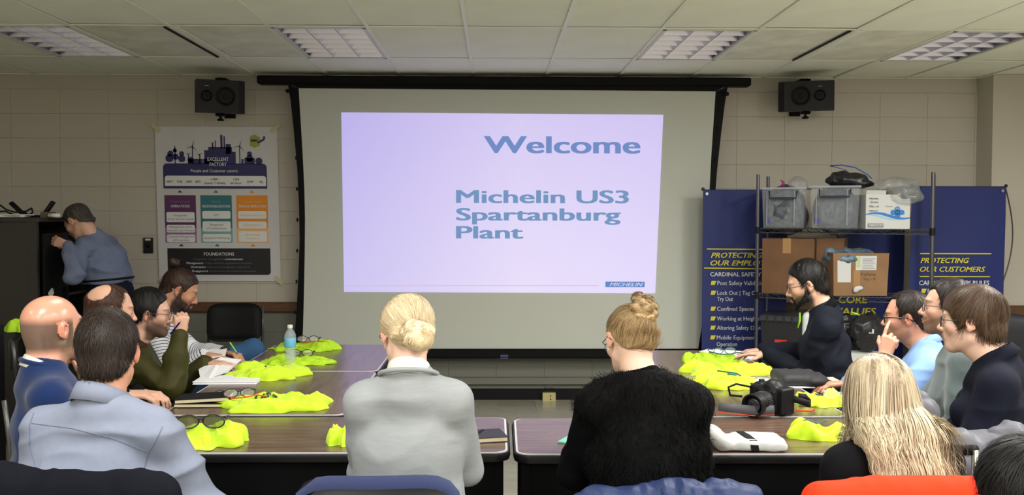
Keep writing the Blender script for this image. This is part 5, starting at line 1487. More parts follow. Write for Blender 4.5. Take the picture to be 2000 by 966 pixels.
def eyeglass(parent, hc, M, hs, fm, rnd=False, w=.0016, lens=None):
    A = M; F = lambda x, y, z: Vector(hc)+A @ (Vector((x, y, z))*hs)
    t = None
    g = G(); gl = G()
    for q in (-1, 1):
        n = 20; pts = []
        for i in range(n):
            a = 2*math.pi*i/n; e = .8 if not rnd else 1.0
            cx_, sx_ = math.cos(a), math.sin(a)
            x = math.copysign(abs(cx_)**e, cx_)*.0245; z = math.copysign(abs(sx_)**e, sx_)*(.0185 if not rnd else .022)
            pts.append(F(q*.0335+x, .103-abs(q*.0335+x)*.12, -.002+z))
        g.tube(pts, w, 5, closed=True); gl.add(pts, [tuple(range(n))])
        g.tube([F(q*.058, .094, .006), F(q*.075, .07, .008), F(q*.0815, .0, .006), F(q*.082, -.012, .002), F(q*.079, -.03, -.012)], w*1.1, 5)
    g.tube([F(-.010, .103, .004), F(0, .107, .006), F(.010, .103, .004)], w*1.2, 5)
    o = build('glasses', g, fm, parent, smooth=True)
    build('lens', gl, lens or M_lensc, o)
    return o
def person(label, hip, yaw, head, hrot, hands=(None, None), skin='light', hs=1.0, top=None, syaw=None, zh=.55, fem=False, ws=1.0, beard=None, brow=(60, 44, 34), bald=False, legs=None, loose=0.0, group=None, pants=None, feet=None, cuff=(1.0, 1.0), bulk=1.0, neckr=.056, headstep=.0045, stand=False, jaw=1.0, fold=.006, gstep=.008, back=0.0, neckdz=0.0, nose=1.0, shrug=0.0, polar=None, skinmat=None):
    M = frame_of(*hrot); hc = Vector(head); Bf = frame_of(yaw); Sf = frame_of(yaw if syaw is None else syaw)
    right, fwd = Sf.col[0].copy(), Sf.col[1].copy(); br, bf = Bf.col[0].copy(), Bf.col[1].copy()
    Hp = Vector((hip[0], hip[1], zh))
    sb = hc+M @ Vector((0, -.03, -.062))*hs
    tohip = Hp-sb; th_ = Vector((tohip.x, tohip.y, 0)); th_ = th_.normalized()*min(th_.length*.3, .045) if th_.length > 1e-4 else th_; th_ = th_-fwd*.022
    nb = sb+Vector((0, 0, -(.066+neckdz)*hs))+th_
    axis = (Hp-nb); al = axis.length; axn = axis.normalized()
    fwt = (fwd-axn*fwd.dot(axn)).normalized()
    up3 = nb+axn*(.10)+fwt*.035-fwt*back
    chest = nb+axn*(al*.42)+fwt*.03-fwt*back*1.6
    waist = nb+axn*(al*.75)+bf*.02-fwt*back
    sh = [nb+axn*(.090-shrug)+right*q*.150*ws+fwt*.012 for q in (-1, 1)]
    tc = top or {}
    root = thing('person', label, 'person', (hip[0], hip[1], 0), group)
    arms = []
    for q, h in zip((-1, 1), hands):
        a_, b_ = .285*hs**.5, .255*hs**.5
        if h is None: h = dict(w=sh[(q+1)//2]+right*q*.06+fwt*.22-Vector((0, 0, .42)), d=fwd-Vector((0, 0, .3)), n=-right*q)
        pole = Vector(h.get('pole', -fwt*.25+right*q*.12-Vector((0, 0, 1))))
        el, W = ik(sh[(q+1)//2], h['w'], a_, b_, pole)
        arms.append((sh[(q+1)//2], el, W, h))
    # skin
    s = SD(); B = bulk
    if stand: pass
    s.rc(Hp, waist, .085*B, .08*B, k=.05, u=br, w=1.2)
    s.rc(waist, chest, .08*B, .085*B, k=.05, u=right, w=1.25)
    s.rc(chest, up3, .085*B, .06*B, k=.05, u=right, w=1.5)
    s.rc(nb+axn*.045, sh[0], .026, .032, k=.02); s.rc(nb+axn*.045, sh[1], .026, .032, k=.02)
    s.rc(nb-Vector((0, 0, .03)), sb+M @ Vector((0, -.0, .0))*hs, neckr*1.08*hs, neckr*.98*hs, k=.03)
    s.rc(nb+fwt*.035, hc+M @ Vector((0, .02, -.075))*hs, neckr*.85*hs, neckr*.72*hs, k=.02)
    fine = []
    P = head_sd(s, hc, M, hs, fem, jaw, nose)
    e = .135*hs; fine.append((np.array(hc)-e, np.array(hc)+e, headstep))
    for (S0_, el, W, h), q in zip(arms, (-1, 1)):
        s.rc(S0_, el, .038, .034, k=.03); s.rc(el, el.lerp(W, .35), .036, .038, k=.02); s.rc(el.lerp(W, .35), W, .038, .025, k=.02)
        if h.get('show', True) and 'w' in h:
            hand_sd(s, W, h.get('d', W-el), h.get('n', Vector((0, 0, -1))), q, h.get('curl', (.3, .35, .4, .45)), (1.0 if not fem else .9), h.get('thumb', .4), h.get('spread', .1))
            if h.get('fine', True):
                cc = np.array(W)+np.array(Vector(h.get('d', W-el)).normalized())*.08; fine.append((cc-.085, cc+.085, .0052))
    # legs
    lg = legs
    if lg is None: lg = [(Hp+br*q*.085+bf*.42+br*q*.05+Vector((0, 0, -.03)), Hp+br*q*.13+bf*(.40)+Vector((0, 0, -zh+.09))) for q in (-1, 1)]
    for q, (kn, an) in zip((-1, 1), lg):
        hj = Hp+br*q*.085
        s.rc(hj, kn, .06, .045, k=.03); s.rc(kn, an, .042, .03, k=.02)
    V, Q = s.mesh(.013, fine)
    A = np.array(M); L = ((V-np.array(hc)) @ A)/hs
    base = np.array(SKIN[skin]); C = np.tile(base, (len(V), 1)); x, y, z = L.T; ax_ = np.abs(x)
    C *= (1+.05*noise3(V, 30, 3))[:,None]
    headm = (np.linalg.norm(L, axis=1) < .16)
    def mix(mask, col, w): 
        w = (mask*w)[:,None]; C[:] = C*(1-w)+np.array(col)*w
    red = base*np.array((1.0, .62, .55))
    sm = lambda v, a, b: np.clip((v-a)/(b-a), 0, 1)
    mix(headm*(ax_ > .071)*(y < .02)*(y > -.045)*(z > -.05)*(z < .035), red, .45)
    mix(headm*np.exp(-(((ax_-.045)/.02)**2+((z+.03)/.02)**2))*(y > .04), red, .3)
    mix(headm*np.exp(-((x/.014)**2+((z+.03)/.014)**2))*(y > .09), red, .35)
    lip = headm*(y > .086)*(ax_ < .022)*(z < -.0535)*(z > -.0735)
    mix(lip, srgb(176, 96, 88), .6 if not fem else .75)
    mix(headm*np.exp(-(((ax_-.031)/.016)**2+((z+.006)/.012)**2))*(y > .06), red*.75, .25)
    bw = np.exp(-((z-.0225-.004*np.cos((ax_-.03)*60))/.0042)**2)*sm(ax_, .008, .014)*(1-sm(ax_, .046, .054))*(y > .05)
    mix(headm*bw, srgb(*brow), .85 if not fem else .6)
    if beard:
        bc, st, sty = beard
        cheek = sm(-z, .022+np.clip(y-.02, 0, .1)*.40, .042+np.clip(y-.02, 0, .1)*.36)
        msk = headm*cheek*sm(y, -.022, -.004)*(ax_ < .075)*(z > -.13)
        must = headm*(y > .075)*(z < -.042)*(z > -.056)*(ax_ < .03)
        msk = np.maximum(msk*(1-lip), must)
        sideb = headm*(y > -.004)*(y < .022)*(z < .03)*(z > -.03)*(ax_ > .05)*.8
        mix(np.clip(np.maximum(msk, sideb), 0, 1), srgb(*bc), st)
    if bald:
        # grey stubble round the back and sides
        hz_ = np.interp(y, [-.12, -.05, .0, .03, .1], [.036, .03, .03, .03, -.5])
        mk = headm*sm(hz_-z, -.012, .012)*sm(z, -.085, -.06)*(y < .035)
        mix(mk*((ax_ < .0735) | (y < -.035) | (z > .03)), srgb(96, 80, 70), bald)
    body = build_np('body', V, Q, skinmat or M_skin, root, cols=C)
    # eyes
    for q in (-1, 1):
        ce = hc+M @ Vector((q*.031, .0835, .0005))*hs
        eo = build('eye', G().ball(ce, (.0098*hs, .0062*hs, .0038*hs), 10, rot=M), M_sclera, root, smooth=True)
        ir = G(); fdir = (M @ Vector((0, 1, 0))); ir.lathe(ce+fdir*.0045*hs, [(.0047*hs, 0), (.0044*hs, .0014), (.001, .002)], 14, fdir, mi=0); ir.lathe(ce+fdir*.0062*hs, [(.0022*hs, 0), (.001, .0004)], 10, fdir, mi=1)
        build('iris', ir, [M_iris, M_pupil], eo, smooth=True)
    # top garment
    if tc:
        g = SD(); lo = loose
        g.rc(Hp+axn*(-.02 if not stand else -.10), waist, (.130+lo)*B, (.120+lo)*B, k=.05, u=br, w=1.3)
        g.rc(waist, chest, (.120+lo)*B, (.116+lo*.7)*B, k=.05, u=right, w=1.38)
        g.rc(chest, up3, (.116+lo*.6)*B, .088*B, k=.05, u=right, w=1.5*ws)
        if fem: 
            for q in (-1, 1): g.el(chest.lerp(up3, .35)+fwt*.085+right*q*.075, (.062, .06, .06), k=.03)
        for q in (0, 1):
            g.rc(nb+axn*.022+(sh[q]-nb)*.12, sh[q], .048, .052, k=.06)
            S0_, el, W, h = arms[q]; cf = cuff[q]; k_ = tc.get('arm', 1.0)
            g.rc(S0_, el, (.056+lo*.5)*k_, (.047+lo*.4)*k_, k=.035)
            if cf > 0:
                Wc = el.lerp(W, cf*.97); g.rc(el, el.lerp(Wc, .5), (.050+lo*.4)*k_, (.046+lo*.3)*k_, k=.018); g.rc(el.lerp(Wc, .5), Wc, (.046+lo*.3)*k_, (.036+lo*.2)*k_, k=.018)
        if stand: g.bx(Hp+Vector((0, 0, -.42)), (.6, .6, .5), .01, k=.01, sub=True)
        g.rc(nb+axn*.012+fwt*.012, nb+axn*.07+fwt*.01, .064*hs, .085, k=.04)
        # neck opening
        g.rc(nb-axn*.05+fwt*.03, sb+Vector((0, 0, .05)), tc.get('neck', .056)*hs*.72, .05*hs, k=.012, sub=True)
        V, Q = g.mesh(gstep); N = vnormals(V, Q)
        f = folds(V, tc.get('ff', 8.5), tc.get('seed', int(abs(hip[0])*100)), tc.get('fa', (1, 1, 1.5)))
        # creases gather at elbows, armpits and waist
        wgt = np.full(len(V), .5)
        for q in (0, 1):
            for pt, rad in ((arms[q][1], .12), (arms[q][0]+axn*.12, .12)):
                wgt += .9*np.exp(-(np.linalg.norm(V-np.array(pt), axis=1)/rad)**2)
        wgt += .5*np.exp(-(np.linalg.norm(V-np.array(waist), axis=1)/.2)**2)
        V = V+N*(f*fold*wgt)[:,None]
        # stripe coordinate: along torso axis, along arms on sleeves
        ua = (V-np.array(nb)) @ np.array(axn); bd = np.linalg.norm(V-np.array(nb)-ua[:,None]*np.array(axn)[None], axis=1)-.06
        u = ua.copy()
        for q in (0, 1):
            for p0, p1, off in ((arms[q][0], arms[q][1], .05), (arms[q][1], arms[q][2], .335)):
                d = np.array(p1-p0); Ld = np.linalg.norm(d); t = np.clip(((V-np.array(p0)) @ d)/(Ld*Ld), 0, 1)
                dist = np.linalg.norm(V-np.array(p0)-t[:,None]*d, axis=1)+(.02 if off < .1 else -.01)
                mm = dist < bd; u[mm] = (t*Ld+off)[mm]; bd[mm] = dist[mm]
        go = build_np(tc.get('name', 'shirt'), V, Q, tc['mat'], root, attrs={'stripe': u})
        if tc.get('collar'):
            col = tc['collar']; cm = col.get('mat', tc['mat'])
            cax = (sb-nb).normalized(); cax = (cax*.6+Vector((0, 0, .4))+(-fwt)*.0).normalized(); c0 = nb+axn*.008+fwt*.014
            e1 = right; e2 = cax.cross(e1)*-1
            e2 = (fwt-cax*fwt.dot(cax)).normalized(); e1 = e2.cross(cax)*1.0
            n = 40; gap = col.get('gap', .35); hC = col.get('h', .04); rb = col.get('r', .068)*.93; V_ = []; F_ = []
            prof = [(0, -.03), (.0, hC*.55), (.001, hC), (.007, hC*.99), (.012, hC*.5), (.018+col.get('flare', 0), -.010)] if col.get('fold', True) else [(0, -.014), (-.002, hC*.5), (-.004, hC), (.006, hC), (.009, hC*.5), (.012, -.014)]
            for i in range(n+1):
                a = gap+(2*math.pi-2*gap)*i/n; cth, sth = math.cos(a), math.sin(a)
                front = .5+.5*cth
                for (dr_, dz_) in prof:
                    rr_ = rb+dr_; V_.append(c0+(e2*cth*1.06+e1*sth)*rr_+cax*(dz_*(1-.25*front)+(.012*(1-front))-front*.02))
            m_ = len(prof)
            for i in range(n):
                for j in range(m_-1): F_.append((i*m_+j, (i+1)*m_+j, (i+1)*m_+j+1, i*m_+j+1))
            co = build(col.get('name', 'collar'), G().add(V_, F_), cm, go, smooth=True)
            md = co.modifiers.new('s', 'SOLIDIFY'); md.thickness = .003
        if tc.get('cuffs'):
            for q in (0, 1):
                S0_, el, W, h = arms[q]
                if cuff[q] <= 0: continue
                Wc = el.lerp(W, cuff[q]*.97); d = (W-el).normalized()
                build('cuff', G().tube([Wc-d*.035, Wc-d*.03, Wc+d*.012, Wc+d*.016], [.033+lo*.2, .040+lo*.2, .038+lo*.2, .033], 18), tc.get('cuffmat', tc['mat']), go, smooth=True, angle=50)
    else: go = None
    # trousers and shoes
    g = SD(); 
    g.rc(Hp-br*.06, Hp+br*.06, .118*B, .118*B, k=.04)
    if stand: g.rc(Hp, Hp-axn*.055, .128*B, .128*B, k=.03, u=br, w=1.25)
    for q, (kn, an) in zip((-1, 1), lg):
        hj = Hp+br*q*.085
        g.rc(hj, kn, .086, .062, k=.03); g.rc(kn, kn.lerp(an, .9), .060, .048, k=.025)
    V, Q = g.mesh(.012); N = vnormals(V, Q); V = V+N*(folds(V, 9, 5)*.007)[:,None]
    build_np('trousers', V, Q, pants or M_jean, root)
    for q, (kn, an) in zip((-1, 1), lg):
        fd = bf if feet is None else Vector(feet)
        s2 = SD().rc(an+Vector((0, 0, -.045)), an+fd*.12+Vector((0, 0, -.052)), .038, .032, k=.03).rc(an, an+Vector((0, 0, -.03)), .04, .04, k=.02)
        V, Q = s2.mesh(.01); V[:,2] = np.maximum(V[:,2], .004); build_np('shoe', V, Q, M_shoe, root)
    return dict(root=root, M=M, hc=hc, hs=hs, sh=sh, nb=nb, arms=arms, top=go, chest=chest, waist=waist, right=right, fwd=fwt, up=-axn, sb=sb, hip=Hp)
M_jean = mat('denim', srgb(40, 52, 78), .85, bump=(400, .4)); M_trd = mat('trouser_dark', srgb(24, 24, 28), .85, bump=(400, .3)); M_shoe = mat('shoe_dark', (.02, .018, .016), .4)
H_ = lambda px, py, Y: at(px, py, Y=Y)

def cloth(name, c, rough=.85, b=(350, .35), **k): k.setdefault('spec', .14); return mat(name, srgb(*c), rough, bump=(b[0]*1.6, b[1]*.35), **k)
V3 = Vector
# --- 1 man in the light grey shirt, back view, front left
m_sh = cloth('oxford_grey', (126, 133, 152), .85, (500, .4), var=.03, vscale=60)
hd = H_(212, 688, 2.80)
P2 = person('man from behind in a light grey-blue shirt with short dark brown hair, front left', (hd.x-.03, 2.76), 8, hd, (-8, 6, -2), skin='pink', headstep=.0042,
    top=dict(mat=m_sh, name='shirt', collar=dict(h=.042, r=.07, gap=.3), cuffs=True, ff=5, seed=4, fa=(.7, .7, 1.9)), ws=1.12, loose=.012, fold=.022, gstep=.0065, pants=M_jean, neckr=.06,
    hands=(dict(w=V3((hd.x-.20, 3.10, .62)), d=V3((.2, 1, -.1)), n=V3((0, 0, -1))), dict(w=V3((hd.x+.26, 3.02, .60)), d=V3((.1, 1, -.2)), n=V3((0, 0, -1)), pole=V3((.55, -.3, -.6)))), back=.02)
hm = hair_mat('hair_dark', *HAIR['dark'])
hair_cap('hair', P2['root'], P2['hc'], P2['M'], 1.0, LINE_M, (.009, .016, .010), hm, 1, 9000, .022, amp=.0035, step=.004, width=.0012, frizz=.3)
from mathutils.bvhtree import BVHTree
def seam(P, name, pts, r=.0013, m=None, n=16):
    """a raised seam laid on the garment: points dropped onto its back"""
    me = P['top'].data; off = V3(root_loc(P['top'])); bv = BVHTree.FromPolygons([v.co+off for v in me.vertices], [tuple(p.vertices) for p in me.polygons])
    out = []
    for i in range(len(pts)-1):
        for k in range(n):
            a, b = pts[i], pts[i+1]; q = at(a[0]+(b[0]-a[0])*k/n, a[1]+(b[1]-a[1])*k/n, Y=P['nb'].y); d = (q-CAM).normalized()
            h = bv.ray_cast(q-d*.6, d)
            if h[0] is not None: out.append(h[0]-d*.0006)
    if len(out) > 2: build(name, G().tube(out, r, 5), m or P['top'].data.materials[0], P['top'], smooth=True)
m_seam = cloth('oxford_seam', (104, 112, 136))
seam(P2, 'yoke_seam', [(62, 826), (140, 836), (220, 856), (292, 884)], m=m_seam)
seam(P2, 'shoulder_seam', [(318, 832), (304, 862), (288, 890), (280, 925)], m=m_seam)
seam(P2, 'shoulder_seam', [(66, 806), (58, 830), (58, 870), (70, 912)], m=m_seam)
# --- 2 bald man in the blue sweater
m_sw = cloth('sweater_blue', (21, 42, 88), .95, (500, .6), sheen=.2)
hd = H_(104, 640, 3.42)
P1 = person('bald man with grey stubble in a blue sweater over a white collar, far left', (hd.x+.0, 3.36), 60, hd, (34, -2, 0), skin='pink', skinmat=M_shine, bald=.9, beard=((120, 100, 90), .4, 0),
    top=dict(mat=m_sw, name='sweater', ff=6, seed=9, neck=.066, collar=dict(h=.03, r=.062, gap=.25, mat=M_white, name='shirt_collar')), loose=.008, fold=.009, pants=M_trd, ws=1.04,
    hands=(dict(w=H_(163, 752, 3.62), d=V3((-.1, .1, .9)), n=V3((-.7, -.5, .3)), pole=V3((1, .1, -.5)), curl=(.9, 1.0, 1.0, 1.0)), dict(w=V3((-1.50, 3.60, .80)), d=V3((.0, 1, -.05)), n=V3((0, 0, -1)), curl=(.4, .45, .5, .5), pole=V3((.6, -.5, -.6)))))
build('ribbed_neckband', G().tube([P1['nb']+V3((0, 0, .0))+P1['right']*.066*math.cos(a)+P1['fwd']*(.070*math.sin(a)+.014)+V3((0, 0, .010-.020*math.sin(a))) for a in [i*math.pi/14 for i in range(28)]], .009, 8, closed=True), m_sw, P1['top'], smooth=True)
# --- 3 balding man behind
hd = H_(216, 606, 4.4)
m_bk = cloth('sweater_black', (11, 11, 14), .95)
P3 = person('balding man in a black sweater behind the bald man, hands on the table', (hd.x-.1, 4.3), 72, hd, (62, 8, 0), skin='light', beard=((100, 80, 66), .35, 0),
    top=dict(mat=m_bk, name='sweater', ff=6, seed=2), pants=M_trd,
    hands=(dict(w=V3((-1.59, 4.32, .785)), d=V3((1, -.1, -.1)), n=V3((0, 0, -1)), curl=(.5, .6, .6, .6), pole=V3((-.2, .6, -.6))), dict(w=V3((-1.61, 4.20, .80)), d=V3((1, .25, -.05)), n=V3((0, .2, -1)), curl=(.5, .55, .6, .7), pole=V3((-.2, -.7, -.6)))))
hm = hair_mat('hair_auburn', *HAIR['auburn'])
LB = (np.array([-.2, -.105, -.085, -.03, -.022, .014, .020, .028, .036, .055, .075, .2]), np.array([-.07, -.07, -.065, -.03, .018, .018, -.012, -.005, .04, .078, .095, .11]))
o, _ = hair_cap('hair', P3['root'], P3['hc'], P3['M'], 1.0, LB, (.006, .003, .006), hm, 3, 3500, .03, amp=.002, frizz=.15, recess=.03, hole=((.03, -.066, .086), .052))
# --- 4 man with glasses in the green jacket
m_gr = cloth('waxed_green', (58, 56, 26), .55, (120, .3), var=.08, vscale=14)
hd = H_(293, 612, 4.95)
P4 = person('man with round glasses in an olive green jacket holding a pen to his chin', (hd.x-.13, 4.85), 80, hd, (76, 4, 0), skin='light', beard=((52, 38, 30), .85, 0),
    top=dict(mat=m_gr, name='jacket', ff=5, seed=14, arm=1.12, collar=dict(h=.04, r=.078, gap=.5, mat=cloth('corduroy_brown', (62, 42, 34)), flare=.012)), loose=.014, fold=.022, pants=M_trd, ws=1.05,
    hands=(dict(w=V3((hd.x+.24, 5.08, .80)), d=V3((1, -.15, -.05)), n=V3((0, .1, -1)), curl=(.15, .2, .25, .3)), dict(w=H_(350, 655, 4.74), d=V3((.12, .08, 1)), n=V3((-.5, .8, 0)), curl=(1.15, 1.2, 1.2, 1.2), thumb=.6, pole=V3((.55, -.35, -1)))), hs=1.0)
hm = hair_mat('hair_black', *HAIR['black'])
hair_cap('hair', P4['root'], P4['hc'], P4['M'], 1.0, LINE_M, (.008, .022, .010), hm, 4, 3500, .03, amp=.004, frizz=.25)
eyeglass(P4['root'], P4['hc'], P4['M'], 1.0, mat('frame_metal', srgb(60, 30, 34), .3), rnd=True, w=.0017)
p = H_(357, 622, 4.70); q = H_(333, 652, 4.72)
t = thing('pen', 'blue pen held upright in the hand of the green jacketed man', 'pen', q)
build('barrel', G().cyl(q, p.lerp(q, .25), .0045, 8), mat('pen_blue', srgb(20, 20, 110), .3), t, smooth=True, angle=40); build('tip', G().cyl(p.lerp(q, .25), p, .0035, 8, r2=.001), mat('pen_silver', srgb(190, 200, 205), .3), t, smooth=True)
# --- 5 man with bun
def stripe_mat():
    m = bpy.data.materials.new('striped_jersey'); m.use_nodes = True; nt = m.node_tree; b = nt.nodes['Principled BSDF']
    a = nt.nodes.new('ShaderNodeAttribute'); a.attribute_name = 'stripe'
    mu = nt.nodes.new('ShaderNodeMath'); mu.operation = 'MULTIPLY'; mu.inputs[1].default_value = 58; nt.links.new(a.outputs['Fac'], mu.inputs[0])
    fr_ = nt.nodes.new('ShaderNodeMath'); fr_.operation = 'FRACT'; nt.links.new(mu.outputs[0], fr_.inputs[0])
    lt = nt.nodes.new('ShaderNodeMath'); lt.operation = 'LESS_THAN'; lt.inputs[1].default_value = .22; nt.links.new(fr_.outputs[0], lt.inputs[0])
    mx = nt.nodes.new('ShaderNodeMix'); mx.data_type = 'RGBA'; mx.inputs[6].default_value = (*srgb(212, 214, 220), 1); mx.inputs[7].default_value = (*srgb(28, 30, 44), 1)
    nt.links.new(lt.outputs[0], mx.inputs[0]); nt.links.new(mx.outputs[2], b.inputs['Base Color']); b.inputs['Roughness'].default_value = .9
    return m
hd = H_(352, 566, 5.6)
P5 = person('bearded man with a hair bun in a white striped shirt, writing', (hd.x-.22, 5.55), 78, hd, (74, 26, 0), skin='tan', beard=((36, 26, 22), .95, 0),
    top=dict(mat=stripe_mat(), name='striped_shirt', ff=6, seed=3), pants=cloth('denim_light', (52, 84, 122)), loose=.006, fold=.008,
    hands=(dict(w=H_(438, 688, 5.5), d=V3((1, -.35, -.1)), n=V3((0, -.2, -1)), curl=(.8, .9, .9, .9), thumb=.6, pole=V3((0, .6, -1))), dict(w=H_(398, 692, 5.35), d=V3((1, .25, -.1)), n=V3((0, -.1, -1)), curl=(.3, .35, .4, .4))),
    legs=[(V3((-1.46, 5.86, .76)), V3((-1.5, 5.8, .35))), (V3((-1.55, 5.62, .58)), V3((-1.5, 5.62, .09)))])
hm = hair_mat('hair_brown_dark', srgb(24, 17, 14), srgb(78, 54, 42))
hair_cap('hair', P5['root'], P5['hc'], P5['M'], 1.0, LINE_M, (.005, .008, .007), hm, 5, 2500, .05, comb='target', target=(0, -.09, .12), amp=.0025, frizz=.1)
blob_hair('hair_bun', P5['root'], [((0, -.098, .125), (.03, .03, .027)), ((.012, -.112, .135), (.016, .016, .014)), ((-.012, -.088, .142), (.014, .014, .012))], P5['hc'], P5['M'], 1.0, hm, 5, strands=500)
def beard(P, m, L=.02, seed=0, n=1800, full=True):
    s = SD()
    for q in (-1, 1):
        s.rc((q*.055, .008, -.03), (q*.046, .02, -.062), .016, .018, k=.02); s.rc((q*.046, .02, -.062), (q*.018, .068, -.09), .018, .02+L*.3, k=.02)
        s.rc((q*.022, .090, -.052), (q*.004, .0965, -.050), .003, .0045, k=.004); s.rc((q*.022, .090, -.052), (q*.026, .078, -.07), .004, .008, k=.008)
    s.rc((0, .076, -.092), (0, .078, -.098-L), .019, .017, k=.02)
    V, Q = s.mesh(.0045); N = vnormals(V, Q)
    nn = noise3(V*np.array((90, 90, 40)), 1, seed); V = V+N*(nn*.003)[:,None]; A = np.array(P['M']); toW = lambda p: np.array(P['hc'])+(p*P['hs']) @ A.T
    o = build_np('beard', toW(V), Q, m, P['root'], attrs={'hv': np.clip(.3+.4*nn, 0, 1)})
    rnd = np.random.RandomState(seed); ix = rnd.choice(len(V), n); D = N[ix]*.25+np.array((0, .1, -.8))+rnd.normal(0, .15, (n, 3)); D /= np.linalg.norm(D, axis=1, keepdims=True)
    Vs, Qs, hv = ribbons(V[ix], D, lambda p: p*1.0, .004, 3, .0013, lambda P_, D_, i: (P_+D_*.0025, D_), rnd)
    build_np('beard_strands', toW(Vs), Qs, m, o, attrs={'hv': hv*.7})
beard(P5, hm, .03, 5)
t = thing('pen', 'small green pen in the writing hand of the man with the bun', 'pen', H_(455, 680, 5.45))
build('barrel', G().cyl(H_(449, 668, 5.45), H_(462, 688, 5.45), .0045, 8), mat('pen_green', srgb(120, 190, 60), .3), t, smooth=True, angle=40); build('tip', G().cyl(H_(462, 688, 5.45), H_(464, 692, 5.45), .003, 6, r2=.001), M_black, t)
def opensheet(pts_, label, Y=None, name='open_notebook', Ys=None):
    P = [H_(x, y, yy) for (x, y), yy in zip(pts_, Ys)]
    t = thing(name, label, 'notebook', P[0])
    # two leaves meeting at the spine P1-P4 : order a,b,c | d,e,f
    a, b, c, d, e, f = P
    for nm, q in (('left_page', (a, b, e, d)), ('right_page', (b, c, f, e))):
        n_ = (q[1]-q[0]).cross(q[3]-q[0]).normalized()*.004
        build(nm, G().add([v for v in q]+[v-n_ for v in q], [(0,1,2,3), (7,6,5,4), (0,4,5,1), (1,5,6,2), (2,6,7,3), (3,7,4,0)]), M_page, t)
    return t
opensheet([(388, 722), (430, 698), (472, 703), (392, 742), (408, 738), (446, 726)], 'open white notebook under the left hand of the green jacketed man', Ys=(5.0, 5.15, 5.2, 4.85, 4.85, 4.95))
opensheet([(384, 690), (412, 682), (444, 680), (388, 703), (412, 700), (440, 694)], 'white papers under the writing hand of the man with the bun', name='paper_pad', Ys=(5.4, 5.5, 5.5, 5.3, 5.3, 5.35))
# --- 6 standing man at the cabinet
m_st = cloth('shirt_blue_dim', (108, 118, 144), .85)
hd = H_(152, 432, 6.95)
P6 = person('standing man in a light blue shirt bending into the dark cabinet', (-2.80, 7.10), -80, hd, (-72, 38, 0), skin='light', zh=1.0, stand=True,
    top=dict(mat=m_st, name='shirt', ff=6, seed=6, arm=1.1), loose=.012, fold=.022, pants=cloth('trousers_navy', (22, 27, 42)), bulk=1.05, back=.03,
    hands=(dict(w=H_(132, 478, 6.75), d=V3((-1, .1, .3)), n=V3((.2, 1, 0)), pole=V3((.5, -.5, -1)), curl=(.4, .5, .5, .5)), dict(w=V3((-3.12, 7.1, 1.35)), d=V3((-1, 0, .1)), n=V3((0, 0, -1)), pole=V3((.2, .7, -.6)))),
    legs=[(V3((-2.72, 7.02, .52)), V3((-2.70, 7.02, .09))), (V3((-2.72, 7.24, .52)), V3((-2.66, 7.26, .09)))], feet=(-1, 0, 0), nose=1.0)
hm = hair_mat('hair_grey', *HAIR['grey'])
hair_cap('hair', P6['root'], P6['hc'], P6['M'], 1.0, LINE_M, (.006, .008, .008), hm, 6, 1500, .025)
b = P6['hip']+P6['up']*.0
build('belt', G().tube([b+P6['up']*.105+P6['fwd']*math.cos(a)*.168+P6['right']*math.sin(a)*.205 for a in [i*math.pi/16 for i in range(32)]], .016, 8, closed=True, flat=.5), M_black, P6['root'], smooth=True)
# --- 7 woman with blond bun
m_cg = cloth('cardigan_grey', (144, 148, 151), .95, (60, .3), var=.05, vscale=22, stretch=(1, 1, 6))
hd = H_(794, 652, 3.0)
P7 = person('woman from behind with a low blond bun in a light grey cardigan', (hd.x+.01, 2.92), -2, hd, (-20, 22, 4), fem=True, skin='pale', hs=.95, zh=.54, ws=.90, bulk=.94,
    top=dict(mat=m_cg, name='cardigan', ff=5, seed=21, neck=.068, collar=dict(h=.035, r=.062, gap=.2, mat=M_white, name='shirt_collar', fold=False)), loose=.006, fold=.008, gstep=.0065, pants=M_trd,
    hands=(dict(w=V3((hd.x-.10, 3.30, .82)), d=V3((.6, .6, 0)), n=V3((0, 0, -1)), pole=V3((-.12, .1, -1))), dict(w=V3((hd.x+.12, 3.30, .82)), d=V3((-.6, .5, 0)), n=V3((0, 0, -1)), pole=V3((.28, .0, -1)))))
hm = hair_mat('hair_blond', *HAIR['blond'])
hair_cap('hair', P7['root'], P7['hc'], P7['M'], .95, LINE_F, (.012, .012, .016), hm, 7, 6500, .06, comb='target', target=(.012, -.13, -.05), amp=.003, step=.004, frizz=.08, width=.0013)
blob_hair('hair_bun', P7['root'], [((.01, -.128, -.048), (.046, .03, .042)), ((.03, -.14, -.03), (.026, .02, .024)), ((-.016, -.138, -.055), (.024, .02, .024)), ((.012, -.146, -.064), (.03, .018, .022)), ((0, -.1, -.02), (.05, .04, .045))], P7['hc'], P7['M'], .95, hm, 8, amp=.004, strands=2500)
eyeglass(P7['root'], P7['hc'], P7['M'], .95, mat('frame_gold', srgb(170, 120, 70), .3, metal=.4), w=.0016)
build('knit_neckband', G().tube([P7['nb']+V3((0, 0, -.012))+P7['right']*.088*math.cos(a)+P7['fwd']*(.085*math.sin(a)+.01)+V3((0, 0, .004-.03*math.sin(a))) for a in [math.pi*1.0+i*math.pi/14 for i in range(15)]], .007, 8), m_cg, P7['top'], smooth=True)
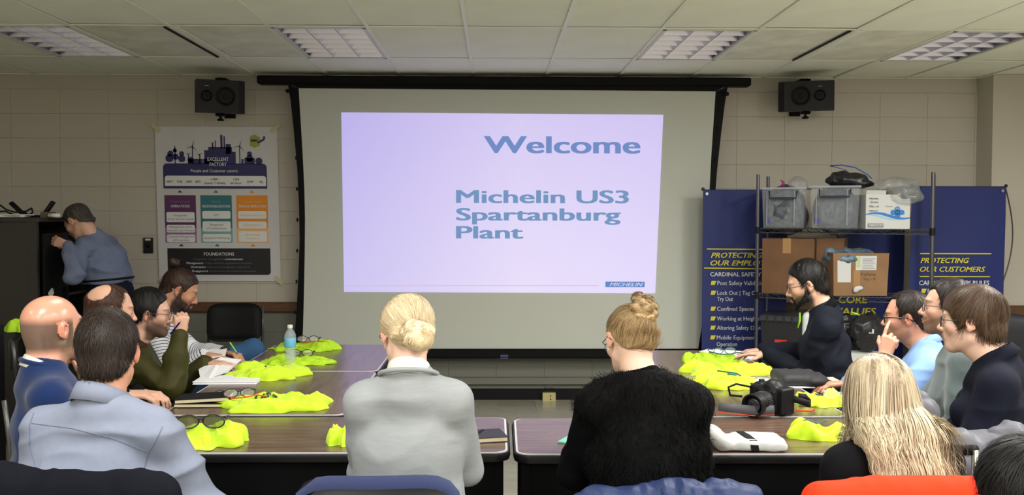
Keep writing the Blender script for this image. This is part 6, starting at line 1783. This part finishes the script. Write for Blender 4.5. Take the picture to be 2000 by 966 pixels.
# --- 8 woman in the fur vest
m_fu = mat('fur_black', (.0022, .0022, .0027), .8, spec=.12)
m_kn = cloth('knit_black', (6, 6, 8), .9, spec=.06)
hd = H_(1231, 664, 3.08)
P8 = person('woman seen from behind with braided updo hair in a black fur vest', (hd.x+.075, 2.98), 4, hd, (-14, 24, 6), fem=True, skin='pale', hs=.94, zh=.52, ws=1.0,
    top=dict(mat=m_kn, name='knit_sweater', ff=6, seed=8, neck=.066), loose=.006, gstep=.008, pants=M_trd,
    hands=(dict(w=V3((hd.x-.14, 3.36, .80)), d=V3((.2, 1, 0)), n=V3((.3, 0, -1)), pole=V3((-.28, -.1, -1))), dict(w=V3((hd.x+.14, 3.36, .80)), d=V3((-.3, 1, 0)), n=V3((0, 0, -1)), pole=V3((.3, 0, -1)))))
hm = hair_mat('hair_dark_blond', *HAIR['dkblond'])
hair_cap('hair', P8['root'], P8['hc'], P8['M'], .94, LINE_F, (.006, .006, .008), hm, 9, 5000, .055, comb='target', target=(.015, -.11, .075), amp=.0028, step=.004, frizz=.05, width=.0012)
br_ = []
for i, (x, z, y, r) in enumerate(((.012, .135, -.07, .02), (.034, .118, -.085, .022), (.046, .092, -.095, .02), (.044, .064, -.1, .02), (.026, .045, -.108, .022), (.0, .052, -.112, .021), (-.014, .078, -.108, .019), (.004, .1, -.1, .022), (.022, .08, -.112, .022), (.0, .122, -.08, .018))):
    br_.append(((x, y, z), (r*1.15, r*.85, r*.8)))
blob_hair('braided_bun', P8['root'], br_, P8['hc'], P8['M'], .94, hm, 9, amp=.003, strands=1800, k=.002, step=.0035)
eyeglass(P8['root'], P8['hc'], P8['M'], .94, mat('frame_dark', (.02, .02, .02), .3), w=.0014)
build('earring', G().ball(P8['hc']+P8['M'] @ V3((-.082, -.004, -.038))*.94, .003, 6), mat('pearl', srgb(225, 220, 210), .2), P8['root'], smooth=True)
def fur_vest(P):
    nb, ch, wa, r, f, up = P['nb'], P['chest'], P['waist'], P['right'], P['fwd'], P['up']
    g = SD()
    g.rc(P['hip'], wa, .142, .135, k=.05, u=r, w=1.22); g.rc(wa, ch, .135, .132, k=.05, u=r, w=1.3); g.rc(ch, nb-up*.085+f*.02, .13, .095, k=.05, u=r, w=1.5)
    for q in (0, 1): g.rc(nb-up*.03, P['sh'][q], .068, .070, k=.04)
    g.rc(nb+f*.02, P['sb'], .064, .07, k=.01, sub=True)
    V, Q = g.mesh(.011); N = vnormals(V, Q)
    V += N*(.006*noise3(V*np.array((30, 30, 12)), 1, 3))[:,None]
    o = build_np('fur_vest', V, Q, m_fu, P['root'])
    rnd = np.random.RandomState(4); n = 32000; ix = rnd.choice(len(V), n); J = rnd.normal(0, .004, (n, 3))
    D = N[ix]*.55+np.array((0, 0, -.75))+rnd.normal(0, .28, (n, 3))+.5*np.stack([noise3(V[ix], 22, k) for k in (1, 2, 3)], 1); D /= np.linalg.norm(D, axis=1, keepdims=True)
    Vs, Qs, hv = ribbons(V[ix]+J, D, lambda p: p-np.array(P['chest'])+1e-3, .009, 3, .0016, lambda P_, D_, i: (P_+D_*.0055, D_+np.array((0, 0, -.15))), rnd)
    stuff(build_np('fur', Vs, Qs, m_fu, o))
fur_vest(P8)
# --- 9 man in the dark bomber jacket
m_bo = cloth('bomber_navy', (19, 22, 33), .75)
hd = H_(1576, 556, 5.2)
P9 = person('bearded man with glasses in a dark bomber jacket, hand on white paper', (hd.x+.16, 5.15), -70, hd, (-76, 14, 0), skin='light', beard=((34, 24, 20), .9, 0), hs=1.02,
    top=dict(mat=m_bo, name='bomber_jacket', ff=5, seed=31, arm=1.08, fa=(1, 1, 1.8), collar=dict(h=.032, r=.066, gap=.45, fold=False, name='ribbed_collar', mat=m_bk)), loose=.012, fold=.02, pants=M_trd,
    hands=(dict(w=H_(1500, 690, 5.28), d=V3((-1, .45, -.05)), n=V3((0, 0, -1)), curl=(.15, .2, .25, .3), thumb=.2, pole=V3((.4, -.5, -.9))), dict(w=H_(1488, 683, 5.6), d=V3((-1, .25, -.15)), n=V3((0, 0, -1)), curl=(.25, .3, .35, .4), pole=V3((.3, .6, -.8)))))
hm = MATS['hair_black']
hair_cap('hair', P9['root'], P9['hc'], P9['M'], 1.02, LINE_M, (.004, .026, .009), hm, 10, 5000, .022, amp=.004, frizz=.22, sweep=(0, .03, 0))
beard(P9, hm, .006, 9, 1500)
eyeglass(P9['root'], P9['hc'], P9['M'], 1.02, M_gfr, rnd=True, w=.0015)
s = SD().rc(P9['nb']+P9['fwd']*.10-P9['up']*.04, P9['waist']+P9['fwd']*.122, .03, .035, k=.01, u=P9['right'], w=1.3); V, Q = s.mesh(.009)
build_np('white_tee_shirt', V, Q, cloth('tee_white', (206, 208, 212)), P9['root'])
# --- 10 man in the light blue shirt, hand to face
m_lb = cloth('shirt_light_blue', (132, 164, 214), .8, var=.03, vscale=30)
hd = H_(1772, 618, 4.5)
P10 = person('man in a light blue shirt with black glasses holding his hand to his chin', (hd.x+.12, 4.4), -68, hd, (-64, 4, -3), skin='pink', beard=((110, 84, 70), .4, 0),
    top=dict(mat=m_lb, name='shirt', ff=5.5, seed=17, collar=dict(h=.04, r=.066, gap=.45), cuffs=True), loose=.012, fold=.02, pants=M_jean,
    hands=(dict(w=H_(1728, 698, 4.32), d=V3((.3, .10, 1)), n=V3((.55, .7, 0)), curl=(.25, 1.1, 1.2, 1.2), thumb=.1, pole=V3((-.4, -.4, -1))), dict(w=H_(1655, 748, 4.6), d=V3((-1, .2, -.1)), n=V3((0, 0, -1)), pole=V3((0, .7, -.8)), curl=(.3, .35, .4, .4))))
hm = MATS['hair_auburn']
hair_cap('hair', P10['root'], P10['hc'], P10['M'], 1.0, LB, (.005, .010, .008), MATS['hair_dark'], 11, 3000, .028, amp=.0028, recess=.035)
eyeglass(P10['root'], P10['hc'], P10['M'], 1.0, M_gfr, w=.0026)
el, W = P10['arms'][0][1], P10['arms'][0][2]; d = (W-el).normalized(); c = W-d*.012
t = thing('wristwatch', 'wristwatch with white dial on the raised wrist of the blue shirted man', 'watch', c)
build('strap', G().tube([c-d*.009, c+d*.009], [.0345, .0345], 20), M_black, t, smooth=True, angle=40)
fa = (V3((0, -1, 0))-d*V3((0, -1, 0)).dot(d)).normalized()
build('case', G().lathe(c+fa*.032, [(.018, 0), (.018, .006), (.0165, .0075)], 20, fa), M_black, t); build('dial', G().lathe(c+fa*.0395, [(.0145, 0), (.001, .0004)], 20, fa), M_page, t)
# --- 11 man in the grey fleece
m_fl = cloth('fleece_grey', (92, 104, 106), .95, (300, .7), sheen=.3)
hd = H_(1852, 600, 4.02)
P11 = person('man with glasses and short beard in a grey fleece jacket, second from the right', (hd.x+.10, 3.95), -66, hd, (-68, -2, 0), skin='light', beard=((74, 54, 44), .7, 0), hs=.98,
    top=dict(mat=m_fl, name='fleece_jacket', ff=4.5, seed=23, collar=dict(h=.05, r=.068, gap=.4, fold=False, mat=cloth('fleece_navy', (24, 32, 58)), name='standing_collar')), loose=.016, fold=.018, pants=M_trd,
    hands=(dict(w=V3((hd.x-.22, 3.98, .74)), d=V3((.3, .8, 0)), n=V3((0, 0, -1)), pole=V3((-.1, -.6, -1))), dict(w=V3((hd.x-.28, 4.12, .78)), d=V3((0, -1, 0)), n=V3((0, 0, -1)))))
hair_cap('hair', P11['root'], P11['hc'], P11['M'], .98, LINE_M, (.006, .014, .008), MATS['hair_dark'], 12, 3500, .028, amp=.004, frizz=.35, recess=.02)
eyeglass(P11['root'], P11['hc'], P11['M'], .98, mat('frame_dark', (1, 1, 1)), w=.0016)
a = P11['nb']+P11['fwd']*.112-P11['up']*.06; b = P11['waist']+P11['fwd']*.14
build('chest_zip', G().tube([P11['sh'][0]+P11['fwd']*.062-P11['up']*.03-P11['right']*-.02, P11['sh'][0]+P11['fwd']*.085-P11['up']*.12-P11['right']*-.03], .007, 6), cloth('fleece_navy', (1, 1, 1)), P11['top'], smooth=True)
# --- 12 person in the navy blazer
m_bl = cloth('blazer_navy', (15, 18, 32), .85, (400, .3))
hd = H_(1897, 626, 3.46)
P12 = person('person with short brown hair and glasses in a navy blazer, seated far right', (hd.x+.13, 3.36), -62, hd, (-56, 2, 0), skin='pale', hs=.98, ws=1.0, fem=True,
    top=dict(mat=m_bl, name='blazer', ff=4.5, seed=5, arm=1.1, collar=dict(h=.026, r=.070, gap=.6, flare=.006, name='blazer_collar')), loose=.010, fold=.015, gstep=.007, pants=M_trd, brow=(96, 74, 58), jaw=.95,
    hands=(dict(w=V3((hd.x-.26, 3.46, .72)), d=V3((-.6, .8, -.1)), n=V3((0, 0, -1)), pole=V3((.1, -.6, -1)), show=True), dict(w=V3((hd.x-.25, 3.6, .76)), d=V3((-.5, -.4, 0)), n=V3((0, 0, -1)))))
LL = (np.array([-.2, -.105, -.085, -.03, -.024, .010, .018, .05, .07, .095, .2]), np.array([-.085, -.085, -.08, -.05, .012, .012, -.03, -.01, .035, .045, .045]))
hair_cap('hair', P12['root'], P12['hc'], P12['M'], .98, LL, (.013, .022, .016), hair_mat('hair_brown', *HAIR['brown']), 13, 6000, .05, amp=.004, step=.0042, frizz=.18, sweep=(0, .02, -.03))
eyeglass(P12['root'], P12['hc'], P12['M'], .98, mat('frame_dark', (1, 1, 1)), w=.0018)
# --- 13 woman with long blond hair
hd = H_(1714, 766, 2.76)
P13 = person('woman seen from behind with long streaked blond hair and a black top', (hd.x+.04, 2.70), -10, hd, (-24, 10, -8), fem=True, skin='pale', hs=.90, zh=.50, ws=1.02,
    top=dict(mat=cloth('top_black', (12, 12, 15), .95), name='sweater', ff=5, seed=41), loose=.006, pants=M_trd,
    hands=(dict(w=V3((hd.x-.08, 3.05, .60)), d=V3((0, 1, 0)), n=V3((0, 0, -1)), pole=V3((-.1, 0, -1))), dict(w=V3((hd.x+.14, 3.05, .60)), d=V3((0, 1, 0)), n=V3((0, 0, -1)), pole=V3((.1, 0, -1)))))
hm = hair_mat('hair_streaked_blond', *HAIR['streak'], rough=.38)
cap, toW = hair_cap('hair', P13['root'], P13['hc'], P13['M'], .90, (LINE_F[0], LINE_F[1]-.03), (.014, .010, .016), hm, 14, 0, amp=.004, step=.0045)
def long_hair(P, m, n=11000, seed=2):
    rnd = np.random.RandomState(seed); A = np.array(P['M']); hc = np.array(P['hc']); hs = P['hs']
    # roots on the scalp around a parting on top
    th = rnd.uniform(-math.pi, math.pi, n); ph = np.arccos(rnd.uniform(.15, 1.0, n))
    d = np.stack([np.sin(ph)*np.sin(th), -np.sin(ph)*np.cos(th), np.cos(ph)], 1)       # -Y = back
    keep = ~((d[:,1] > .45) & (d[:,2] < .55)); d = d[keep]; n = len(d)
    c = np.array((0, -.014, .034)); rr = np.array((.086, .112, .092))
    P0 = (c+d*rr*.97); part = np.array((.01, .0, 0))
    W = hc+(P0*hs) @ A.T; hcw = hc+(c*hs) @ A.T; rw = rr*hs
    down = np.array((0, 0, -1.0)); segs = 26; stp = .021
    azm = np.arctan2(d[:,0], -d[:,1]); clump = ((azm+math.pi)/(2*math.pi)*90).astype(int) % 90+(rnd.rand(n) < .1)*20; kk = np.arange(110)/90*2*math.pi
    cph = 2.2*np.sin(3*kk)+kk*2+rnd.normal(0, .25, 110); camp = .45+.35*np.sin(5*kk+1); cen = rnd.normal(0, .6, (110, 3))
    ln = np.clip(rnd.normal(.93, .1, n), .6, 1.08); lft = (d @ np.array((1.0, 0, 0)) < -.35) & (rnd.rand(n) < .8); ln[lft] *= .62; rgt = (d @ np.array((1.0, .2, 0)) > .3); ln[rgt] *= .6
    sh = np.array(P['nb']); back = -np.array(P['fwd']); rt = np.array(P['right'])
    pts = [W]; cur = W.copy(); U = cur-hcw
    D = U.copy(); D[:,2] = 0; side = D @ rt
    px_ = np.sign(d[:,0]+.12*np.clip(d[:,1]+.3, 0, 1)-.03); D0 = np.stack([px_*.75, -.6+0*px_, 0*px_-.1], 1) @ A.T; w0 = np.clip((d[:,2]-.45)/.4, 0, 1)[:,None]
    D = (D/(np.linalg.norm(D, axis=1, keepdims=True)+1e-6))*(1-w0)+D0*w0+down[None]*.05
    D -= (U/np.linalg.norm(U, axis=1, keepdims=True))*((D*U).sum(1)/np.linalg.norm(U, axis=1))[:,None]
    D /= np.linalg.norm(D, axis=1, keepdims=True)+1e-9
    swirl = np.array(P['right'])*.05
    drift = rnd.normal(0, .014, (n, 3)); lay = rnd.uniform(0, 1, n)
    for i in range(segs):
        g = .35 if i < 6 else .55
        wav = np.sin(i*.55+cph[clump])*camp[clump]*.10*(i > 7)
        D = D+down*g+rt[None]*wav[:,None]+swirl*(i > 4)*.35*(i < 16)+drift
        # gather towards own clump and the back curtain
        if i > 8:
            tgtx = .055+np.sign(side)*.03*(.4+.6*np.abs(np.sin(cph[clump])))+.03*cen[clump][:,0]
            cx = (cur-sh) @ rt; D += rt[None]*((tgtx-cx)*1.1)[:,None]*.9
            cy = (cur-sh) @ back; ty = .115+.018*cen[clump][:,1]; D += back[None]*((ty-cy)*2.2)[:,None]
        D /= np.linalg.norm(D, axis=1, keepdims=True)
        cur = cur+D*(stp*ln)[:,None]
        # keep outside head
        q = ((cur-hcw) @ A)/rw; l = np.linalg.norm(q, axis=1); tgt = 1.0+.10*rnd.uniform(0, 1, n)*0+.05*((clump % 7)/7)
        ins = l < tgt; q[ins] *= (tgt/l)[ins][:,None] if np.ndim(tgt) else 1
        cur = hcw+(q*rw) @ A.T
        # keep outside the back and shoulders
        for a_, b_, r_ in ((P['nb'], P['sh'][0], .075), (P['nb'], P['sh'][1], .075), (P['nb']-P['up']*.1+P['fwd']*.03, P['waist']+P['fwd']*.02, .135)):
            a_ = np.array(a_); b_ = np.array(b_); ab = b_-a_; t = np.clip(((cur-a_) @ ab)/(ab @ ab), 0, 1); cp = a_+t[:,None]*ab; v = cur-cp; L = np.linalg.norm(v, axis=1)
            rl = r_+.03*lay; ins = L < rl; cur[ins] = (cp+v/L[:,None]*rl[:,None])[ins]
        pts.append(cur.copy())
    pts = np.stack(pts, 1)
    # clumping: pull each strand towards its clump centre line along its length
    for k in range(110):
        mk = clump == k
        if mk.sum() > 2:
            for i in range(9, segs+1):
                ctr = pts[mk, i].mean(0); w = .5*min(1, (i-8)/8)
                dd = np.linalg.norm(pts[mk, i]-ctr, axis=1, keepdims=True); w = w*(dd < .09)
                pts[mk, i] = pts[mk, i]*(1-w*.6)+ctr*w*.6
    # soft waves shared by each lock
    sp = np.linspace(0, 1, segs+1)[None,:]*segs*stp; ramp = np.clip((sp-.12)/.2, 0, 1)
    zz = hcw[2]-pts[:,:,2]; wv1 = np.sin(zz/.10*2*math.pi+cph[clump][:,None])*camp[clump][:,None]*.014*ramp; wv2 = np.sin(zz/.16*2*math.pi+cph[(clump+9) % 110][:,None])*.008*ramp
    pts = pts+rt[None,None]*wv1[...,None]+back[None,None]*(np.abs(wv2)+.002)[...,None]
    ok = ((pts-hcw) @ rt).min(1) > -.112; pts = pts[ok]; n = len(pts); clump = clump[ok]; tone_az = azm[ok]; ph_ok = ph[keep][ok]
    T = np.gradient(pts, axis=1); Nn = pts-(hcw+np.array((0, 0, -.1))); Wd = np.cross(T, Nn); Wd /= np.linalg.norm(Wd, axis=2, keepdims=True)+1e-9
    wv = (.0026*(1-.6*np.linspace(0, 1, segs+1)**3))[None,:,None]
    S2 = (segs+1)*2; V = np.stack([pts-Wd*wv/2, pts+Wd*wv/2], 2).reshape(-1, 3)
    b = (np.arange(n)*S2)[:,None]+(np.arange(segs)*2)[None,:]; Q = np.stack([b, b+1, b+3, b+2], -1).reshape(-1, 4)
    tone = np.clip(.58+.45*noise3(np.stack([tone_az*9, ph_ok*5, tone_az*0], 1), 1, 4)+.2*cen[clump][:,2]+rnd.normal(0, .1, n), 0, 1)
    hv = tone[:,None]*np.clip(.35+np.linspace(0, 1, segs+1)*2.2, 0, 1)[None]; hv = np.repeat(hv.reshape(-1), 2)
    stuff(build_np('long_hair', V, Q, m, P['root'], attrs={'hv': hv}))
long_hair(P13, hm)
def hair_mass(P, m):
    nb, rt, bk, hc = P['nb'], P['right'], -P['fwd'], P['hc']; dn = V3((0, 0, -1)); s = SD()
    a = hc+bk*-.01+dn*.03; b = nb+bk*.01+rt*.0; c = nb+bk*.075+rt*.03+dn*.23
    s.rc(a, b, .082, .078, k=.04, u=rt, w=1.06).rc(b, c, .075, .035, k=.04, u=rt, w=1.7)
    V, Q = s.mesh(.006); N = vnormals(V, Q); nn = noise3(V*np.array((120, 120, 7)), 1, 5)*.5+noise3(V*np.array((330, 330, 12)), 1, 6)*.5
    V = V+N*(nn*.006)[:,None]+np.array(rt)[None]*(.007*np.sin((V[:,2]-hc.z)/.05+V[:,0]*20))[:,None]
    build_np('under_hair', V, Q, m, P['root'], attrs={'hv': np.clip(.34+.55*nn, 0, 1)})
hair_mass(P13, hm)
# --- 14 dark haired person at the lower right corner
hd = H_(2012, 985, 1.74)
P14 = person('person with dark hair cut off by the right edge at the very front', (hd.x+.04, 1.62), -8, hd, (-10, 6, 0), skin='light', hs=.96,
    top=dict(mat=m_bk, name='sweater', ff=6, seed=2), pants=M_trd)
hair_cap('hair', P14['root'], P14['hc'], P14['M'], .96, LINE_F, (.02, .02, .024), MATS['hair_black'], 15, 5000, .05, amp=.005, frizz=.35)

# ------------------------------------------------------------------ chairs of the people
def pchair(P, yaw, label, dx=0, **k):
    h = P['hip']; return chair('meeting_chair', h.x+dx, h.y, R(yaw), label, **k)
pchair(P2, 8, 'chair of the light grey shirted man, with a dark jacket over its back', top=.885, w=.47)
pchair(P1, 60, 'grey tubed black chair of the bald man')
pchair(P3, 72, 'black chair of the balding man in black')
pchair(P4, 80, 'black chair of the man in the green jacket')
pchair(P5, 78, 'black chair of the man with the bun')
pchair(P7, -2, 'blue upholstered chair with black shell behind the woman in the grey cardigan', top=.865, w=.47, padm=M_blupad, shell=True, back_h=.36, back_off=-.25, dx=-.07)
pchair(P8, 4, 'chair of the fur vest woman, covered by a blue quilted jacket', top=.79, w=.47, back_off=-.26)
pchair(P9, -70, 'black chair of the bearded man in the bomber jacket')
pchair(P10, -68, 'black chair of the man in the light blue shirt')
pchair(P11, -66, 'black chair of the man in the grey fleece')
pchair(P12, -62, 'black chair of the person in the navy blazer, with a grey puffer jacket', top=.78)
pchair(P13, -10, 'chair of the long-haired blond woman, covered by an orange jacket', top=.88, back_off=-.24)
pchair(P14, -8, 'chair of the dark haired person in the lower right corner', top=.74)
p = at(438, 608, Y=7.2)
chair('folding_chair', p.x, 7.35, R(175), 'empty black folding chair with grey frame against the wall under the poster', top=.88, w=.42, back_h=.3)
p = at(25, 652, Y=5.4)
chair('stacking_chair', p.x+.21, 5.64, R(0), 'empty grey-framed chair at the far left with a yellow shirt over its top', top=.915, w=.41, back_h=.3, tr=.018, seat=.5)
vest(20, 628, 66, 655, 31, 'yellow high visibility shirt lying on top of the empty grey-framed chair', loc=(p.x-.02, p.x+.2, 5.28, 5.44), z=.934, h=.06, m=M_hv2)
p = at(1985, 690, Y=5.2)
chair('office_chair', p.x+.05, 5.5, R(200), 'black office chair at the right edge behind the person in the navy blazer', top=1.0, w=.5, back_h=.5)

# ------------------------------------------------------------------ jackets over chair backs
def drape(name, label, c, yaw, w, h, d, m, seed, cat='jacket', amp=.012, ff=8, extra=(), parts=None, step=.007, quilt=None, tilt=0):
    Mf = frame_of(yaw) @ Matrix.Rotation(R(tilt), 3, 'X'); cv = V3(c); F = lambda x, y, z: cv+Mf @ V3((x, y, z)); A = np.array(Mf)
    s = SD(); s.bx(F(0, 0, -h/2), (w/2, d/2, h/2), min(d/2, h/2)*.98, A, k=.03)
    for p_, r_ in extra: s.el(F(*p_), r_, A, k=.04)
    V, Q = s.mesh(step); N = vnormals(V, Q); L = (V-np.array(cv)) @ A
    V = V+N*(folds(L, ff, seed, (1.4, 1, .6))*amp)[:,None]
    if quilt: V = V+N*(-quilt[1]*np.abs(np.cos(L[:,2]*math.pi/quilt[0]+.6*np.sin(L[:,0]*9)))**.5)[:,None]*-1
    return tag(build_np(name, V, Q, m), label, cat), F
def chair_back(P, yaw, top, off=-.26):
    f = frame_of(yaw).col[1]; h = P['hip']; return V3((h.x+f.x*off, h.y+f.y*off, top))
o, F = drape('dark_jacket', 'dark charcoal jacket draped over the chair back of the light grey shirted man', chair_back(P2, 8, .918)+V3((.08, 0, 0)), 8, .56, .4, .09, cloth('jacket_charcoal', (18, 20, 27), spec=.06), 3, extra=[((-.2, 0, -.06), (.1, .05, .07)), ((.18, 0, -.07), (.12, .05, .07))], amp=.01)
o, F = drape('blue_quilted_jacket', 'shiny blue quilted jacket draped over the chair back of the fur vest woman', chair_back(P8, 4, .812, -.27)+V3((.01, 0, 0)), 4, .51, .36, .10, mat('quilt_blue', srgb(25, 40, 80), .5, bump=(40, .5), spec=.3), 7, amp=.012, ff=13, quilt=(.055, .006), extra=[((.1, 0, -.015), (.14, .05, .035)), ((-.2, -.01, -.1), (.1, .06, .08))])
o, F = drape('orange_jacket', 'bright orange jacket draped over the chair back of the long-haired blond woman', chair_back(P13, -10, .915, -.25)+V3((-.05, 0, 0)), -10, .74, .36, .10, cloth('jacket_orange', (226, 52, 20), .8), 5, amp=.007, ff=6, extra=[((-.16, 0, -.10), (.16, .05, .09)), ((.2, 0, -.10), (.14, .05, .09))])
cb = chair_back(P12, -62, .82, -.2)
m_pf = mat('puffer_grey', srgb(84, 84, 93), .6, bump=(50, .5))
cb = H_(1910, 858, 3.05)
o, F = drape('grey_puffer_jacket', 'grey quilted puffer jacket bundled on the chair behind the navy blazer', cb, 10, .26, .46, .20, m_pf, 9, amp=.02, ff=9, quilt=(.07, .012), extra=[((-.08, -.03, -.05), (.11, .08, .07)), ((.10, -.02, -.03), (.12, .09, .08)), ((.0, -.04, -.22), (.16, .1, .12)), ((-.17, .04, .07), (.045, .05, .06))])
q = H_(1850, 870, 2.95)
t = thing('black_armrest_chair', 'black chair arm and frame in front of the grey puffer jacket', 'chair', (q.x, 2.95, 0), 'meeting chairs')
a, b = H_(1790, 885, 3.02), H_(1905, 878, 2.8)
build('armrest', G().tube([a, a.lerp(b, .5)+V3((0, 0, .005)), b], [.016, .018, .016], 10), M_blkpad, t, smooth=True)
build('leg', G().tube([b, b+V3((.0, 0, -.3)), V3((b.x, b.y, .01))], .011, 8), M_chrome, t, smooth=True)
build('leg', G().tube([a, a+V3((.0, 0, -.3)), V3((a.x, a.y, .01))], .011, 8), M_chrome, t, smooth=True)
build('seat', G().box(((a.x+b.x)/2, (a.y+b.y)/2+.02, .43), (.3, .3, .04), bev=.01), M_blkpad, t)
